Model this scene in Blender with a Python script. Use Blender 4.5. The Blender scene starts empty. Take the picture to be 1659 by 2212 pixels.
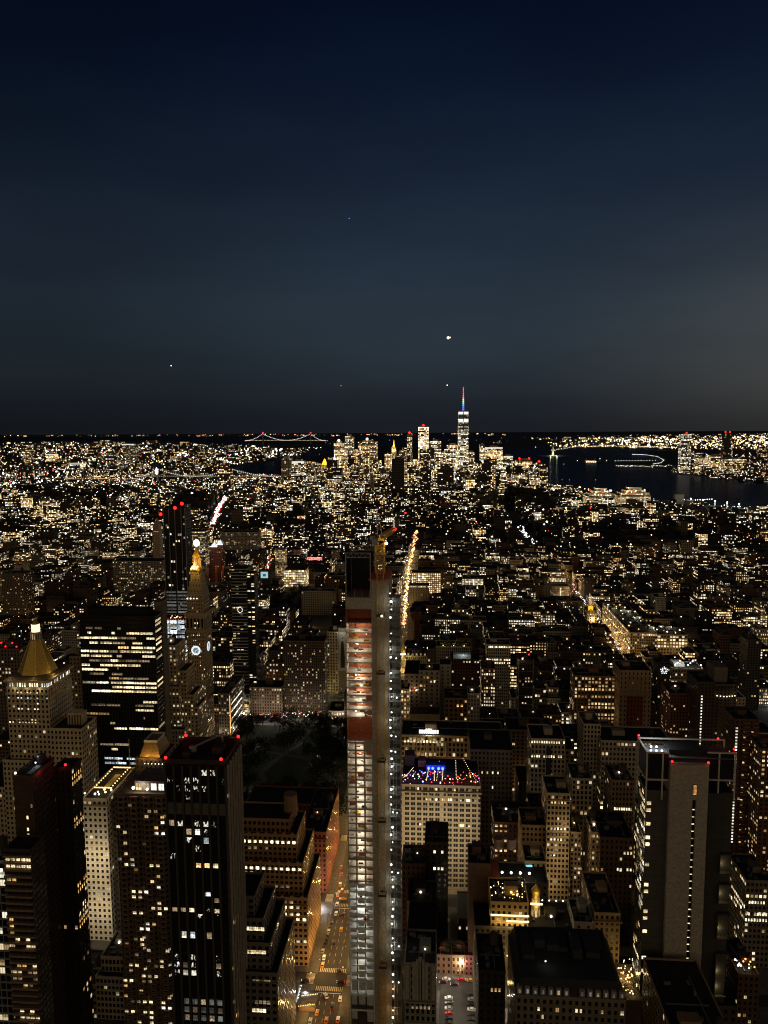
import bpy, math, random
import numpy as np
from mathutils import Vector, Matrix, noise
rnd = random.Random(7)
SC = bpy.context.scene
COL = SC.collection
R = math.radians
# ---------------------------------------------------------------- camera
CAM_H, FPX, PITCH, YAW, ROLL = 331.0, 1661.0, R(6.25), R(4.4), R(-.35)
ROT = (Matrix.Rotation(YAW, 3, 'Z') @ Matrix.Rotation(math.pi/2-PITCH, 3, 'X') @ Matrix.Rotation(ROLL, 3, 'Z'))
cd = bpy.data.cameras.new('camera'); cam = bpy.data.objects.new('camera', cd); COL.objects.link(cam)
cam.matrix_world = Matrix.Translation((0, 0, CAM_H)) @ ROT.to_4x4()
cd.sensor_fit = 'VERTICAL'; cd.sensor_height = 24.0; cd.lens = FPX/2212*24.0
cd.clip_start = 1.0; cd.clip_end = 200000.0
SC.camera = cam
ROTI = ROT.transposed()
def ray(x, y): return ROT @ Vector(((x-829.5)/FPX, -(y-1106)/FPX, -1.0))
def G(x, y, z=0.0):                     # pixel of the survey photo -> point on the ground
    d = ray(x, y); t = (z-CAM_H)/d.z; return Vector((d.x*t, d.y*t, z))
def W(x, y, Y):                         # pixel -> point on the plane at distance Y down the avenue
    d = ray(x, y); t = Y/d.y; return Vector((d.x*t, Y, CAM_H+d.z*t))
def PJ(X, Y, Z):
    v = ROTI @ Vector((X, Y, Z-CAM_H)); return 829.5+FPX*v.x/-v.z, 1106-FPX*v.y/-v.z
# ---------------------------------------------------------------- world: dusk sky and the city's glow
wd = bpy.data.worlds.new('World'); SC.world = wd; wd.use_nodes = True
def node(nt, t, **k):
    n = nt.nodes.new(t)
    for a, b in k.items(): setattr(n, a, b)
    return n
def setup_world():
    nt = wd.node_tree; nt.nodes.clear(); L = nt.links.new
    tc = node(nt, 'ShaderNodeTexCoord'); sp = node(nt, 'ShaderNodeSeparateXYZ'); L(tc.outputs['Generated'], sp.inputs[0])
    rp = node(nt, 'ShaderNodeValToRGB'); e = rp.color_ramp.elements
    cols = [(0.0, (.0105, .0125, .0160)), (.012, (.0112, .0138, .0185)), (.04, (.0150, .0200, .0270)), (.10, (.0210, .0315, .0430)), (.18, (.0185, .0300, .0465)),
            (.27, (.0112, .0195, .0360)), (.36, (.0050, .0105, .0245)), (.47, (.0014, .0040, .0145)), (1, (.0005, .002, .010))]
    for i, (p, c) in enumerate(cols):
        el = e[i] if i < 2 else e.new(p)
        el.position = p; el.color = (*c, 1)
    rp.color_ramp.interpolation = 'CARDINAL'
    L(sp.outputs['Z'], rp.inputs[0])
    def m(op, a, b=None, c=None):
        n = node(nt, 'ShaderNodeMath', operation=op)
        for i, v in enumerate((a, b, c)):
            if v is None: continue
            if isinstance(v, (int, float)): n.inputs[i].default_value = v
            else: L(v, n.inputs[i])
        return n.outputs[0]
    def mapr(v, a, b, c, d):
        n = node(nt, 'ShaderNodeMapRange', interpolation_type='SMOOTHSTEP'); L(v, n.inputs[0])
        for i, q in enumerate((a, b, c, d)): n.inputs[i+1].default_value = q
        return n.outputs[0]
    # warm light pollution to the west, low over the horizon
    west = m('MULTIPLY', mapr(sp.outputs['X'], .06, .52, 0, 1), m('MULTIPLY', mapr(sp.outputs['Z'], -.02, .06, .35, 1), mapr(sp.outputs['Z'], .06, .30, 1, 0)))
    east = mapr(sp.outputs['X'], -.48, -.02, .62, 1)
    # Midtown's bright skyline behind the viewer
    back = m('MULTIPLY', mapr(sp.outputs['Y'], -.55, .12, 1, 0), mapr(sp.outputs['Z'], .0, .62, 1, .03))
    def scale(c, v):
        n = node(nt, 'ShaderNodeVectorMath', operation='SCALE')
        if isinstance(c, tuple): n.inputs[0].default_value = c
        else: L(c, n.inputs[0])
        L(v, n.inputs['Scale']); return n.outputs[0]
    def add(a, b):
        n = node(nt, 'ShaderNodeVectorMath', operation='ADD'); L(a, n.inputs[0]); L(b, n.inputs[1]); return n.outputs[0]
    tot = add(add(scale(rp.outputs[0], east), scale((.034, .029, .019), west)), scale((.40, .285, .15), back))
    hz = node(nt, 'ShaderNodeTexNoise'); mpp = node(nt, 'ShaderNodeMapping'); L(tc.outputs['Generated'], mpp.inputs[0]); mpp.inputs['Scale'].default_value = (2.2, 2.2, 9); L(mpp.outputs[0], hz.inputs['Vector']); hz.inputs['Scale'].default_value = 1.6; hz.inputs['Detail'].default_value = 5
    tot = scale(tot, mapr(hz.outputs[0], .25, .75, .90, 1.10))          # thin uneven high haze
    bg = node(nt, 'ShaderNodeBackground'); L(tot, bg.inputs[0]); bg.inputs[1].default_value = 1.0
    o = node(nt, 'ShaderNodeOutputWorld'); L(bg.outputs[0], o.inputs[0])
setup_world()
SC.view_settings.view_transform = 'Standard'; SC.view_settings.look = 'None'; SC.view_settings.exposure = 0; SC.view_settings.gamma = 1
cy = SC.cycles
cy.pixel_filter_type = 'BLACKMAN_HARRIS'; cy.filter_width = 1.1; cy.max_bounces = 4; cy.diffuse_bounces = 2; cy.glossy_bounces = 2; cy.transmission_bounces = 2
cy.sample_clamp_indirect = 1.0; cy.sample_clamp_direct = 0; cy.use_denoising = True; cy.use_light_tree = True; cy.caustics_reflective = False; cy.caustics_refractive = False
# ---------------------------------------------------------------- materials
MATS = {}
def new_mat(name):
    m = bpy.data.materials.new(name); m.use_nodes = True; MATS[name] = m
    nt = m.node_tree; return m, nt, nt.nodes['Principled BSDF'], nt.links.new
def plain(name, c, rough=.8, var=.25, scale=.3, metal=0, spec=.3):
    m, nt, b, L = new_mat(name)
    tc = node(nt, 'ShaderNodeTexCoord'); nz = node(nt, 'ShaderNodeTexNoise'); L(tc.outputs['Object'], nz.inputs['Vector'])
    nz.inputs['Scale'].default_value = scale; nz.inputs['Detail'].default_value = 5
    rp = node(nt, 'ShaderNodeValToRGB'); L(nz.outputs[0], rp.inputs[0])
    rp.color_ramp.elements[0].position = .3; rp.color_ramp.elements[1].position = .7
    rp.color_ramp.elements[0].color = (*[q*(1-var) for q in c], 1); rp.color_ramp.elements[1].color = (*[min(1, q*(1+var)) for q in c], 1)
    L(rp.outputs[0], b.inputs['Base Color']); b.inputs['Roughness'].default_value = rough; b.inputs['Metallic'].default_value = metal
    b.inputs['Specular IOR Level'].default_value = spec
    return m
def glow(name, c, s, sample=False):
    m, nt, b, L = new_mat(name)
    b.inputs['Base Color'].default_value = (*[q*.5 for q in c], 1)
    b.inputs['Emission Color'].default_value = (*c, 1); b.inputs['Emission Strength'].default_value = s
    m.cycles.emission_sampling = 'AUTO' if sample else 'NONE'
    return m
def glow_attr(name):                    # lamps that carry their own colour and strength
    m, nt, b, L = new_mat(name)
    a = node(nt, 'ShaderNodeAttribute', attribute_name='wall')
    b.inputs['Base Color'].default_value = (.2, .2, .2, 1)
    L(a.outputs['Color'], b.inputs['Emission Color']); b.inputs['Emission Strength'].default_value = 1
    m.cycles.emission_sampling = 'NONE'
    return m
def facade_mat():
    m, nt, b, L = new_mat('facade')
    def v(x, n, i):
        if isinstance(x, (int, float)): n.inputs[i].default_value = x
        else: L(x, n.inputs[i])
    def M(op, a, c=None, d=None, clamp=False):
        n = node(nt, 'ShaderNodeMath', operation=op, use_clamp=clamp)
        for i, q in enumerate((a, c, d)):
            if q is not None: v(q, n, i)
        return n.outputs[0]
    uv = node(nt, 'ShaderNodeUVMap', uv_map='UVMap'); s = node(nt, 'ShaderNodeSeparateXYZ'); L(uv.outputs[0], s.inputs[0])
    wall = node(nt, 'ShaderNodeAttribute', attribute_name='wall')
    p1 = node(nt, 'ShaderNodeAttribute', attribute_name='p1'); p2 = node(nt, 'ShaderNodeAttribute', attribute_name='p2')
    a1 = node(nt, 'ShaderNodeSeparateXYZ'); L(p1.outputs['Color'], a1.inputs[0]); a2 = node(nt, 'ShaderNodeSeparateXYZ'); L(p2.outputs['Color'], a2.inputs[0])
    ww, wh, lit, stg = a1.outputs[0], a1.outputs[1], a1.outputs[2], p1.outputs['Alpha']
    seed, warm, run, k = a2.outputs[0], a2.outputs[1], a2.outputs[2], p2.outputs['Alpha']
    cx, cyy = M('FLOOR', s.outputs[0]), M('FLOOR', s.outputs[1])
    fx, fy = M('FRACT', s.outputs[0]), M('FRACT', s.outputs[1])
    inx = M('LESS_THAN', M('ABSOLUTE', M('SUBTRACT', fx, .5)), M('MULTIPLY', ww, .5))
    iny = M('LESS_THAN', M('ABSOLUTE', M('SUBTRACT', fy, .48)), M('MULTIPLY', wh, .5))
    mask = M('MULTIPLY', inx, iny)
    def wn(x, y, z):
        c = node(nt, 'ShaderNodeCombineXYZ'); v(x, c, 0); v(y, c, 1); v(z, c, 2)
        n = node(nt, 'ShaderNodeTexWhiteNoise', noise_dimensions='3D'); L(c.outputs[0], n.inputs['Vector']); return n
    n1 = wn(cx, cyy, seed); n2 = wn(M('FLOOR', M('DIVIDE', M('ADD', cx, M('MULTIPLY', cyy, 1.7)), run)), cyy, M('ADD', seed, 31.3)); n3 = wn(3.1, cyy, M('ADD', seed, 57.7))
    h = M('ADD', M('MULTIPLY', n1.outputs[0], M('SUBTRACT', 1, k)), M('MULTIPLY', n2.outputs[0], k))
    thr = M('MULTIPLY', lit, M('ADD', .3, M('MULTIPLY', 1.4, n3.outputs[0])))
    on = M('LESS_THAN', h, thr)
    c3 = node(nt, 'ShaderNodeSeparateXYZ'); L(n1.outputs[1], c3.inputs[0])
    r0, r1, r2 = c3.outputs
    tail = M('ADD', M('ADD', .14, M('MULTIPLY', .5, r1)), M('MULTIPLY', 1.9, M('POWER', r0, 4)))
    cv = node(nt, 'ShaderNodeCombineXYZ'); L(s.outputs[0], cv.inputs[0]); L(s.outputs[1], cv.inputs[1]); L(seed, cv.inputs[2])
    nz = node(nt, 'ShaderNodeTexNoise'); L(cv.outputs[0], nz.inputs['Vector']); nz.inputs['Scale'].default_value = 5.5; nz.inputs['Detail'].default_value = 3
    inter = M('ADD', .25, M('MULTIPLY', 1.5, M('POWER', nz.outputs[0], 1.2)))
    blind = M('SUBTRACT', 1, M('MULTIPLY', .65, M('GREATER_THAN', fy, M('ADD', .35, M('MULTIPLY', r2, .8)))))
    mull = M('SUBTRACT', 1, M('MULTIPLY', .7, M('LESS_THAN', M('ABSOLUTE', M('SUBTRACT', fx, .5)), .035)))
    em = M('MULTIPLY', M('MULTIPLY', M('MULTIPLY', mask, on), M('MULTIPLY', stg, tail)), M('MULTIPLY', inter, M('MULTIPLY', blind, mull)))
    rp = node(nt, 'ShaderNodeValToRGB'); e = rp.color_ramp.elements
    e[0].position = 0; e[0].color = (1, .47, .13, 1); e[1].position = 1; e[1].color = (.72, .88, 1, 1)
    q = e.new(.35); q.color = (1, .68, .30, 1); q = e.new(.65); q.color = (1, .85, .56, 1); q = e.new(.85); q.color = (1, .97, .86, 1)
    L(M('ADD', M('MULTIPLY', .6, r1), M('MULTIPLY', .5, M('SUBTRACT', 1, warm)), clamp=True), rp.inputs[0])
    L(rp.outputs[0], b.inputs['Emission Color']); L(em, b.inputs['Emission Strength'])
    # masonry: grime, courses and floor bands belong to the wall itself
    tc = node(nt, 'ShaderNodeTexCoord'); g = node(nt, 'ShaderNodeTexNoise'); L(tc.outputs['Object'], g.inputs['Vector']); g.inputs['Scale'].default_value = .22; g.inputs['Detail'].default_value = 8; g.inputs['Roughness'].default_value = .7
    band = M('SUBTRACT', 1, M('MULTIPLY', .3, M('LESS_THAN', fy, .07)))
    wv = M('MULTIPLY', M('ADD', .5, g.outputs[0]), band)
    sc = node(nt, 'ShaderNodeVectorMath', operation='SCALE'); L(wall.outputs['Color'], sc.inputs[0]); L(wv, sc.inputs['Scale'])
    mx = node(nt, 'ShaderNodeMix', data_type='RGBA'); L(mask, mx.inputs[0]); L(sc.outputs[0], mx.inputs[6]); mx.inputs[7].default_value = (.012, .013, .015, 1)
    L(mx.outputs[2], b.inputs['Base Color'])
    L(M('SUBTRACT', .85, M('MULTIPLY', .6, mask)), b.inputs['Roughness']); b.inputs['Specular IOR Level'].default_value = .25
    m.cycles.emission_sampling = 'NONE'
    return m
FAC = facade_mat(); LAMP = glow_attr('lamp_glass')
TONE = {'w': (1, .80, .50), 'y': (1, .62, .22), 'o': (1, .42, .10), 'c': (.80, .92, 1), 'n': (1, .93, .78), 'r': (1, .015, .015), 'b': (.08, .2, 1), 'g': (.2, 1, .35), 'm': (1, .1, .6)}
# ---------------------------------------------------------------- mesh building
def S(wall=(.3, .25, .18), bay=3., fh=3.6, ww=.45, wh=.5, lit=.2, st=1.6, warm=.6, run=3, k=.4):
    return dict(wall=wall, bay=bay, fh=fh, ww=ww, wh=wh, lit=lit, st=st, warm=warm, run=run, k=k)
def P(c): return S(wall=c, ww=0, wh=0, lit=0)
class MB:
    def __init__(s): s.v, s.f, s.uv, s.a = [], [], [], []
    def face(s, pts, st, uvs=None, seed=0.0):
        n = len(s.v); s.v += [tuple(p) for p in pts]; s.f.append(tuple(range(n, n+len(pts))))
        s.uv += uvs if uvs else [(0.5, .99)]*len(pts)
        s.a.append((*st['wall'], 1, st['ww'] if uvs else 0, st['wh'], st['lit'] if uvs else 0, st['st'], seed, st['warm'], st['run'], st['k']))
        return s
    def wall(s, p, q, z0, z1, st, seed):            # p,q: ends of the wall, seen from outside left to right
        w = math.hypot(q[0]-p[0], q[1]-p[1]); n = max(1, round(w/st['bay'])); f = max(1, round((z1-z0)/st['fh']))
        o = seed*13 % 17
        s.face([(p[0], p[1], z0), (q[0], q[1], z0), (q[0], q[1], z1), (p[0], p[1], z1)], st, [(0, 0), (n, 0), (n, f), (0, f)], seed+o)
    def box(s, x0, x1, y0, y1, z0, z1, st, seed=0., top=None, bottom=False, sides=None):
        if x0 > x1: x0, x1 = x1, x0
        c = [(x0, y0), (x1, y0), (x1, y1), (x0, y1)]
        for i in range(4):
            ss = st if sides is None or i == 0 else sides
            s.wall(c[i], c[(i+1) % 4], z0, z1, ss, seed+i*3.7)
        s.face([(*q, z1) for q in c], top or P(st['wall']))
        if bottom: s.face([(*q, z0) for q in c[::-1]], P(st['wall']))
        return s
    def prism(s, poly, z0, z1, st, seed=0., top=None, poly2=None):
        p2 = poly2 or poly; n = len(poly)
        for i in range(n):
            j = (i+1) % n; w = math.hypot(poly[j][0]-poly[i][0], poly[j][1]-poly[i][1]); c = max(1, round(w/st['bay'])); f = max(1, round((z1-z0)/st['fh']))
            s.face([(*poly[i], z0), (*poly[j], z0), (*p2[j], z1), (*p2[i], z1)], st, [(0, 0), (c, 0), (c, f), (0, f)], seed+i*3.1)
        s.face([(*q, z1) for q in p2], top or P(st['wall'])); return s
    def ngon(s, cx, cy, r, n, z0, z1, st, r2=None, seed=0., a0=None):
        a0 = math.pi/n if a0 is None else a0
        c = [(cx+r*math.cos(a0+2*math.pi*i/n), cy+r*math.sin(a0+2*math.pi*i/n)) for i in range(n)]
        r2 = r if r2 is None else r2
        d = [(cx+r2*math.cos(a0+2*math.pi*i/n), cy+r2*math.sin(a0+2*math.pi*i/n)) for i in range(n)]
        return s.prism(c, z0, z1, st, seed, None, d)
    def ring(s, x0, x1, y0, y1, z0, z1, t, st):     # parapet
        s.box(x0, x1, y0, y0+t, z0, z1, st); s.box(x0, x1, y1-t, y1, z0, z1, st)
        s.box(x0, x0+t, y0+t, y1-t, z0, z1, st); s.box(x1-t, x1, y0+t, y1-t, z0, z1, st); return s
    def bar(s, a, b, r, st, n=4):
        a, b = Vector(a), Vector(b); d = (b-a)
        if d.length < 1e-6: return s
        d.normalize(); u = d.cross(Vector((0, 0, 1)) if abs(d.z) < .95 else Vector((1, 0, 0))).normalized(); w = d.cross(u)
        ra = [a+(u*math.cos(2*math.pi*i/n+.785)+w*math.sin(2*math.pi*i/n+.785))*r for i in range(n)]
        rb = [q+(b-a) for q in ra]
        for i in range(n): j = (i+1) % n; s.face([ra[i], ra[j], rb[j], rb[i]], st)
        s.face(ra[::-1], st); s.face(rb, st); return s
    def octa(s, p, r, st, rz=None):
        x, y, z = p; rz = rz or r
        t = [(x+r, y, z), (x, y+r, z), (x-r, y, z), (x, y-r, z)]; u = (x, y, z+rz); d = (x, y, z-rz)
        for i in range(4): s.face([t[i], t[(i+1) % 4], u], st); s.face([t[(i+1) % 4], t[i], d], st)
        return s
    def mesh(s, name, off=(0, 0, 0)):
        m = bpy.data.meshes.new(name); v = np.array(s.v, float).reshape(-1, 3)-np.array(off, float)
        m.from_pydata(v.tolist(), [], s.f)
        m.uv_layers.new(name='UVMap').data.foreach_set('uv', np.array(s.uv, np.float32).ravel())
        a = np.array(s.a, np.float32).reshape(-1, 12)
        for i, nm in enumerate(('wall', 'p1', 'p2')):
            m.attributes.new(nm, 'FLOAT_COLOR', 'FACE').data.foreach_set('color', np.ascontiguousarray(a[:, i*4:i*4+4]).ravel())
        m.update(); return m
    def build(s, name, mat, parent=None, off=None):
        o = off if off is not None else (BASE[parent.name] if parent else (0, 0, 0))
        m = s.mesh(name, o); m.materials.append(mat)
        ob = bpy.data.objects.new(name, m); COL.objects.link(ob)
        if parent: ob.parent = parent; BASE[ob.name] = BASE[parent.name]
        else:
            ob.location = o; BASE[ob.name] = o
        return ob
BASE = {}
def tag(o, label=None, cat=None, group=None, kind=None):
    if label: o['label'] = label
    if cat: o['category'] = cat
    if group: o['group'] = group
    if kind: o['kind'] = kind
    return o
def thing(name, label, cat, loc, group=None):
    o = bpy.data.objects.new(name, None); COL.objects.link(o); o.location = loc; BASE[o.name] = tuple(loc)
    o.empty_display_size = .5
    return tag(o, label, cat, group)
def inst(mesh, name, parent, loc, scale=(1, 1, 1), rz=0):   # a part that shares a mesh; loc in world coordinates
    o = bpy.data.objects.new(name, mesh); COL.objects.link(o)
    if parent:
        b = BASE[parent.name]; o.parent = parent; o.location = [loc[i]-b[i] for i in range(3)]
    else: o.location = loc
    o.scale = scale; o.rotation_euler = (0, 0, rz); return o
def point(name, parent, loc, power, col, rad=.3):
    l = bpy.data.lights.new(name, 'POINT'); l.energy = power; l.color = col; l.shadow_soft_size = rad
    return inst(l, name, parent, loc)
def ln(x, s): return tuple(q*s for q in TONE[x])
def lampst(c, s): return P(ln(c, s))
def stuff(mb, name, label, cat, mat, kind='stuff'):
    o = mb.build(name, mat); o['kind'] = kind
    if kind == 'stuff': tag(o, label, cat)
    return o
# ---------------------------------------------------------------- setting: ground, water, pavements
ASPH = plain('asphalt', (.036, .033, .03), .75, .3, .15)
LAND = plain('land', (.03, .03, .03), .95, .3, .002)
PAVE = plain('pavement_concrete', (.10, .093, .08), .85, .25, .4)
PAINT = plain('road_paint', (.55, .50, .36), .7, .3, 1.2)
GRASS = plain('grass_ground', (.010, .016, .005), .9, .4, .1)
def water_mat():
    m, nt, b, L = new_mat('water')
    b.inputs['Base Color'].default_value = (.004, .005, .007, 1); b.inputs['Roughness'].default_value = .9; b.inputs['Specular IOR Level'].default_value = 0
    gs = node(nt, 'ShaderNodeBsdfGlossy'); gs.inputs['Roughness'].default_value = .22; gs.inputs['Color'].default_value = (.8, .85, 1, 1); mx = node(nt, 'ShaderNodeMixShader'); mx.inputs[0].default_value = .13
    L(b.outputs[0], mx.inputs[1]); L(gs.outputs[0], mx.inputs[2]); L(mx.outputs[0], nt.nodes['Material Output'].inputs[0])
    tc = node(nt, 'ShaderNodeTexCoord'); nz = node(nt, 'ShaderNodeTexNoise'); L(tc.outputs['Object'], nz.inputs['Vector']); nz.inputs['Scale'].default_value = .03; nz.inputs['Detail'].default_value = 4
    bp = node(nt, 'ShaderNodeBump'); bp.inputs['Strength'].default_value = .5; bp.inputs['Distance'].default_value = 2.5; L(nz.outputs[0], bp.inputs['Height']); L(bp.outputs[0], gs.inputs['Normal'])
    return m
WATER = water_mat()
def sheet(name, pts, z, mat, kind='structure'):
    mb = MB(); mb.face([(p[0], p[1], z) for p in pts], P((.1, .1, .1))); o = mb.build(name, mat); o['kind'] = kind; return o
sheet('ground', [(-60000, -3000), (60000, -3000), (60000, 50000), (-60000, 50000)], 0, LAND)
sheet('city_roads', [(-1700, 100), (1500, 100), (1500, 2100), (-1700, 2100)], .05, ASPH)
# bodies of water, surveyed from their shorelines
WAT = {
 'river': [(1176, 1042), (1186, 1052), (1232, 1058), (1300, 1075), (1345, 1080), (1400, 1086), (1420, 1094), (1500, 1096), (1560, 1116), (1625, 1112), (1900, 1130), (1900, 1048), (1659, 1043), (1573, 1036), (1515, 1030), (1453, 1025), (1440, 1014), (1330, 1011), (1326, 1000), (1380, 996), (1430, 999), (1440, 990), (1400, 982), (1360, 978), (1470, 972), (1400, 970), (1180, 966), (1106, 968), (1085, 968), (1060, 972), (1090, 1010), (1150, 1030)],
 'harbor': [(560, 1026), (606, 1028), (640, 1000), (720, 975), (850, 962), (1060, 960), (1010, 952), (800, 952), (720, 956), (700, 970), (640, 985), (600, 995), (553, 1003), (500, 1012)],
 'bay': [(-100, 944.5), (-100, 953), (300, 952.5), (553, 956), (800, 950), (1000, 948), (1200, 946), (1350, 943), (1100, 941), (700, 943), (300, 943.5)],
}
WPOLY = {}
for nm, px in WAT.items():
    pts = [G(*p) for p in px]; WPOLY[nm] = [(p.x, p.y) for p in pts]
    sheet(nm+'_water', pts, .6, WATER)
def inpoly(x, y, poly):
    c = False; n = len(poly); j = n-1
    for i in range(n):
        xi, yi = poly[i]; xj, yj = poly[j]
        if (yi > y) != (yj > y) and x < (xj-xi)*(y-yi)/(yj-yi)+xi: c = not c
        j = i
    return c
def wet(x, y): return any(inpoly(x, y, p) for p in WPOLY.values())
AVE = [-1560, -1350, -1120, -890, -690, -540, -403, -235, -67, 257, 531, 805, 1079, 1353]
def STR(n): return 427+(28-n)*80.5          # centre line of the n-th street
def broadway(y): return -67-.345*(y-830)
PARK = (-224, -84, STR(26)+6, STR(23)-7)
mb = MB()
for i in range(len(AVE)-1):
    for n in range(31, 9, -1):
        x0, x1, y0, y1 = AVE[i]+8.4, AVE[i+1]-8.4, STR(n)+5, STR(n-1)-5
        if AVE[i] == -235 and 24 <= n <= 26: continue
        mb.box(x0, x1, y0, y1, 0, .18, P((.15, .14, .12)))
mb.box(-226.6, -75.4, STR(26)+5, STR(23)-5, 0, .18, P((.15, .14, .12)))
stuff(mb, 'pavement', None, None, PAVE, 'structure')
mb = MB()
mb.face([(PARK[0]+4, PARK[2]+4, .23), (PARK[1]-4, PARK[2]+4, .23), (PARK[1]-4, PARK[3]-4, .23), (PARK[0]+4, PARK[3]-4, .23)], P((.05, .08, .03)))
stuff(mb, 'park_lawn', None, None, GRASS, 'structure')
mb = MB()
pts = [(-120, 612), (-150, 650), (-175, 700), (-160, 750), (-130, 800)]
for a, b2 in zip(pts, pts[1:]):
    mb.face([(a[0]-3, a[1], .3), (a[0]+3, a[1], .3), (b2[0]+3, b2[1], .3), (b2[0]-3, b2[1], .3)], P((.2, .2, .2)))
for a, b2 in [((-215, 650), (-92, 690)), ((-215, 760), (-92, 720))]:
    mb.face([(a[0], a[1]-2, .34), (b2[0], b2[1]-2, .34), (b2[0], b2[1]+2, .34), (a[0], a[1]+2, .34)], P((.2, .2, .2)))
stuff(mb, 'park_path', None, None, ASPH, 'structure')
mb = MB()                                   # painted crossings, stop lines and lane dashes on the avenue
WH = P((.6, .6, .5)); zz = .09
def rect(x0, x1, y0, y1): mb.face([(x0, y0, zz), (x1, y0, zz), (x1, y1, zz), (x0, y1, zz)], WH)
for n in range(31, 22, -1):
    y = STR(n)
    for yy in (y-9.6, y+6.0):
        for k in range(15): rect(-74.6+k*1.1, -74.6+k*1.1+.55, yy, yy+3.6)
    for k in range(9):
        rect(-82, -76.8, y-4.3+k, y-3.85+k); rect(-57.2, -52, y-4.3+k, y-3.85+k)
    rect(-74.8, -59.2, y-11.6, y-11.1)
    for k in range(9):
        for lx in (-70.6, -67, -63.2): rect(lx-.08, lx+.08, y+14+k*6.5, y+17+k*6.5)
    if 23 < n: 
        for k in range(9): rect(257-8+k*1.8, 257-7.2+k*1.8, y+6, y+9.5)
stuff(mb, 'road_markings', None, None, PAINT, 'structure')
# ---------------------------------------------------------------- shared parts
METAL = plain('dark_metal', (.05, .045, .04), .5, .2, 1)
STEEL = plain('galvanised_steel', (.30, .29, .27), .45, .2, 2, .3)
YELLOW = plain('crane_paint', (.62, .36, .04), .5, .35, 1.5)
CONC = plain('concrete', (.36, .325, .265), .85, .22, .9)
REDB = plain('red_sheathing', (.46, .15, .07), .7, .3, .8)
WOOD = plain('tank_wood', (.06, .045, .03), .9, .3, 2)
GOLDR = plain('gold_leaf', (.55, .36, .07), .35, .25, .8, .5)
LEADR = plain('gilded_rib', (.75, .58, .25), .5, .2, 1)
COPPER = plain('bronze_roof', (.35, .20, .06), .45, .3, .8, .3)
BLACKP = plain('black_panel', (.008, .008, .009), .5, .3, .5)
WHITEP = plain('white_screed', (.62, .57, .48), .8, .28, .9)
CURT = plain('pale_blind', (.6, .6, .54), .8, .3, 1.4)
def wall_glow(name, c, s):              # glazed pane with a lit room behind: uneven, each window its own level
    m, nt, b, L = new_mat(name)
    tc = node(nt, 'ShaderNodeTexCoord'); oi = node(nt, 'ShaderNodeObjectInfo')
    ad = node(nt, 'ShaderNodeVectorMath', operation='MULTIPLY_ADD'); L(tc.outputs['Object'], ad.inputs[0]); ad.inputs[1].default_value = (3, 3, 3)
    cb = node(nt, 'ShaderNodeCombineXYZ')
    mm = node(nt, 'ShaderNodeMath', operation='MULTIPLY'); L(oi.outputs['Random'], mm.inputs[0]); mm.inputs[1].default_value = 37; L(mm.outputs[0], cb.inputs[0]); L(cb.outputs[0], ad.inputs[2])
    nz = node(nt, 'ShaderNodeTexNoise'); L(ad.outputs[0], nz.inputs['Vector']); nz.inputs['Scale'].default_value = 1.2; nz.inputs['Detail'].default_value = 3
    mr = node(nt, 'ShaderNodeMapRange'); L(nz.outputs[0], mr.inputs[0]); mr.inputs[1].default_value = .3; mr.inputs[2].default_value = .72; mr.inputs[3].default_value = s*.12; mr.inputs[4].default_value = s*1.9
    pw = node(nt, 'ShaderNodeMath', operation='MULTIPLY_ADD'); L(oi.outputs['Random'], pw.inputs[0]); pw.inputs[1].default_value = 1.1; pw.inputs[2].default_value = .35
    f = node(nt, 'ShaderNodeMath', operation='MULTIPLY'); L(mr.outputs[0], f.inputs[0]); L(pw.outputs[0], f.inputs[1])
    sp = node(nt, 'ShaderNodeSeparateXYZ'); L(tc.outputs['Object'], sp.inputs[0])
    def M(op, a, c2):
        n = node(nt, 'ShaderNodeMath', operation=op)
        for i, q in enumerate((a, c2)):
            if isinstance(q, (int, float)): n.inputs[i].default_value = q
            else: L(q, n.inputs[i])
        return n.outputs[0]
    r1 = M('FRACT', M('MULTIPLY', oi.outputs['Random'], 7.31), 0); r2 = M('FRACT', M('MULTIPLY', oi.outputs['Random'], 13.77), 0)
    bl = M('SUBTRACT', 1, M('MULTIPLY', .62, M('GREATER_THAN', sp.outputs[2], M('SUBTRACT', M('MULTIPLY', r1, 1.3), .45))))       # roller blind
    cu = M('SUBTRACT', 1, M('MULTIPLY', .55, M('GREATER_THAN', M('ABSOLUTE', M('ADD', sp.outputs[0], M('SUBTRACT', M('MULTIPLY', r2, .5), .25)), 0), M('ADD', .22, M('MULTIPLY', r2, .4)))))      # curtains
    b.inputs['Base Color'].default_value = (.05, .05, .05, 1); b.inputs['Emission Color'].default_value = (*c, 1); L(M('MULTIPLY', f.outputs[0], M('MULTIPLY', bl, cu)), b.inputs['Emission Strength'])
    m.cycles.emission_sampling = 'NONE'; return m
def pane_mesh(nm, mat, cols, rows):
    mb = MB(); e = .045; q = P((.02, .02, .02))
    for i in range(cols):
        for j in range(rows):
            a, b2 = -.5+i/cols, -.5+(i+1)/cols; c, d = -.5+j/rows, -.5+(j+1)/rows
            mb.face([(a, -.02, c), (b2, -.02, c), (b2, -.02, d), (a, -.02, d)], q)
    n = len(mb.f)
    for i in range(cols+1): x = -.5+i/cols; mb.box(x-e*.7/cols, x+e*.7/cols, -.12, 0, -.5, .5, q, bottom=True)
    for j in range(rows+1): z = -.5+j/rows; mb.box(-.5, .5, -.115, 0, z-e/rows*.8, z+e/rows*.8, q, bottom=True)
    m = mb.mesh(nm); m.materials.append(mat); m.materials.append(METAL)
    m.polygons.foreach_set('material_index', [0]*n+[1]*(len(m.polygons)-n)); return m
PANE = {}
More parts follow.
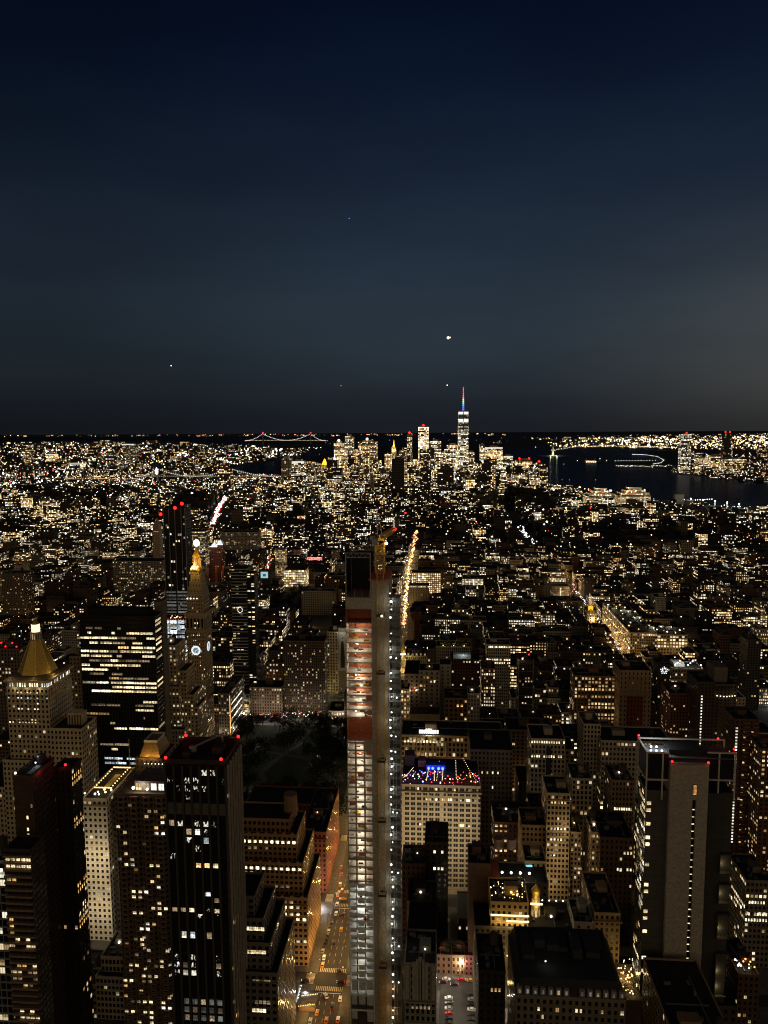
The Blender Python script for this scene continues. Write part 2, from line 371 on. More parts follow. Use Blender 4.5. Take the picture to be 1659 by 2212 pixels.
for key, c, s_ in (('W', (1, .77, .42), 1.5), ('Y', (1, .60, .22), 1.1), ('C', (.80, .92, 1), 1.1), ('N', (1, .92, .74), 1.7), ('D', (1, .72, .42), .30), ('O', (1, .45, .12), .8), ('B', (1, .83, .50), 2.3), ('G', (.8, .82, .76), .16)):
    mt = wall_glow('lit_pane_'+key, c, s_)
    PANE[key] = pane_mesh('window', mt, 2, 2); PANE[key+'b'] = pane_mesh('window_band', mt, 5, 1); PANE[key+'1'] = pane_mesh('window_single', mt, 1, 1)
def reflection_pane():                      # dark glass with broken reflections of city lights painted as emission
    m, nt, b, L = new_mat('painted_reflections'); tc = node(nt, 'ShaderNodeTexCoord'); oi = node(nt, 'ShaderNodeObjectInfo'); mp = node(nt, 'ShaderNodeMapping'); L(tc.outputs['Object'], mp.inputs[0]); mp.inputs['Scale'].default_value = (1.5, 1, .8)
    mm = node(nt, 'ShaderNodeMath', operation='MULTIPLY'); L(oi.outputs['Random'], mm.inputs[0]); mm.inputs[1].default_value = 53; cb = node(nt, 'ShaderNodeCombineXYZ'); L(mm.outputs[0], cb.inputs[0]); L(mm.outputs[0], cb.inputs[2]); L(cb.outputs[0], mp.inputs['Location'])
    nz = node(nt, 'ShaderNodeTexNoise'); L(mp.outputs[0], nz.inputs['Vector']); nz.inputs['Scale'].default_value = 1.1; nz.inputs['Detail'].default_value = 2; nz.inputs['Distortion'].default_value = 1.5
    mr = node(nt, 'ShaderNodeMapRange'); L(nz.outputs[0], mr.inputs[0])
    for i, q in enumerate((.54, .72, 0, 1.5)): mr.inputs[i+1].default_value = q
    b.inputs['Base Color'].default_value = (.012, .012, .013, 1); b.inputs['Roughness'].default_value = .2; b.inputs['Emission Color'].default_value = (1, .93, .78, 1); L(mr.outputs[0], b.inputs['Emission Strength']); m.cycles.emission_sampling = 'NONE'; return m
_sp = reflection_pane()
for k_, c_, r_ in (('S', 2, 2), ('S1', 1, 1), ('Sb', 5, 1)): PANE[k_] = pane_mesh('window', _sp, c_, r_)
NWIN = {}
def wins(par, face, fixed, a0, a1, z0, z1, nx, nz, cells, fw=.62, fh=.6, sfx='', name='window', span=1):
    """lit windows of one facade as parts: cells are (column, row from the top, tone)"""
    for i, j, t in cells:
        k = NWIN.get(par.name, 0)
        if k >= 98: return
        NWIN[par.name] = k+1
        cw, ch = (a1-a0)/nx, (z1-z0)/nz
        a = a0+(i+span/2)*cw; z = z1-(j+.5)*ch
        loc, rz = ((a, fixed-.03, z), 0) if face == 'N' else ((fixed+.03, a, z), math.pi/2) if face == 'W' else ((fixed-.03, a, z), -math.pi/2)
        inst(PANE[t+sfx], name, par, loc, (cw*span*fw if span == 1 else cw*span*.96, 1, ch*fh), rz)
def rc(nx, nz, n, tones, seed, rows=None):
    r = random.Random(seed); out = []; seen = set()
    while len(out) < n and len(seen) < nx*nz*.9:
        i, j = r.randrange(nx), r.choice(rows) if rows else r.randrange(nz)
        if (i, j) in seen: continue
        seen.add((i, j)); out.append((i, j, r.choice(tones)))
        if r.random() < .3 and i+1 < nx and (i+1, j) not in seen: seen.add((i+1, j)); out.append((i+1, j, out[-1][2]))
    return out
def tank_mesh():
    mb = MB(); q = P((.1, .07, .05))
    mb.ngon(0, 0, 2.1, 12, 3, 7, q); mb.ngon(0, 0, 2.3, 12, 7, 8.6, q, .15)
    for a in (-1.4, 1.4):
        for b in (-1.4, 1.4): mb.bar((a, b, 0), (a, b, 3), .16, q)
    m = mb.mesh('water_tank'); m.materials.append(WOOD); return m
TANK = tank_mesh()
def bulb_mesh(nm, c, s, mat=None):
    mb = MB(); st = P(tuple(q*s for q in c))
    for k in range(4):                 # a small faceted globe
        z0, z1 = -math.cos(math.pi*k/4), -math.cos(math.pi*(k+1)/4); r0, r1 = math.sin(math.pi*k/4), math.sin(math.pi*(k+1)/4)
        for i in range(8):
            a, b = 2*math.pi*i/8, 2*math.pi*(i+1)/8
            p = [(r0*math.cos(a), r0*math.sin(a), z0), (r0*math.cos(b), r0*math.sin(b), z0), (r1*math.cos(b), r1*math.sin(b), z1), (r1*math.cos(a), r1*math.sin(a), z1)]
            if r0 < 1e-6: p = [p[0], p[2], p[3]]
            elif r1 < 1e-6: p = p[:3]
            mb.face(p, st)
    m = mb.mesh(nm); m.materials.append(LAMP); return m
BULB = {k: bulb_mesh('lamp_globe', TONE[k], 3.0) for k in TONE}
BEACON = bulb_mesh('beacon', (1, .012, .012), 3.2)
OCC = []                                    # hero outlines: (xl, xr, top, visible bottom, Y, X0, X1, Y1, short name)
def rooftop(t, X0, X1, Y0, Y1, Z, r, wall, tank=.5, lampp=.25):
    w, d = X1-X0, Y1-Y0
    bx, by = X0+w*r.uniform(.15, .5), Y0+d*r.uniform(.3, .55); bw, bd, bh = min(w*.4, r.uniform(5, 10)), min(d*.35, r.uniform(4, 8)), r.uniform(2.5, 6)
    MB().box(bx, bx+bw, by, by+bd, Z, Z+bh, P(tuple(q*.8 for q in wall))).build('bulkhead', FAC, t)
    if r.random() < tank: inst(TANK, 'water_tank', t, (X0+w*r.uniform(.6, .85), Y0+d*r.uniform(.3, .7), Z), (r.uniform(.8, 1.2),)*3)
    if r.random() < lampp: inst(BULB[r.choice('nnwcy')], 'roof_lamp', t, (bx+bw*.5, by-.8, Z+2.6), (r.uniform(.35, .8),)*3)
    if r.random() < .85:
        mb = MB()
        for k in range(r.randrange(4, 11)):
            ax, ay = X0+w*r.uniform(.08, .85), Y0+d*r.uniform(.08, .85); mb.box(ax, ax+r.uniform(.8, 3.4), ay, ay+r.uniform(.8, 2.6), Z-.1, Z+r.uniform(.5, 2.4), P((.12, .12, .115)))
        ay = Y0+d*r.uniform(.2, .7); mb.box(X0+w*.1, X0+w*.85, ay, ay+.5, Z-.1, Z+.55, P((.16, .16, .15))); ax = X0+w*r.uniform(.2, .8); mb.box(ax, ax+.5, Y0+d*.1, Y0+d*.85, Z-.1, Z+.5, P((.16, .16, .15)))
        mb.build('air_handler', FAC, t)
def block(t, X0, X1, Y0, Y1, Z0, Z1, st, seed=0., name='wall', roofc=(.022, .021, .02), par=1.1, sides=None, cornice=0):
    mb = MB(); w = mb.box(X0, X1, Y0, Y1, Z0, Z1, st, seed, sides=sides)
    top = mb.f.pop(); mb.v = mb.v[:-4]; mb.uv = mb.uv[:-4]; mb.a.pop()
    o = mb.build(name, FAC, t)
    m2 = MB(); m2.face([(X0, Y0, Z1), (X1, Y0, Z1), (X1, Y1, Z1), (X0, Y1, Z1)], P(roofc)); m2.build('roof', FAC, t)
    if par: MB().ring(X0-.15, X1+.15, Y0-.15, Y1+.15, Z1-.3, Z1+par, .5, P(tuple(min(1, q*1.1) for q in st['wall']))).build('parapet', FAC, t)
    if cornice:
        MB().box(X0-cornice, X1+cornice, Y0-cornice, Y0-.003, Z1-st['fh']*1.0-.8, Z1-st['fh']*1.0, P(st['wall']), bottom=True).build('cornice', FAC, t)
    return o
def hero(name, label, cat, xL, xR, yT, Y, dep, st, yB=2400, short=None, seed=None, roof=True, par=1.1, group=None, cornice=0, tank=.4, lampp=.3, sides=None, z0=0, wallname='wall'):
    a, b = W(xL, yT, Y), W(xR, yT, Y); X0, X1, Z = a.x, b.x, (a.z+b.z)/2
    seed = seed if seed is not None else (xL*7+yT) % 97
    t = thing(name, label, cat, ((X0+X1)/2, Y+dep/2, 0), group)
    block(t, X0, X1, Y, Y+dep, z0, Z, st, seed, wallname, par=par, cornice=cornice, sides=sides)
    if roof: rooftop(t, X0, X1, Y, Y+dep, Z, random.Random(int(seed*31+xL)), st['wall'], tank, lampp)
    OCC.append((xL, xR, yT, yB, Y, X0, X1, Y+dep, short))
    return t, X0, X1, Y, Y+dep, Z
LIME = (.50, .40, .26); TAN = (.34, .22, .10); BRICK = (.16, .075, .04); WHITE = (.70, .61, .46); GREY = (.26, .235, .19); DARK = (.03, .026, .023); BROWN = (.09, .06, .036)
def beacon(t, p, r=.55, nm='red_beacon'):
    inst(BEACON, nm, t, p, (r, r, r))
def zpx(x, y, Y): return W(x, y, Y).z
def xpx(x, y, Y): return W(x, y, Y).x
# ---------------------------------------------------------------- the tower under construction
def construction_tower():
    Y = 368; D = 24
    X0, X1, X2, X3 = xpx(748, 1450, Y), xpx(803, 1450, Y), xpx(841, 1450, Y), xpx(864.5, 1450, Y)
    Zt = lambda y: zpx(775, y, Y)
    t = thing('unfinished_tower', 'slender tower under construction with lit red and white floors and a concrete core', 'tower', ((X0+X2)/2, Y+D/2, 0))
    OCC.append((744, 866, 1195, 2400, Y, X0, X3, Y+D, 'unfinished tower'))
    q = P((.3, .3, .3)); th = .45
    # concrete core, with pour lines modelled as shallow ledges
    core = MB().box(X1+.02, X2, Y+.6, Y+D, 0, zpx(822, 1256, Y), q)
    for k in range(2, 62): core.box(X1+.02, X2+.04, Y+.54, Y+.6, k*4.1, k*4.1+.12, q)
    core.build('concrete_core', CONC, t)
    MB().box(X1-1.2, X2+.1, Y+.5, Y+D, zpx(822, 1256, Y)+.01, zpx(822, 1252, Y), P((.3, .12, .08))).build('formwork', REDB, t)
    MB().box(X0, X1, Y+.05, Y+D, Zt(1316), Zt(1291), q, bottom=True).build('concrete_band', CONC, t)
    # open steel crown over the band, closed with dark netting at the back
    zb, zt = Zt(1291), Zt(1195); fr = MB(); r = .32
    for x in (X0+.3, X1-.3):
        for y in (Y+.3, Y+D-.3): fr.bar((x, y, zb), (x, y, zt), r, q)
    for y in (Y+.3, Y+D-.3):
        for z in (zt, zt-2.2): fr.bar((X0, y, z), (X1, y, z), .25, q)
        n = 9
        for k in range(n): fr.bar((X0+(X1-X0)*k/n, y, zt-2.2*(k % 2)), (X0+(X1-X0)*(k+1)/n, y, zt-2.2*((k+1) % 2)), .14, q)
    fr.build('crown_frame', STEEL, t)
    MB().box(X0+.5, X1-.5, Y+D-2, Y+D-1.6, zb, zt-2.5, q).box(X0+.1, X0+.25, Y+1, Y+D-1, zb, zt-2.5, q).build('dark_netting', BLACKP, t)
    for k in range(4): x = X0+.8+(X1-X0-1.6)*k/3; MB().bar((x, Y+.2, zb), (x, Y+.2, zb+3.4), .12, q).build('guard_post', STEEL, t)
    lv = [1346, 1367.5, 1389, 1410.5, 1432] + [1455+15.8*k for k in range(7)]
    zs = [Zt(y) for y in lv]
    zfl = [Zt(1316)]+zs+[Zt(1600)]
    edges = [(zfl[i], zfl[i+1]) for i in range(len(zfl)-1)]
    grid = [Zt(1605)-(Zt(1605)-Zt(1911))*k/19.5 for k in range(20)]+[Zt(1911)]
    low = [Zt(1911+15.9*k) for k in range(14)]+[Zt(2150), Zt(2182), Zt(2215), Zt(2245), Zt(2290), 0]
    dp = 9.5
    lvls = edges + list(zip(grid, grid[1:])) + list(zip(low, low[1:]))
    rr = random.Random(5)
    for i, (zu, zl) in enumerate(lvls):
        tall = i == len(edges)-1
        MB().box(X0, X1, Y+.1, Y+dp+.4, zl-th*.5, zl+th*.5, q, bottom=True).build('floor_slab', CONC, t)
        if zl > 60:
            MB().box(X0+.4, X1-.1, Y+.35, Y+dp, zl+th*.5+.01, zl+th*.5+.05, q).build('floor_finish', REDB if (tall or i == 0) else WHITEP, t)
        open_ = i < len(edges)
        MB().box(X0+.3, X1-.05, Y+dp, Y+dp+.3, zl+th*.5+.06, zu-th*.5, q).build('back_wall', REDB if open_ or rr.random() < .5 else WHITEP, t)
        for xa_, xb_ in ((X0, X0+.3), (X1-.05, X1+.01)): MB().box(xa_, xb_, Y+.5, Y+dp, zl+th*.5, zu-th*.5, q).build('side_wall', REDB if tall or i == 0 else WHITEP, t)
        zc = zu-th*.5-.5; h = zu-zl
        if open_: pw = 40 if i == 0 else 190 if tall else rr.choice((560, 680, 800, 940))
        elif i < len(edges)+20: pw = rr.uniform(620, 1150)
        else: pw = rr.uniform(700, 1300)
        if i and zl > 30:
            l = inst(BULB['n'], 'work_lamp', t, (X0+(X1-X0)*rr.uniform(.3, .8), Y+rr.uniform(1, 3), zc), (.22,)*3)
            if open_ and rr.random() < .6 and not tall: inst(BULB['n'], 'work_lamp', t, (X0+(X1-X0)*rr.uniform(.3, .8), Y+.4, zc), (.42,)*3)
            point('work_light', t, (X0+(X1-X0)*.5, Y+3.8, zc-.2), pw*(1 if open_ else .8), (1, .86, .68) if i < len(edges)+20 else (.90, .98, 1), .8)
        if not tall and zl > 60 and i > 0:            # stacks of board, sheeting and gear left on the floors
            mb = MB()
            for k in range(rr.randrange(2, 5)):
                x = X0+1+(X1-X0-4)*rr.random(); y = Y+1+rr.random()*(dp-4); mb.box(x, x+rr.uniform(.8, 2.6), y, y+rr.uniform(.4, 1.6), zl+.3, zl+rr.uniform(.5, 1.3), q)
            mb.build('stored_materials', rr.choice((REDB, WOOD, YELLOW, CONC, CURT)), t)
            if open_ and i > 5 and i % 2 == 0: MB().box(X0+.35, X0+(X1-X0)*.34, Y+6.4, Y+6.6, zl+.3, zu-.3, q).build('partition', REDB, t); MB().box(X0+(X1-X0)*.34, X1-.1, Y+5.2, Y+5.4, zl+.3, zu-.3, q).build('partition', REDB, t)
            elif open_ and i <= 5: MB().box(X0+(X1-X0)*rr.uniform(.3, .6), X1-.1, Y+dp-1.6, Y+dp-1.4, zl+.3, zu-.5, q).build('partition', REDB, t)
            elif i < len(edges)+20 and rr.random() < .75: f = rr.choice((0, .34, .69, .69, .69)); MB().box(X0+(X1-X0)*f+.5, X0+(X1-X0)*(f+.3), Y+3.2, Y+3.4, zl+.3, zl+(zu-zl)*rr.uniform(.5, .85), q).build('partition', REDB, t)
    gz0, gz1 = Zt(1911), Zt(1601)
    for f in (0, .31, .66, .985):
        x = X0+(X1-X0)*f; MB().box(x-.1, x+.75 if f in (.31, .66) else x+.3, Y+.02, Y+.6, gz0, gz1, q).build('concrete_mullion', CONC, t)
    for z in grid: MB().box(X0, X1, Y+.0, Y+.55, z-.42, z+.30, q, bottom=True).build('spandrel', CONC, t)
    mb = MB().box(X0+(X1-X0)*.69, X1, Y+.03, Y+.5, grid[1]+.32, Zt(1601), q); mb.build('blank_panel', CONC, t)
    for z in low[:-1]: MB().box(X0, X1, Y-.1, Y+.35, z-.4, z+.45, q, bottom=True).build('white_spandrel', plainS, t)
    for f in (0, .3, .64, .97):
        x = X0+(X1-X0)*f; MB().box(x, x+.5, Y+.05, Y+.3, 0, gz0, q).build('window_mullion', METAL if 0 < f < .9 else plainS, t)
    for zu, zl in zip(low, low[1:]):
        if zl < 20: break
        for f0, f1 in ((.05, .28), (.35, .62), (.69, .95)):
            if rr.random() < .72: MB().box(X0+(X1-X0)*f0, X0+(X1-X0)*f1, Y+1.6, Y+1.65, zl+.5+rr.random()*(zu-zl)*.25, zu-.5, q).build('blind', CURT, t)
    for z in (Zt(1316), Zt(1600)): beacon
    return X0, X1, X2, X3, Y, D
plainS = plain('white_aluminium', (.72, .74, .66), .5, .15, 1)
TX0, TX1, TX2, TX3, TY, TD = construction_tower()
def hoist():
    q = P((.3, .3, .3)); X0, X1 = TX2+.15, TX3; Y0, Y1 = TY-.5, TY+9
    zt = zpx(852, 1290, TY)
    t = thing('construction_hoist', 'scaffold hoist strung with white work lights beside the unfinished tower', 'hoist', ((X0+X1)/2, TY+2, 0))
    mb = MB(); xm = (X0+X1)/2
    for x in (X0+.1, xm-.9, xm+.5, X1): mb.bar((x, Y0, 0), (x, Y0, zt if x < xm+1 else zt), .13, q)
    for x in (X0+.1, X1): mb.bar((x, Y1, 0), (x, Y1, zt), .12, q)
    mb.build('hoist_mast', STEEL, t)
    pl, cr = MB(), MB(); z = 4; k = 0; r = random.Random(3)
    while z < zt:
        MB().box(X0, X1, Y0+.2, Y1, z, z+.18, q, bottom=True).build('platform', STEEL, t)
        cr.bar((xm-.9, Y0, z), (xm+.5, Y0, z+2), .06, q); cr.bar((xm+.5, Y0, z+2), (xm-.9, Y0, z+4), .06, q)
        if k and k % 5 != 2 and NWIN.setdefault('hoist', 0) < 95:
            NWIN['hoist'] += 1
            hi = z > 40
            inst(BULB['n' if hi else 'w'], 'work_lamp', t, (X0+r.uniform(.3, 1.2), Y0-.3, z+2.8), (r.uniform(.3, .6),)*3)
            if r.random() < .3: inst(BULB['c'], 'work_lamp', t, (xm+r.uniform(-.5, 1.5), Y0+.2, z+2.2), (r.uniform(.3, .45),)*3)
            if k % 3 == 0: point('hoist_light', t, (X0+1.2, Y0-1.5, z+2.5), 300 if hi else 260, (.95, 1, .9) if hi else (1, .6, .25), .4)
        z += 4; k += 1
    cr.build('hoist_bracing', STEEL, t)
    for f in range(int(zt/8)):                      # mesh screens behind the masts
        if r.random() < .14: continue
        z = f*8+.3; MB().box(X0+1.0, X1-.1, Y1-4.2, Y1-4.1, z+.2, z+7.6, q).build('mesh_screen', NETM, t)
NETM = plain('grey_mesh', (.26, .265, .24), .8, .5, 1.1)
hoist()
def crane():
    q = P((.3, .3, .3)); Y = TY-3.2; x0, x1 = xpx(816, 1500, Y), xpx(829.5, 1500, Y); w = x1-x0; zt = zpx(822, 1168, Y)
    t = thing('tower_crane', 'yellow lattice tower crane with a red light on its raised jib', 'crane', ((x0+x1)/2, Y, 0))
    mb = MB(); y0, y1 = Y, Y+w*.8
    cs = [(x0, y0), (x1, y0), (x1, y1), (x0, y1)]
    for c in cs: mb.bar((*c, 0), (*c, zt), .2, q)
    z = 0; s = 0
    while z < zt-3.6:
        for i in range(4):
            a, b = cs[i], cs[(i+1) % 4]; mb.bar((*a, z), (*b, z), .07, q)
            mb.bar((*a, z), (*b, z+3.6), .07, q) if s % 2 else mb.bar((*b, z), (*a, z+3.6), .07, q)
        z += 3.6; s += 1
    mb.build('mast', YELLOW, t)
    cl = MB().box(x0-.3, x1+.3, y0-.3, y1+.3, zpx(822, 1240, Y), zt, q)
    lat = MB()
    for i in range(4):
        a, b = cs[i], cs[(i+1) % 4]; g = .35
    zc = zpx(822, 1238, Y)
    for i in range(4):
        sx = -1 if cs[i][0] == x0 else 1; sy = -1 if cs[i][1] == y0 else 1
        lat.bar((cs[i][0]+.6*sx, cs[i][1]+.6*sy, zc), (cs[i][0]+.6*sx, cs[i][1]+.6*sy, zt), .26, q)
    z = zc
    while z < zt-1:
        for i in range(4):
            a, b = cs[i], cs[(i+1) % 4]; e = .6
            a2 = (a[0]+(e if a[0] > x0 else -e), a[1]+(e if a[1] > y0 else -e)); b2 = (b[0]+(e if b[0] > x0 else -e), b[1]+(e if b[1] > y0 else -e))
            lat.bar((*a2, z), (*b2, z), .12, q); lat.bar((*a2, z), (*b2, z+3), .12, q); lat.bar((*b2, z), (*a2, z+3), .12, q)
        z += 3
    lat.build('climbing_cage', YELLOW, t)
    for y in (1216, 1278 if False else 1197): MB().box(x0-1.4, x1+1.4, y0-1.2, y1+1.2, zpx(822, y, Y)-.1, zpx(822, y, Y)+.1, q, bottom=True).build('catwalk', STEEL, t)
    for y in (1330, 1455, 1645, 1775, 1935, 2090):
        z = zpx(822, y, Y); MB().ring(x0-.5, x1+.5, y0-.4, TY+.9, z-.5, z+.5, .45, q).build('tie_collar', WOOD, t)
    top = Vector(((x0+x1)/2, (y0+y1)/2, zt))
    MB().box(x0-.6, x1+.6, y0-.6, y1+.6, zt, zt+1.2, q).build('slewing_ring', YELLOW, t)
    MB().box(x0-3.2, x0-.7, y0-.5, y0+1.5, zt+.2, zt+2.2, q).build('cab', STEEL, t)
    # jib: a raised lattice boom
    tip = W(852, 1143, Y+26); foot = top+Vector((.2, .5, 1.2)); d = (tip-foot).normalized(); u = d.cross(Vector((0, 0, 1))).normalized(); v = u.cross(d)
    jb = MB(); n = 12; h = 1.25
    cr = [u*h+v*h, u*h-v*h, u*-h-v*h, u*-h+v*h]
    for c in cr: jb.bar(foot+c, tip+c*.6, .24, q)
    for k in range(n):
        for i in range(4):
            sc0 = 1-.4*k/n; sc1 = 1-.4*(k+1)/n; p0, p1 = foot+(tip-foot)*k/n, foot+(tip-foot)*(k+1)/n
            jb.bar(p0+cr[i]*sc0, p1+cr[(i+1) % 4]*sc1, .15, q); jb.bar(p0+cr[i]*sc0, p0+cr[(i+1) % 4]*sc0, .12, q)
    jb.build('jib', YELLOW, t)
    cj = MB(); back = foot+Vector((-d.x*9, -d.y*9, 0)); cj.bar(foot, back, .9, q); cj.build('counter_jib', YELLOW, t)
    MB().box(back.x-1.4, back.x+1.4, back.y-1.4, back.y+1.4, back.z-2, back.z+1, q).build('counterweight', CONC, t)
    af = MB(); apex = Vector((top.x-1.0, top.y-1, zpx(816, 1108, Y)))
    for sx in (-1.1, 1.1): af.bar((top.x+sx, y0, zt+1), apex+Vector((sx*.5, 0, 0)), .2, q); af.bar((top.x+sx, y1, zt+1), apex+Vector((sx*.5, 0, 0)), .14, q)
    af.bar(apex, tip, .06, q); af.bar(apex, back, .06, q); af.build('a_frame', STEEL, t)
    inst(BEACON, 'jib_beacon', t, tip, (1.15,)*3); point('beacon_glow', t, tip+Vector((0, -1.5, -1.5)), 400, (1, .05, .03), .5)
    inst(BULB['n'], 'work_lamp', t, (x1+1.6, y0-.5, zt-1.2), (.8,)*3); point('mast_light', t, (x1+2.5, y0-3.5, zt-2), 620, (1, .8, .5), .4)
    for y in (1330,): inst(BULB['n'], 'work_lamp', t, (top.x+.8, y0-.7, zpx(822, y, Y)), (.6,)*3)
    for y in (1300, 1420, 1560, 1700, 1860, 2020): point('mast_light', t, (top.x, y0-4.5, zpx(822, y, Y)), 120, (1, .86, .64), .8)
crane()
# ---------------------------------------------------------------- landmark buildings
def pyramid_tower():
    st = S(LIME, 3.1, 3.9, .5, .52, .16, 1.7, .72, 2, .3)
    Y = 525
    t, X0, X1, Y0, Y1, Z = hero('office_tower', 'stone tower with an octagonal gold pyramid roof and glowing lantern', 'tower', 14, 104, 1487, Y, 36, S(LIME, 3.1, 3.9, .5, .52, .10, 1.6, .72, 2, .3), 1700, 'gold pyramid tower', roof=False, cornice=.9)
    zb = zpx(60, 1575, Y)
    # lower shoulders and wings round the shaft
    block(t, X0-4, X1+3, Y0-4, Y1+6, 0, zpx(60, 1640, Y), st, 5, 'shoulder_wall')
    xw = xpx(176, 1577, Y-6); block(t, X1+3.02, xw, Y0-6, Y0+18, 0, zpx(160, 1577, Y-6), st, 9, 'wing_wall', cornice=.7)
    block(t, X0-34, X0-4.02, Y0-2, Y1+10, 0, zpx(5, 1700, Y), st, 12, 'wing_wall')
    mb = MB(); xa, xb = X1+3+(xw-X1)*.35, xw-4                  # arched pavilion on the wing roof
    for k in range(6): x = xa+(xb-xa)*k/5; mb.box(x-.4, x+.4, Y0+3, Y0+11, zpx(160, 1577, Y-6), zpx(160, 1555, Y-6), P(LIME))
    mb.box(xa-.6, xb+.6, Y0+3, Y0+11, zpx(160, 1555, Y-6)+.01, zpx(160, 1551, Y-6), P(LIME)); mb.build('roof_pavilion', FAC, t)
    n = 17; w = X1-X0                                           # floodlit loggia under the roof
    z1 = zpx(60, 1474, Y); 
    MB().box(X0+.4, X1-.4, Y0+.4, Y1-.4, Z, z1, P((.35, .27, .16))).build('loggia_wall', FAC, t)
    for k in range(n):
        if k in (0, 3, 8, 13): continue
        inst(PANE['B1'] if 3 < k < 13 else PANE['N1'], 'arched_window', t, (X0+w*(k+.5)/n, Y0+.35, (Z+z1)/2-.2), (w/n*.62, 1, (z1-Z)*.9))
    for k in range(16):
        if k % 4 == 3: continue
        inst(PANE['N1'], 'arched_window', t, (X1-.35, Y0+(Y1-Y0)*(k+.5)/16, (Z+z1)/2-.2), ((Y1-Y0)/16*.62, 1, (z1-Z)*.9), math.pi/2)
    MB().box(X0-1.2, X1+1.2, Y0-1.2, Y1+1.2, z1+.01, z1+1.6, P(LIME), bottom=True).build('eaves', FAC, t)
    for k in (.2, .5, .8): point('loggia_light', t, (X0+w*k, Y0-2.2, Z-.5), 170, (1, .82, .45), .3)
    cx = (xpx(83, 1465, Y+18)); cyy = Y+18; pz0, pz1 = zpx(83, 1462, Y+4), zpx(80, 1381, Y+18); r0 = 13.6
    MB().box(X0+1, X1-1, Y0+1, Y1-1, z1+1.6, z1+3.2, P((.2, .15, .09))).build('roof_terrace', FAC, t)
    MB().ngon(cx, cyy, r0, 8, z1+3.21, pz1, P((.3, .2, .05)), 4.2).build('gold_roof', GOLDR, t)
    mb = MB()
    for k in range(8): a = math.pi/8+math.pi*k/4; mb.bar((cx+r0*math.cos(a), cyy+r0*math.sin(a), z1+3.2), (cx+4.2*math.cos(a), cyy+4.2*math.sin(a), pz1), .38, P((.4, .3, .1)))
    mb.build('roof_ribs', LEADR, t)
    lz = zpx(80, 1357, Y+18); lt = zpx(78, 1336, Y+18)
    MB().ngon(cx, cyy, 4.0, 8, pz1+.01, pz1+6, S(LIME, 2, 6, .4, .7, .5, .8, 1)).build('lantern', FAC, t)
    MB().ngon(cx, cyy, 3.0, 8, pz1+6.01, lz+3.2, lampst('w', 1.5)).build('lit_lantern', LAMP, t)
    MB().ngon(cx, cyy, 2.8, 8, lz+3.21, lt, P((.4, .28, .1)), .05).build('spire', GOLDR, t)
    for (dx, dy) in ((-12, -19), (6, -19), (17, -8)): point('roof_flood', t, (cx+dx*1.02, cyy+dy, z1+4.5), 150 if dx < 10 else 520, (1, .72, .28), .4)
    wins(t, 'N', Y0, X0, X1, zb, Z, 13, 15, [(i, 1, 'W') for i in (3, 4, 6, 7, 9)]+[(i, 3, 'C') for i in (0, 3, 4, 6, 7, 9, 12)]+[(i, 5, 'W') for i in (5, 9)]+[(i, 7, 'B') for i in (3, 4, 6, 8, 9)]+rc(13, 15, 12, 'WYWD', 4, (9, 11, 12, 13)), .5, .52, '1')
pyramid_tower()
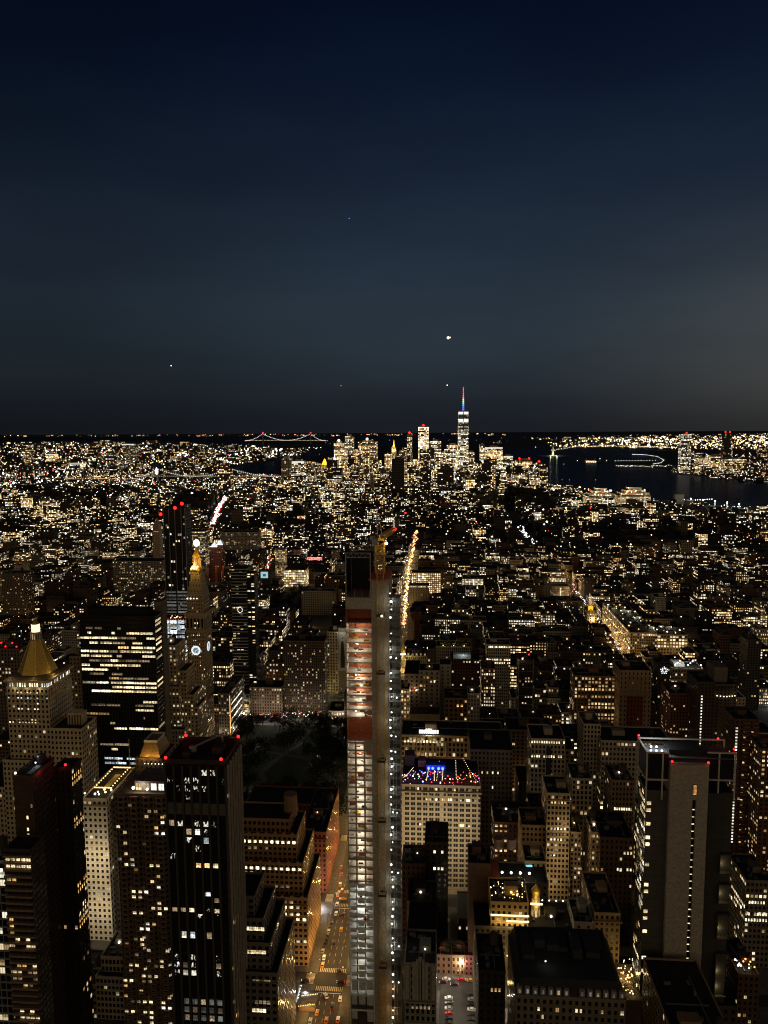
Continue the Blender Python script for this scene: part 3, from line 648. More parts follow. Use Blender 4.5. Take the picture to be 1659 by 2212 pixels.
def black_slab():
    Y = 610; st = S((.018, .015, .012), 1.6, 3.9, .82, .5, .05, .5, .7, 5, .6)
    t, X0, X1, Y0, Y1, Z = hero('office_slab', 'black slab office block with long bands of lit windows and a dark top', 'office block', 171, 333, 1330, Y, 16, st, 1640, 'black office slab', roof=False, par=0)
    MB().box(X0+5, X1-6, Y0+4, Y1-2, Z, Z+5, P((.01, .01, .01))).build('bulkhead', FAC, t)
    MB().box(xpx(333, 1310, Y+18), xpx(349, 1310, Y+18), Y+18, Y+30, 0, zpx(345, 1300, Y+18), P((.16, .135, .10))).build('service_core', FAC, t)
    zr = lambda y: zpx(250, y, Y)
    rows = [(1357, 'D', [(.08, .18), (.2, .3), (.5, .55)]), (1367.5, 'W', [(.1, .15), (.42, .47), (.62, .8)]), (1367.5, 'B', [(.8, .98)]), (1378, 'B', [(0, .25), (.25, .5)]), (1378, 'D', [(.5, .75)]), (1378, 'B', [(.88, 1)]), (1388.6, 'W', [(.12, .24), (.26, .6), (.69, .83)]),
            (1398.5, 'Y', [(.5, .65)]), (1398.5, 'B', [(.68, 1)]), (1407, 'B', [(0, .24)]), (1407, 'W', [(.25, .5), (.52, .97)]), (1417, 'B', [(0, .12), (.82, 1)]), (1417, 'W', [(.13, .42), (.48, .55)]), (1427, 'D', [(.1, .4), (.42, .92)]), (1427, 'W', [(.36, .5)]), (1437, 'W', [(0, .12), (.25, .8)]),
            (1446.5, 'B', [(0, .36)]), (1456, 'D', [(.1, .3), (.4, .55)]), (1465, 'Y', [(.36, .5)]), (1465, 'D', [(.5, .9)]), (1474.5, 'B', [(0, .36), (.38, .7), (.7, 1)]), (1484, 'B', [(.55, 1)]), (1484, 'W', [(.4, .55)]), (1493, 'B', [(.12, .38)]), (1493, 'W', [(.38, 1)]),
            (1515, 'B', [(.8, 1)]), (1523, 'D', [(.1, .5), (.7, .95)]), (1533, 'W', [(.7, .95)]), (1542, 'Y', [(.03, .35)]), (1562, 'W', [(.35, .42)]), (1573, 'B', [(.4, .58), (.6, 1)]), (1608, 'D', [(.2, .6)]), (1618, 'B', [(.35, .44)]), (1638, 'C', [(.25, .5), (.55, .9)]), (1648, 'C', [(.25, .55), (.6, .9)])]
    w = X1-X0
    for y, k, sp in rows:
        for a, b in sp:
            n = max(1, round((b-a)/.16)); 
            for q in range(n):
                if NWIN.get(t.name, 0) > 97: break
                NWIN[t.name] = NWIN.get(t.name, 0)+1
                xa, xb = a+(b-a)*q/n, a+(b-a)*(q+1)/n
                inst(PANE[k+'b'], 'window_band', t, (X0+w*(xa+xb)/2, Y0-.02, zr(y)), (w*(xb-xa)*.97, 1, 2.0))
    for y in (1345, 1353, 1367, 1385, 1395, 1408, 1425, 1474, 1485, 1573, 1612):
        if NWIN[t.name] > 99: break
        NWIN[t.name] += 1; inst(PANE['Wb'], 'window_band', t, (X1+.02, Y0+8, zr(y)+1), (13, 1, 2.0), math.pi/2)
    mb = MB()
    for k in range(27): x = X0+w*k/26; mb.box(x-.12, x+.12, Y0-.3, Y0, 0, Z-12, P((.02, .018, .015)))
    mb.build('mullions', METAL, t)
black_slab()
def stepped_block():
    Y = 690; st = S(LIME, 3.3, 3.9, .45, .5, .30, 1.5, .75, 2, .35)
    t, X0, X1, Y0, Y1, Z = hero('stepped_block', 'massive pale stone office block with stepped setbacks beside the clock tower', 'office block', 341, 380, 1396, Y, 25, st, 1640, 'stepped stone block', lampp=1)
    x2, x3, x4 = xpx(401, 1450, Y), xpx(416, 1505, Y), xpx(426, 1530, Y)
    block(t, X1+.02, x2, Y0+1, Y1+2, 0, zpx(412, 1452, Y), st, 3, 'setback_wall', cornice=.6); block(t, x2+.02, x3, Y0+2, Y1+4, 0, zpx(430, 1505, Y), st, 6, 'setback_wall'); block(t, x3+.02, x4, Y0+3, Y1+6, 0, zpx(442, 1532, Y), st, 8, 'setback_wall')
    block(t, X0+4, X1+4, Y0-7, Y0-.02, 0, zpx(370, 1480, Y), st, 10, 'setback_wall', cornice=.6); block(t, X0-2, X1-5, Y0-14, Y0-7.02, 0, zpx(360, 1552, Y), st, 13, 'setback_wall', cornice=.6)
    block(t, X1-4.9, x2+2, Y0-15, Y0-7.05, 0, zpx(400, 1565, Y), st, 14, 'setback_wall')
stepped_block()
def clock_tower():
    Y = 768; st = S((.40, .30, .18), 2.3, 3.8, .42, .48, .17, 1.5, .85, 2, .35)
    X0, X1 = xpx(404, 1395, Y), xpx(442, 1395, Y); w = X1-X0; D = 26; cx, c_y = (X0+X1)/2, Y+D/2
    z = lambda y: zpx(425, y, Y)
    t = thing('clock_tower', 'tall stone tower with lit clock faces, pyramid roof and golden cupola', 'tower', (cx, c_y, 0))
    OCC.append((398, 468, 1178, 1600, Y, X0, X1, Y+D, 'clock tower'))
    MB().box(X0, X1, Y, Y+D, 0, z(1365), st, 3).build('shaft', FAC, t)
    MB().box(X0-1, X1+1, Y-1, Y+D+1, z(1365)+.01, z(1361), P((.4, .3, .18)), bottom=True).build('cornice', FAC, t)
    MB().box(X0-.3, X1+.3, Y-.3, Y+D+.3, z(1361)+.01, z(1331), S((.40, .30, .18), 4, 12, .5, .7, .1, .8, .9), 4).build('loggia', FAC, t)
    mb = MB()
    for k in range(6): x = X0+w*k/5; mb.box(x-.45, x+.45, Y-.9, Y-.3, z(1361), z(1333), P((.4, .3, .18)))
    mb.build('columns', FAC, t)
    MB().box(X0-1.6, X1+1.6, Y-1.6, Y+D+1.6, z(1331)+.01, z(1325), P((.42, .32, .2)), bottom=True).build('balcony', FAC, t)
    MB().box(X0+1, X1-1, Y+1, Y+D-1, z(1325)+.01, z(1296), st, 7).build('upper_storey', FAC, t)
    p = lambda g: [(X0+g, Y+g), (X1-g, Y+g), (X1-g, Y+D-g), (X0+g, Y+D-g)]
    MB().prism(p(.6), z(1296)+.01, z(1236), S((.30, .24, .15), 3, 6, .3, .35, .10, 1.0, .8), 2, None, p(w*.30)).build('pyramid_roof', FAC, t)
    g = w*.30
    MB().box(X0+g-1, X1-g+1, Y+g-1, Y+D-g+1, z(1236)+.01, z(1230), P((.45, .3, .1)), bottom=True).build('lantern_base', GOLDR, t)
    MB().ngon(cx, c_y, 3.4, 8, z(1230)+.01, z(1207), S((.5, .35, .1), 1.6, 14, .55, .9, 2, 1.9, 1.5, 9, 0)).build('lantern', FAC, t)
    mb = MB()
    for k in range(8): a = math.pi*k/4; mb.bar((cx+4.1*math.cos(a), c_y+4.1*math.sin(a), z(1230)), (cx+4.1*math.cos(a), c_y+4.1*math.sin(a), z(1207)), .45, P((.5, .3, .1)))
    mb.build('lantern_columns', GOLDR, t)
    MB().ngon(cx, c_y, 4.8, 8, z(1207)+.01, z(1203), P((.5, .35, .1))).build('lantern_cornice', GOLDR, t)
    MB().ngon(cx, c_y, 4.0, 12, z(1203)+.01, z(1188), P((.5, .35, .1)), 1.2).build('cupola', GOLDR, t)
    MB().bar((cx, c_y, z(1188)), (cx, c_y, z(1181)), .8, P((.4, .3, .1)), 8).build('finial', GOLDR, t)
    inst(BULB['n'], 'crown_light', t, (cx, c_y, z(1177)), (3.6, 3.6, 3.9))
    for k in range(6):
        x = X0+g+(w-2*g)*(k+.5)/6; inst(BULB['y'], 'cupola_light', t, (x, Y+g-1.6, z(1231)+.6+(k % 2)*2), (1.1,)*3)
    for dx in (-6, 6): point('cupola_flood', t, (cx+dx, Y+g-4, z(1226)), 3800, (1, .55, .08), .5); 
    for dx in (-4, 4): point('cupola_flood', t, (cx+dx, c_y-7, z(1204)), 1500, (1, .55, .08), .5)
    for k in range(4): inst(BULB['n'], 'terrace_light', t, (X0+2+w*.18*k, Y+.4, z(1295)+.8), (.75 if k < 2 else .5,)*3)
    rr = 4.9                                            # clock faces
    for face in ('N', 'W'):
        f = MB(); hnd = MB(); n = 28
        def pt(a, r, d):
            h, v = r*math.sin(a), r*math.cos(a)
            return (cx+h, Y-d, z(1405)+v) if face == 'N' else (X1+d, c_y+h, z(1403)+v)
        ccol = lampst('c', 1.15); dk = P((.02, .02, .03))
        for k in range(n):
            a, b = 2*math.pi*k/n, 2*math.pi*(k+1)/n
            f.face([pt(a, rr*.62, .25), pt(a, rr, .25), pt(b, rr, .25), pt(b, rr*.62, .25)], ccol)
            f.face([pt(a, rr*.34, .28), pt(a, rr*.5, .28), pt(b, rr*.5, .28), pt(b, rr*.34, .28)], lampst('c', .25))
            f.face([pt(a, rr, .25), pt(a, rr, 0), pt(b, rr, 0), pt(b, rr, .25)], ccol)
            f.face([pt(0, 0, .22), pt(a, rr*.62, .22), pt(b, rr*.62, .22)], lampst('c', .12))
        for k in range(12):
            a = 2*math.pi*k/12; hnd.bar(pt(a, rr*.66, .35), pt(a, rr*.9, .35), .16, dk)
        for a, l in ((3.6, rr*.55), (1.2, rr*.8)): hnd.bar(pt(a+math.pi, rr*.15, .4), pt(a, l, .4), .26, lampst('c', .9))
        o = f.build('clock_face', LAMP, t); hnd.build('clock_hands', LAMP, o)
    wins(t, 'N', Y, X0, X1, z(1580), z(1370), 9, 55, rc(9, 55, 66, 'WYWN', 9), .48, .5, '1')
    wins(t, 'N', Y-.3, X0, X1, z(1361), z(1331), 7, 3, [(3, 1, 'W'), (4, 1, 'W'), (3, 2, 'W'), (5, 2, 'Y')], .35, .4, '1')
clock_tower()
def glass_tower():
    Y = 930; st = S((.02, .022, .025), 2.6, 3.9, .8, .75, .10, .8, .5, 2, .3)
    t, X0, X1, Y0, Y1, Z = hero('glass_tower', 'dark glass tower with red lights at its notched top behind the clock tower', 'tower', 352, 399, 1098, Y, 24, st, 1330, 'red tipped glass tower', roof=False, par=0)
    MB().box(X1-8, X1-.1, Y0+.1, Y1, Z, zpx(390, 1090, Y), st, 4).build('crown', FAC, t); MB().box(X0+.1, X0+8, Y0+4, Y1, Z-14, Z+1.5, st, 4)
    mb = MB()
    for x in (X0, X0+7, X1-13, X1-5, X1): mb.bar((x, Y0-.1, 60), (x, Y0-.1, Z), .35, P((.1, .1, .1)))
    mb.build('corner_trim', STEEL, t)
    for x, y in ((347, 1113), (378, 1099), (393, 1090)): p = W(x, y, Y-.5); beacon(t, (p.x, p.y, p.z+1.2), 2.2)
    q = 24; wins(t, 'N', Y0, X0, X1, zpx(370, 1340, Y), zpx(370, 1275, Y), 2, 9, [(i, j, 'G') for j in range(9) for i in range(2)], .9, .6, 'b', 'window_band'); wins(t, 'N', Y0, X0, X1, zpx(370, 1275, Y), Z, 8, 24, rc(8, 24, 20, 'WNDG', 3), .6, .6, '1')
    # bright low block with a planted terrace in front
    t, X0, X1, Y0, Y1, Z = hero('glass_block', 'low cold bright glass block with a party roof beneath the red tipped glass tower', 'office block', 350, 399, 1338, 860, 20, S((.05, .05, .05), 5, 5, .9, .7, .6, 1, .1), 1390, 'bright glass block', roof=False, par=.6)
    wins(t, 'N', Y0, X0, X1, zpx(370, 1392, 860), Z, 3, 5, [(i, j, 'C') for i in range(3) for j in range(5)], .93, .72, '')
    for k in range(16): inst(BULB[rnd.choice('wyor')], 'roof_lamp', t, (X0+(X1-X0)*rnd.random(), Y0+rnd.uniform(.5, 14), Z+1.4), (rnd.uniform(.3, .7),)*3)
    for k in range(9): inst(BULB['r'], 'red_lamp', t, (X0+(X1-X0)*(k+.5)/9, Y0-.4, Z+.3), (.4,)*3)
glass_tower()
def slat_tower():
    Y = 862; st = S((.02, .02, .02), 3, 3.7, .85, .75, .05, .5, .6)
    t, X0, X1, Y0, Y1, Z = hero('slat_tower', 'slim dark residential tower ringed by pale floor edges right of the clock tower', 'tower', 499, 531, 1228, Y, 20, st, 1500, 'slim striped tower', roof=False, par=0)
    z = 32; n = 0; x1 = X1+4
    MB().box(X1+.02, x1+5, Y0+3, Y1-1, 0, Z-6, st, 8).build('side_bay', FAC, t)
    while z < Z and n < 60:
        if n % 11 != 5: MB().box(X0-.2, X1+.2, Y0-.5, Y0+4, z, z+.65, P((.45, .44, .38)), bottom=True).build('floor_edge', FAC, t)
        z += 3.7; n += 1
    wins(t, 'N', Y0, X0, X1, 30, Z, 4, 50, rc(4, 50, 26, 'WWDG', 5), .8, .5, '1'); wins(t, 'N', Y0+3, X1, X1+9, 30, Z-6, 2, 48, rc(2, 48, 26, 'WYWN', 15), .8, .5, '1')
    for k in range(10): a = k*.63; inst(BULB['n'], 'wreath_lamp', t, (xpx(519, 1317, Y)+2.8*math.cos(a), Y0-1, zpx(519, 1317, Y)+3.4*math.sin(a)), (.42,)*3)
    t, X0, X1, Y0, Y1, Z = hero('glass_shop', 'glass corner shop with a yellow lit band below the slim striped tower', 'shop', 497, 538, 1500, 838, 20, S((.2, .2, .16), 4, 4, .8, .7, .5, .5, .9), 1552, 'yellow lit shop', roof=False, par=.4)
    for i, (k, y) in enumerate((('D', 1512), ('Y', 1524), ('W', 1535), ('B', 1544))): inst(PANE[k+'b'], 'window_band', t, ((X0+X1)/2, Y0-.02, zpx(515, y, 838)), ((X1-X0)*.94, 1, 2.6))
    mb = MB(); ya = zpx(515, 1523, 838)
    for k in range(8): x = X0+1+(X1-X0-3)*k/8; mb.bar((x, Y0-.4, ya-1.1), (x+1.4, Y0-.4, ya+1.1), .22, lampst('y', 1.5)); mb.bar((x, Y0-.4, ya+1.1), (x+1.4, Y0-.4, ya+1.1), .2, lampst('y', 1.5))
    mb.build('light_tube', LAMP, t); point('shop_light', t, ((X0+X1)/2, Y0-8, 5), 5000, (1, .9, .7), 1)
slat_tower()
def dark_fin_tower():
    Y = 330; st = S((.010, .010, .011), 3.4, 3.7, .86, .7, .015, .4, .6)
    X0, X1 = xpx(357, 1652, Y), xpx(487, 1652, Y); Z = zpx(420, 1652, Y); D = 27
    t = thing('fin_tower', 'black glass tower with bronze fins and red beacons round a dark crown', 'tower', ((X0+X1)/2, Y+D/2, 0))
    OCC.append((350, 522, 1590, 2400, Y, X0, X1, Y+D, 'black finned tower'))
    block(t, X0, X1, Y, Y+D, 0, Z, st, 2, par=0, roofc=(.02, .02, .02))
    zt = zpx(430, 1648, Y)
    # open crown: rim, inner parapets, machinery
    mb = MB(); h = Z+.1
    mb.ring(X0+.5, X1-.5, Y+.5, Y+D-.5, Z, Z+2.2, .4, P((.05, .03, .03))); mb.build('crown_parapet', FAC, t)
    MB().box(X0+6, X0+9, Y+6, Y+10, Z, Z+3, P((.06, .04, .04))).box(X1-10, X1-5, Y+12, Y+19, Z, Z+3, P((.06, .04, .04))).build('bulkhead', FAC, t)
    mb = MB(); q = P((.3, .1, .1)); mb.bar((X0+9, Y+11, Z+3.5), (X1-8, Y+23, Z+5.5), .5, q); mb.box(X0+8, X0+11, Y+10, Y+12, Z+1.5, Z+4.4, q); mb.bar((X1-8, Y+23, Z), (X1-8, Y+23, Z+5.5), .5, q); mb.build('cleaning_crane', STEEL, t)
    for p in ((X0+.3, Y), (X1-2, Y), (X0+1, Y+D-1), (X1-1, Y+D-1)):
        beacon(t, (*p, Z+3.0), .75); point('beacon_glow', t, (p[0], p[1]+(1.5 if p[1] == Y else -1.5), Z+4.4), 90, (1, .05, .04), .4)
    for k in range(8):
        x = X0+(X1-X0)*k/7; MB().box(x-.45, x+.45, Y-.9, Y-.003, 0, Z-.4, P((.05, .045, .035))).build('fin', FAC, t)
    for k in range(6): y = Y+(D)*(k+.5)/6; MB().box(X1+.003, X1+1.0, y-.13, y+.13, 0, Z-.6, P((.42, .37, .30))).build('fin', FAC, t)
    z = lambda y: zpx(430, y, Y)
    mb = MB()
    for k in range(7): x = X0+(X1-X0)*(k+.5)/7; mb.box(x-1.6, x+1.6, Y-.2, Y-.004, z(1760), z(1735), P((.10, .09, .08)))
    mb.build('louvre_panel', FAC, t)
    w = lambda L, y0, y1, nz: wins(t, 'N', Y, X0, X1, z(y1), z(y0), 7, nz, L, .62, .75, '1')
    w([(6, 1, 'S'), (2, 1, 'S'), (5, 0, 'S'), (3, 1, 'S'), (3, 2, 'S'), (1, 2, 'S'), (0, 1, 'S'), (2, 2, 'S'), (4, 0, 'S'), (4, 2, 'S'), (2, 3, 'S')], 1660, 1730, 4)
    w([(0, 0, 'D'), (1, 0, 'S'), (2, 1, 'D'), (3, 1, 'N'), (3, 0, 'S'), (4, 0, 'S'), (4, 1, 'S'), (4, 2, 'C'), (2, 2, 'S'), (3, 3, 'S'), (5, 0, 'S'), (0, 4, 'S')], 1770, 1860, 5)
    w([(3, 0, 'Y'), (4, 0, 'Y'), (5, 0, 'W')], 1862, 1876, 1); w([(4, 0, 'C'), (5, 1, 'D')], 1924, 1950, 2)
    w([(0, 0, 'D'), (2, 0, 'W'), (5, 0, 'W'), (1, 0, 'D'), (3, 1, 'S'), (5, 1, 'S'), (4, 0, 'S')], 1960, 1985, 2); w([(1, 0, 'N'), (2, 0, 'C'), (4, 0, 'D')], 2010, 2030, 1)
    w([(0, 0, 'S'), (2, 0, 'S'), (5, 0, 'S'), (1, 1, 'D'), (2, 1, 'S'), (5, 1, 'D'), (0, 2, 'S'), (0, 1, 'S'), (1, 2, 'N'), (2, 2, 'N'), (5, 2, 'S')], 2060, 2110, 3)
    w([(i, j, 'G' if (i+j) % 3 else 'D') for i in range(1, 6) for j in range(3)], 2155, 2207, 3)
    wins(t, 'W', X1, Y, Y+D, 0, Z, 7, 52, rc(7, 52, 22, 'OYDY', 8), .3, .6, '1')
dark_fin_tower()
def red_slabs():
    Y = 338; st = S((.06, .038, .028), 2.6, 3.3, .5, .5, .05, 1.1, .85)
    t = None
    t, X0, X1, Y0, Y1, Z = hero('apartment_tower', 'dark brown twin slab tower washed red by its roof beacons', 'apartment tower', 28, 70, 1682, Y, 20, S((.075, .042, .03), 60, 3.3, 0, 0, 0), 2400, 'dark twin slab tower', roof=False, par=1.6, sides=st)
    xe = xpx(153, 1662, Y+20)
    za = zpx(140, 1662, Y+20)
    block(t, X1+.02, xe, Y0+20.02, Y0+31, 0, za, S((.03, .02, .017), 3.2, 3.2, .4, .6, .05, 1.4, .8), 4, 'rear_slab', sides=S((.03, .02, .017), 3.2, 3.2, .4, .6, .16, 1.7, .85, 2, .6))
    MB().box(X0+4, X1-3, Y0+5, Y0+18, Z+.01, Z+.3, P((.45, .45, .45))).build('roof_deck', FAC, t)
    MB().ngon(X1-4, Y0+16, 2.2, 10, Z, Z+5, P((.04, .03, .03))).build('roof_tank', FAC, t)
    for p in ((X0+1, Y0+.6, Z+2.4),): inst(BULB['w'], 'roof_lamp', t, p, (.6,)*3)
    point('roof_light', t, ((X0+X1)/2, Y0+14, Z+5), 300, (.9, .95, 1), .6); inst(BULB['c'], 'roof_lamp', t, ((X0+X1)/2, Y0+12, Z+2.6), (.4,)*3)
    beacon(t, (xe-3, Y0+20.5, za+2.2), .7); point('beacon_glow', t, (xe-4, Y0+18.5, za+2), 120, (1, .06, .04), .4); point('beacon_glow', t, (X1+2.5, Y0+6, Z+1), 300, (1, .06, .04), .5)
    wins(t, 'W', xe, Y0+20, Y0+31, 0, za, 5, 50, [(i, j, 'Y') for j in (1, 2, 8, 9, 19, 20, 24, 25, 26) for i in range(5) if rnd.random() < .75]+rc(5, 50, 18, 'YWD', 2), .5, .72, '1')
    wins(t, 'N', Y0, X0, X1, 0, Z, 4, 55, [(2, j, 'W') for j in (6, 8, 9, 10, 13)]+[(3, 4, 'D')], .45, .6, '1')
    # lower wing with balcony ledges
    t, X0, X1, Y0, Y1, Z = hero('balcony_block', 'dark block with horizontal balcony ledges and warm lit flats at the left edge', 'apartment block', 10, 66, 1838, 318, 12, S((.05, .035, .026), 3.2, 3.2, .8, .55, .05, 1, .8), 2400, 'ledge balcony block', roof=False)
    k = 0; z = Z-2.4
    while z > 10 and k < 40:
        MB().box(X0-.3, X1+.3, Y0-1.5, Y0-.01, z-.25, z+.7, P((.22, .16, .11)), bottom=True).build('balcony', FAC, t); z -= 3.25; k += 1
    zz2 = lambda y: zpx(40, y, 318)
    wins(t, 'N', Y0, X0, X1, Z-3.25*28-2.4, Z-2.4, 5, 28, [(i, j, 'W') for j in (0, 1) for i in range(5)]+[(0, 3, 'W'), (1, 3, 'Y')]+rc(5, 28, 26, 'YWWD', 3, (9, 10, 11, 12, 13, 16, 17, 18, 19, 23, 24)), .85, .52, '')
    inst(BULB['n'], 'roof_lamp', t, (X0-2, Y0-.5, zz2(1880)), (.8,)*3)
    hero('left_annex', 'bright glazed annex at the very left edge beside the ledge balcony block', 'office block', -40, 9, 1862, 322, 14, S((.2, .2, .18), 3, 4, .85, .75, .22, 2.0, .5, 2, .2), 2400, 'glazed annex')
red_slabs()
def wavy_flats():
    Y = 372; st = S((.20, .135, .09), 2.9, 3.0, .62, .5, .11, 1.25, .85, 2, .3)
    X0, X1 = xpx(246, 1722, Y), xpx(356, 1722, Y); Z = zpx(300, 1722, Y); D = 26
    t = thing('apartment_tower', 'brown apartment tower with faceted balcony bays left of the black finned tower', 'apartment tower', ((X0+X1)/2, Y+D/2, 0))
    OCC.append((243, 362, 1700, 2400, Y, X0, X1, Y+D, 'faceted brown flats'))
    n = 4; w = (X1-X0)/n; poly = []
    for k in range(n): poly += [(X0+w*k, Y+1.5), (X0+w*(k+.28), Y), (X0+w*(k+.72), Y)]
    poly += [(X1, Y+1.5), (X1, Y+D), (X0, Y+D)]
    MB().prism(poly, 0, Z, st, 3).build('wall', FAC, t)
    for k in range(58):
        z = 8+k*3.0
        if z > Z-2: break
        mb = MB()
        for j in range(n): mb.prism([(X0+w*(j+.22), Y-.01), (X0+w*(j+.3), Y-.9), (X0+w*(j+.74), Y-.9), (X0+w*(j+.8), Y-.01)], z, z+.75, P((.26, .18, .12)))
        mb.box(X0+.1, X1-.1, Y-.2, Y-.02, z+.2, z+.5, P((.22, .155, .10)), bottom=True); mb.build('balcony', FAC, t)
    MB().ring(X0, X1, Y+1.6, Y+D, Z, Z+1.2, .4, P((.2, .15, .1))).build('parapet', FAC, t)
    MB().box(X0+9, X1-2, Y+6, Y+D-4, Z, Z+6, S((.2, .16, .12), 4, 6, .7, .6, .6, 1.4, .4), 6).build('penthouse', FAC, t)
    inst(BULB['n'], 'roof_lamp', t, (X0+9, Y+4, Z+3), (.9,)*3); inst(BULB['n'], 'roof_lamp', t, (X0+16, Y+5, Z+2), (.7,)*3); point('roof_light', t, (X0+13, Y+3.5, Z+4), 700, (1, .95, .85), .6)
    for k in range(9): inst(BULB['c'], 'string_lamp', t, (X0+7+k*2, Y+D-1, Z+6.8), (.28,)*3)
    r = random.Random(12)
    cells = [(1, j) for j in (17, 18, 21, 22, 33, 34)]+[(2, j) for j in (8, 11, 12, 14, 15, 18, 19, 20)]
    wins(t, 'N', Y-.02, X0, X1, 8, Z, 8, 44, rc(8, 44, 78, 'WYWNWD', 6), .6, .5, '')
wavy_flats()
def bronze_cap():
    Y = 480; st = S((.10, .065, .045), 3.2, 3.6, .35, .5, .06, 1, .8)
    t, X0, X1, Y0, Y1, Z = hero('brick_tower', 'dark brick tower capped by a flared bronze hipped roof', 'tower', 292, 350, 1640, Y, 24, st, 1730, 'bronze capped tower', roof=False, par=.8)
    g = [(X0+2, Y0+2), (X1-2, Y0+2), (X1-2, Y1-2), (X0+2, Y1-2)]; h = [(X0+5, Y0+5), (X1-5, Y0+5), (X1-5, Y1-5), (X0+5, Y1-5)]
    zt = zpx(320, 1610, Y); MB().prism(g, Z+.01, zt, P((.3, .2, .1)), 0, None, h).build('hipped_roof', COPPER, t)
    MB().ring(X0+4.6, X1-4.6, Y0+4.6, Y1-4.6, zt, zt+1.5, .5, P((.7, .68, .62))).build('roof_rim', FAC, t)
    for x in (X0+6, X1-6): point('roof_flood', t, (x, Y0-3, Z+1.5), 950, (1, .66, .22), .5)
    block(t, X0-16, X0-.02, Y0+3, Y1+4, 0, zpx(280, 1700, Y), st, 3, 'wing_wall')
    # neighbouring terrace building with string lights and a flagpole
    t, X0, X1, Y0, Y1, Z = hero('garden_roof_block', 'floodlit pale stone building with a roof garden strung with yellow lights', 'building', 178, 230, 1728, 452, 46, S(WHITE, 3.4, 3.9, .5, .5, .14, 1.5, .8, 2, .3), 1905, 'string light roof garden', roof=False, cornice=.8, seed=4)
    for k in range(24): inst(BULB['y'], 'string_lamp', t, (X0+4+(X1-X0-5)*(k % 12)/11, Y0+10+(0 if k < 12 else 30), Z+3.4), (.42,)*3)
    for k in range(20): inst(BULB['y'], 'string_lamp', t, (X0+3.5 if k % 2 else X1-1.5, Y0+10+30*(k//2)/9, Z+3.4), (.42,)*3)
    for k in range(7): inst(BULB[rnd.choice('nnw')], 'roof_lamp', t, (X0+rnd.random()*(X1-X0), Y0+rnd.uniform(2, 12), Z+2.5), (rnd.uniform(.5, .9),)*3)
    MB().box(X0+7, X1-5, Y0+16, Y0+34, Z+.5, Z+1.1, P((.4, .3, .12))).build('planter', FAC, t)
    for y in (14, 36): point('garden_light', t, ((X0+X1)/2, Y0+y, Z+7), 1100, (1, .75, .25), .8)
    MB().bar((X1-1, Y0+40, Z), (X1-1, Y0+40, Z+24), .22, P((.5, .5, .5))).build('flagpole', STEEL, t)
    for x, z in ((-2, 55), (8, 60), (18, 55), (0, 22), (14, 22)): point('facade_light', t, (X0+x, Y0-15, z), 3600, (1, .84, .56), 1)
    block(t, X1+.02, X1+14, Y0+6, Y1, 0, Z-5, S((.10, .075, .05), 3.4, 3.9, .4, .5, .1, 1), 3, 'wing_wall')
bronze_cap()
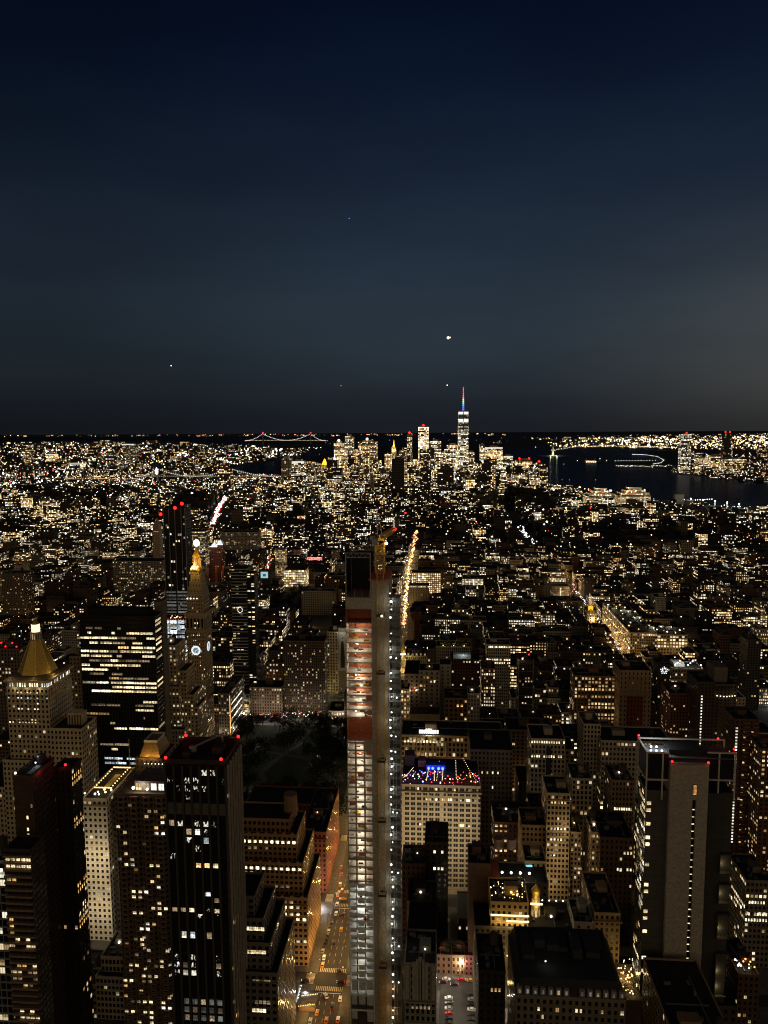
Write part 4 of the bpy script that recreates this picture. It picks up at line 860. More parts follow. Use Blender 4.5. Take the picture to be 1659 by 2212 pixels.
def rooftop_bar():
    Y = 517; st = S((.64, .53, .37), 3.3, 3.75, .0, .0, 0, 1.6, .8)
    t, X0, X1, Y0, Y1, Z = hero('loft_building', 'broad cream stone building with a crowded colourful rooftop bar right of the unfinished tower', 'building', 866, 1038, 1699, Y, 46, st, 1925, 'rooftop bar block', roof=False, cornice=1.1, seed=3)
    w = X1-X0; n = 26; rows = 20; zb = Z-rows*3.75-.5
    mb = MB(); r = random.Random(2)                      # sash windows: dark glass set in pairs, each with its sill
    for j in range(rows):
        zc = Z-1.9-j*3.75
        for i in range(n):
            if i % 13 == 0: continue
            x = X0+w*(i+.5)/n+(.28 if i % 2 else -.28); mb.box(x-.72, x+.72, Y0-.06, Y0-.004, zc-1.15, zc+1.0, P((.03, .028, .025)))
    o = mb.build('dark_windows', FAC, t); o['kind'] = 'stuff'
    mb = MB()
    for j in (1, 4, 7, 12): mb.box(X0-.2, X1+.2, Y0-.35, Y0-.007, Z-.15-j*3.75-.3, Z-.15-j*3.75+.1, P((.66, .55, .4)), bottom=True)
    mb.build('string_course', FAC, t)
    cells = [(i, 2, 'B') for i in (9, 11, 15, 16, 19, 21, 22)]+[(i, 2, 'Y') for i in (8, 13, 14, 17, 24)]+[(5, 0, 'W'), (6, 7, 'B'), (8, 7, 'B'), (19, 7, 'B'), (20, 7, 'W'), (22, 7, 'W'), (12, 10, 'B'), (3, 12, 'Y'), (12, 8, 'D'), (13, 8, 'D'), (11, 0, 'W'), (17, 0, 'W'), (22, 0, 'D')]
    for i, j, k in cells:
        x = X0+w*(i+.5)/n+(.28 if i % 2 else -.28); inst(PANE[k+'1'], 'window', t, (x, Y0-.08, Z-1.97-j*3.75), (1.4, 1, 2.1))
    # the bar
    for k in range(90):
        c = rnd.choice('rrrrrrorywyyynmb' if k > 30 else 'mwwbmwng'); fx = rnd.random()
        if k <= 30: fx *= .33
        else: fx = .33+fx*.66
        inst(BULB[c], 'party_lamp', t, (X0+w*fx, Y0+rnd.uniform(.5, 20), Z+rnd.uniform(.8, 3.2)), (rnd.uniform(.22, .5),)*3)
    for a, b2 in (((.45, 2), (.48, 34)), ((.32, 2), (.34, 20)), ((.42, 2), (.42, 18)), ((.96, 2), (.80, 40)), ((.70, 6), (.70, 36)), ((.03, 6), (.14, 22)), ((.52, 3), (.53, 20))):
        mb = MB()
        for k in range(13):
            f = k/12; mb.octa((X0+w*(a[0]+(b2[0]-a[0])*f), Y0+a[1]+(b2[1]-a[1])*f, Z+2.5+1.5*abs(f-.5)), .3, lampst('w', 1.6))
        mb.build('string_lights', LAMP, t)
    for fx in (.37, .50):
        x = X0+w*fx; MB().box(x-3.6, x+3.6, Y0+24, Y0+31, Z, Z+4.5, P((.03, .06, .3))).build('bar_kiosk', FAC, t)
        point('kiosk_light', t, (x, Y0+20, Z+5), 1500, (.05, .18, 1), .6); inst(BULB['b'], 'party_lamp', t, (x-1.5, Y0+23.5, Z+2.4), (1.1,)*3); inst(BULB['b'], 'party_lamp', t, (x+1.5, Y0+23.5, Z+2.4), (1.1,)*3)
    for k in range(14):                                  # planted shrubs along the bar
        x = X0+w*(k+.5)/14; mb = MB()
        for q in range(60):
            p = Vector((x+rnd.gauss(0, 1.2), Y0+14+rnd.gauss(0, 1), Z+1.2+rnd.gauss(0, .5))); u = Vector((rnd.gauss(0, .3), rnd.gauss(0, .3), rnd.gauss(0, .3))); v = Vector((rnd.gauss(0, .3), rnd.gauss(0, .3), .2))
            mb.face([p-u, p+v, p+u, p-v], P((.06, .1, .03)))
        mb.build('planting', FAC, t)
    for fx, c in ((.12, (1, .3, .8)), (.4, (1, .15, .05)), (.6, (1, .2, .05)), (.85, (1, .4, .1))): point('bar_light', t, (X0+w*fx, Y0+9, Z+5), 420, c, .6)
    MB().box(X0+w*.2, X0+w*.3, Y0+30, Y0+38, Z, Z+5, P((.3, .2, .2))).box(X0+w*.02, X0+w*.15, Y0+32, Y0+42, Z, Z+8, P((.1, .09, .08))).build('bulkhead', FAC, t)
    for k in range(7): point('facade_light', t, (X0+w*(k+.5)/7, Y0-20, 32 if k % 2 else 60), 3100, (1, .84, .58), 1)  # added lamps standing in for avenue and high-rise light on the front
rooftop_bar()
def cored_hotel():
    Y = 385
    g = lambda x, y, dy=0: W(x, y, Y+dy)
    xa, xb, xc, xd, xe = g(1398, 1760).x, g(1449, 1660).x, g(1532, 1660).x, g(1590, 1760).x, g(1394, 1620).x
    zc, zs, zt = g(1490, 1652).z, g(1420, 1715).z, g(1480, 1628).z; D = 26
    t = thing('hotel_tower', 'grey hotel tower with a blank concrete core and white framed crown', 'tower', ((xa+xd)/2, Y+D/2, 0))
    OCC.append((1368, 1590, 1610, 2140, Y, xa, xd, Y+D, 'concrete cored hotel'))
    pan = S((.085, .08, .068), 70, 4.2, 0, 0, 0); gl = S((.02, .022, .024), 2.6, 4.0, .85, .7, .16, 1.1, .75, 2, .2)
    D = 19
    block(t, xa, xb-.02, Y+3, Y+D, 0, zs, pan, 2, 'panel_wall', par=.5, sides=gl)
    block(t, xc+.02, xd-6, Y+3.4, Y+D, 0, zs-1, S((.05, .048, .042), 70, 4.2, 0, 0, 0), 3, 'panel_wall', par=.5); block(t, xd-5.98, xd, Y+5, Y+D, 0, zs-1, S((.06, .055, .045), 70, 4.2, 0, 0, 0), 5, 'panel_wall', par=.4)
    cm = MB(); sl = .60; xs0, xs1 = xb+(xc-xb)*sl, xb+(xc-xb)*(sl+.1)
    zsl = g(1490, 1728).z
    q = P((.3, .3, .3))
    cm.box(xb, xs0, Y, Y+D-2, 0, zsl, q).box(xs1, xc, Y, Y+D-2, 0, zsl, q).box(xb, xc, Y, Y+D-2, zsl, zc, q)
    for k in range(38): cm.box(xb-.04, xc+.04, Y-.05, Y-.003, k*4.1, k*4.1+.1, q) if k*4.1 > zsl else cm.box(xb-.04, xs0, Y-.05, Y-.003, k*4.1, k*4.1+.1, q).box(xs1, xc+.04, Y-.05, Y-.003, k*4.1, k*4.1+.1, q)
    cm.build('concrete_core', CONC, t)
    MB().box(xs0+.02, xs1-.02, Y+1.6, Y+1.8, 0, zsl, P((.01, .01, .01))).build('slot_glazing', BLACKP, t)
    z = 30; k = 0
    while z < zsl-2 and k < 60:
        inst(PANE['W1' if k % 5 else 'N1'], 'slot_window', t, ((xs0+xs1)/2, Y+1.55, z), ((xs1-xs0)*.8, 1, .65)); z += 3.9; k += 1
    inst(PANE['O1'], 'window', t, ((xs0+xs1)/2, Y-.03, g(1490, 1706).z), (2.1, 1, 5.5))
    # crown: white painted frame with dark screens
    fr = MB(); wq = P((.5, .48, .42)); yb = Y+20; z0 = zs; zz1 = zt-1
    for (x, y) in ((xa-.4, Y+2), (xa-.4, yb), (xd, Y+4), (xd, yb), (xa+7.5, Y+2), (xd-8, Y+4)): fr.box(x-.35, x+.35, y-.35, y+.35, z0-(10 if x in (xa-.4,) else 4), zz1, wq)
    for z in (zz1, zz1-14.5):
        fr.box(xa-.75, xb-.5, Y+1.6, Y+2.4, z, z+.8, wq, bottom=True).box(xc+.5, xd+.4, Y+3.6, Y+4.4, z-.2, z+.6, wq, bottom=True)
        fr.box(xa-.8, xa, Y+2.4, yb, z+.02, z+.78, wq, bottom=True)
    fr.box(xa-.75, xd+.4, yb, yb+.8, zz1, zz1+.8, wq)
    fr.build('crown_frame', FAC, t)
    for bb in ((xa, xb-.2, Y+2.9, Y+3.1), (xc+.3, xd-.3, Y+4.6, Y+4.8), (xa+.3, xa+.5, Y+3.2, yb)): MB().box(*bb, zz1-14, zz1, q).build('dark_screen', BLACKP, t)
    MB().box(xa+1, xd-1, Y+3.3, yb-1, zz1-3, zz1-2.6, P((.12, .12, .12)), bottom=True).build('crown_deck', FAC, t)
    MB().box(xb-.5, xc+.5, Y+.5, Y+19, zc, zc+.5, P((.2, .18, .15))).box(xb+1, xc-1, Y+7, Y+17, zc+.5, zt-1, P((.03, .03, .03))).build('core_cap', FAC, t)
    for k in range(5): inst(BULB['c'], 'roof_lamp', t, (xa+3+(xb-xa-4)*k/5, Y+8+(k % 2)*5, zz1-1.2), (.6,)*3)
    point('roof_light', t, (xa+6, Y+10, zz1+3.5), 3800, (.85, .95, 1), .8)
    for p in ((xb+.5, Y-.2, zc+1.6), (xc-.5, Y-.2, zc+1.4), (xa-.3, yb, zz1+2), (xd, Y+6, zz1+1.4), (xd-4, yb-2, zz1+2)):
        beacon(t, p, .62); point('beacon_glow', t, (p[0], p[1]-1.6, p[2]+.6), 40, (1, .08, .05), .3)
    wins(t, 'E', xa, Y+3, Y+D, 20, zs-1, 4, 33, [(0, 1, 'W'), (1, 1, 'W'), (0, 2, 'W'), (1, 2, 'B'), (0, 3, 'W'), (1, 3, 'W'), (0, 5, 'N'), (1, 5, 'N'), (2, 5, 'W')]+rc(4, 33, 38, 'WYDWYN', 21), .9, .6, '')
    wins(t, 'N', Y+3, xa, xa+3, 20, zs-1, 1, 33, [(0, j, 'W') for j in (1, 2, 4, 6, 7, 10, 13, 14, 17, 18, 20, 24, 26)], .8, .55, '1')
    for k, (fz, h) in enumerate(((.70, 10), (.585, 10), (.45, 13), (.22, 24), (.10, 10))):     # warm lit recesses on the west flank
        z = zs*fz
        MB().box(xd-6.6, xd+.1, Y+2.2, Y+4.99, z+h, z+h+.4, P((.06, .055, .045)), bottom=True).build('light_bound_ledge', FAC, t); MB().box(xd-6.6, xd+.1, Y+2.2, Y+4.99, z-.4, z, P((.06, .055, .045)), bottom=True).build('light_bound_ledge', FAC, t)  # ledges and fin added to cut the lamp pool to a rectangle
        MB().box(xd-6.6, xd-6.2, Y+1.2, Y+4.98, z, z+h, P((.06, .055, .045))).build('light_bound_fin', FAC, t)
        for q2 in range(max(1, int(h/9))): point('recess_light', t, (xd-4.8, Y+3.6, z+4+q2*9), 260, (1, .8, .42), .4)
    block(t, xa-4, xd+6, Y+2, Y+D+20, 0, 26, S((.08, .06, .045), 4, 4, .5, .5, .15, 1, .9), 7, 'podium_wall')
cored_hotel()
def avenue_blocks():
    # tan block with the three lit rows on the avenue's east side
    Y = 437; st = S((.36, .21, .085), 3.0, 3.7, .62, .5, .04, 1.2, .9, 3, .7)
    xe = xpx(690, 2100, Y); X0 = xpx(470, 1900, Y); X1 = -82.2; z = lambda y: zpx(640, y, Y)
    t = thing('office_building', 'tan brick office building with sawtooth setbacks facing the avenue left of the unfinished tower', 'office building', ((X0+X1)/2, Y+30, 0))
    OCC.append((522, 690, 1790, 2130, Y, X0, X1, Y+60, 'tan sawtooth block'))
    g = X1-16
    block(t, X0, X1, Y, Y+50, 0, z(1942), st, 2, cornice=.5); block(t, X0, X1-3, Y+3, Y+44, z(1942)+.01, z(1874), st, 3, 'setback_wall'); block(t, X0, X1-7, Y+6, Y+36, z(1874)+.01, z(1818), st, 4, 'setback_wall'); block(t, X0-6, X1-12, Y+9, Y+30, z(1818)+.01, z(1790), st, 5, 'setback_wall')
    for zz, xx, yy in ((z(1942), X1, Y), (z(1874), X1-3, Y+3), (z(1818), X1-7, Y+6)):
        mb = MB()
        for k in range(9):
            xa = X0+(xx-X0)*k/9; xb2 = X0+(xx-X0)*(k+1)/9; m = (xa+xb2)/2
            mb.face([(xa, yy-.25, zz-.6), (xb2, yy-.25, zz-.6), (m, yy-.25, zz+2.6)], P((.36, .22, .1))); mb.face([(m, yy+.4, zz+2.6), (xb2, yy+.4, zz-.6), (xa, yy+.4, zz-.6)], P((.36, .22, .1)))
            mb.face([(xa, yy-.25, zz-.6), (m, yy-.25, zz+2.6), (m, yy+.4, zz+2.6), (xa, yy+.4, zz-.6)], P((.36, .22, .1))); mb.face([(m, yy-.25, zz+2.6), (xb2, yy-.25, zz-.6), (xb2, yy+.4, zz-.6), (m, yy+.4, zz+2.6)], P((.36, .22, .1)))
        mb.build('gables', FAC, t)
    tk = MB().ngon(xpx(627, 1700, Y+22), Y+22, 4.2, 14, z(1800), z(1752), P((.30, .19, .1))); tk.build('tank_house', FAC, t)
    n = 14
    def row(y, k, yy, xx, idx):
        for i in idx:
            if NWIN.get(t.name, 0) > 97: return
            NWIN[t.name] = NWIN.get(t.name, 0)+1; inst(PANE[k+'1'], 'window', t, (X0+(xx-X0)*(i+.5)/n, yy-.03, z(y)), ((xx-X0)/n*.6, 1, 2.0))
    A = range(n)
    row(1832, 'B', Y+6, X1-7, A); row(1884, 'B', Y+3, X1-3, A); row(1846, 'D', Y+6, X1-7, (2, 3, 5, 6, 8)); row(1895, 'W', Y+3, X1-3, (1, 2, 4, 5))
    row(1922, 'D', Y+3, X1-3, (9, 10, 11)); row(1960, 'B', Y, X1, (7, 8, 9, 10, 11, 12)); row(1975, 'W', Y, X1, (8, 9, 10, 11, 12)); row(1986, 'B', Y, X1, (8, 9, 10, 11, 12, 13)); row(2010, 'Y', Y, X1, (9, 10)); row(2033, 'B', Y, X1, (9, 10, 11, 12, 13)); row(1949, 'Y', Y, X1, (7, 10, 11))
    # grey stepped block in front of it
    Y = 352; st = S((.17, .15, .115), 3.4, 3.7, .6, .5, .03, 1.2, .8, 3, .7)
    X0 = xpx(524, 1890, Y); X1 = xpx(584, 2010, Y); z = lambda y: zpx(570, y, Y)
    t = thing('office_building', 'dim grey brick office building with a stepped corner beside the black finned tower', 'office building', ((X0+X1)/2, Y+26, 0))
    OCC.append((522, 632, 1880, 2400, Y, X0, X1+5, Y+52, 'grey stepped corner block'))
    block(t, X0-8, X1+3, Y, Y+44, 0, z(2105), st, 2, cornice=.5); block(t, X0-8, X1-1, Y+3, Y+40, z(2105)+.01, z(2050), st, 3, 'setback_wall'); block(t, X0-8, X1-5, Y+6, Y+34, z(2050)+.01, z(2005), st, 4, 'setback_wall'); block(t, X0-8, X1-10, Y+9, Y+30, z(2005)+.01, z(1965), st, 5, 'setback_wall')
    def row2(y, k, yy, xx, a, b2, n):
        for i in range(n): inst(PANE[k], 'window', t, (xx(a+(b2-a)*(i+.5)/n, y, yy).x, yy-.03, z(y)), (1.7, 1, 2.1))
    for y, k, yy, a, b2, n in ((2024, 'B', Y+6, 528, 570, 10), (2066, 'W', Y+3, 532, 574, 8), (2183, 'B', Y, 545, 575, 4), (2120, 'D', Y, 545, 585, 5), (2165, 'D', Y, 550, 585, 4)): row2(y, k, yy, W, a, b2, n)
    # red brick block by the park
    Y = 514; st = S((.24, .075, .04), 3.1, 3.8, .45, .5, .06, 1.2, .8)
    X1 = -82.3; X0 = xpx(650, 1770, Y); Z = zpx(690, 1800, Y)
    t = thing('apartment_building', 'red brick courtyard block with a stone cornice at the corner of the dark park', 'apartment building', ((X0+X1)/2, Y+34, 0))
    OCC.append((520, 733, 1700, 1880, Y, X0-40, X1, Y+68, 'red brick park corner block'))
    xw = xpx(522, 1740, Y+28)
    block(t, X0, X1, Y, Y+68, 0, Z, st, 3, cornice=1.2); block(t, xw, X0-.02, Y+40, Y+68, 0, Z, st, 4, 'wing_wall'); block(t, xw, X0-.02, Y+10, Y+26, 0, Z-4, st, 5, 'wing_wall')
    rooftop(t, X0, X1, Y+6, Y+66, Z, random.Random(4), (.2, .12, .08), 1, 1)
    for i in range(5): inst(PANE['D1'], 'window', t, (xw+6+(X0-xw-8)*i/5, Y+39.9, Z-2.5), (1.6, 1, 2))
avenue_blocks()
def small_lights():
    # courtyard cafe with string lights at the foot of the hotel
    a, b = W(1326, 2106, 405), W(1372, 2106, 405); z = 30
    t = thing('courtyard_cafe', 'courtyard cafe glowing under yellow string lights at the foot of the hotel', 'cafe', ((a.x+b.x)/2, 405, 0))
    MB().box(a.x, b.x, 384, 412, 0, z, P((.2, .15, .1))).build('terrace', FAC, t)
    for k in range(46): inst(BULB['yw'[k % 2]], 'string_lamp', t, (a.x+(b.x-a.x)*rnd.random(), 385+26*rnd.random(), z+1.5+rnd.random()*3), (rnd.uniform(.2, .42),)*3)
    for k in range(8):
        mb = MB(); x, y = a.x+(b.x-a.x)*rnd.random(), 386+24*rnd.random()
        for q in range(50):
            p = Vector((x+rnd.gauss(0, .8), y+rnd.gauss(0, .8), z+1.6+rnd.gauss(0, .8))); u = Vector((rnd.gauss(0, .3), rnd.gauss(0, .3), rnd.gauss(0, .3))); v = Vector((rnd.gauss(0, .3), rnd.gauss(0, .3), .25)); mb.face([p-u, p+v, p+u, p-v], P((.1, .12, .03)))
        mb.build('planting', FAC, t)
    for k in (.25, .75): point('cafe_light', t, (a.x+(b.x-a.x)*k, 398, z+5), 900, (1, .72, .28), .6)
    OCC.append((1320, 1376, 2098, 2170, 384, a.x, b.x, 412, 'string lit courtyard'))
    # floodlit white roof and star of blue lamps on the right
    t, X0, X1, Y0, Y1, Z = hero('loft_building', 'wide loft building with a glaring white floodlit roof right of the bright avenue', 'loft building', 1452, 1520, 1446, 835, 26, S((.3, .25, .18), 3, 3.9, .55, .5, .3, 1.8, .7), 1490, 'floodlit white roof', roof=False)
    MB().box(X0+4, X1-18, Y0+8, Y1-3, Z, Z+4, P((.6, .6, .58))).build('roof_shed', FAC, t)
    for k in range(7): inst(BULB['n'], 'roof_lamp', t, (X0+4+(X1-X0-6)*k/6, Y0+3+(k % 3)*7, Z+4), (.8,)*3)
    for k in (.2, .5, .8): point('roof_light', t, (X0+(X1-X0)*k, Y0+4, Z+9), 2600, (.95, 1, .95), .6)
    t, X0, X1, Y0, Y1, Z = hero('tower_block', 'dark block wearing a star of blue lamps near its roof', 'tower block', 1422, 1448, 1436, 800, 22, S((.06, .05, .04), 3, 3.6, .5, .5, .15, 1.6, .8), 1500, 'blue star block')
    for k in range(15): a_ = k*1.2566; r_ = 3.6 if k < 5 else 1.9 if k < 10 else 2.9; inst(BULB['c'], 'star_lamp', t, ((X0+X1)/2+r_*math.sin(a_+(k >= 10)*.6), Y0-.3, Z-6+r_*math.cos(a_+(k >= 10)*.6)), (.45,)*3)
    # video screen by the further square
    p = W(571, 1242, 1540); t = thing('video_screen', 'pale blue video screen on a dark building beside the further square', 'screen', (p.x, p.y, 0)); MB().box(p.x-11, p.x+11, p.y+.6, p.y+20, 0, p.z+9, P((.06, .05, .04))).build('wall', FAC, t)
    MB().box(p.x-7.5, p.x+7.5, p.y, p.y+.5, p.z-6.5, p.z+6.5, P((.32, .55, .62)), bottom=True).build('screen', LAMP, t); MB().box(p.x-3, p.x+3, p.y-.1, p.y-.01, p.z-3, p.z+2, P((.03, .05, .06)), bottom=True).build('screen_figure', LAMP, t)
small_lights()
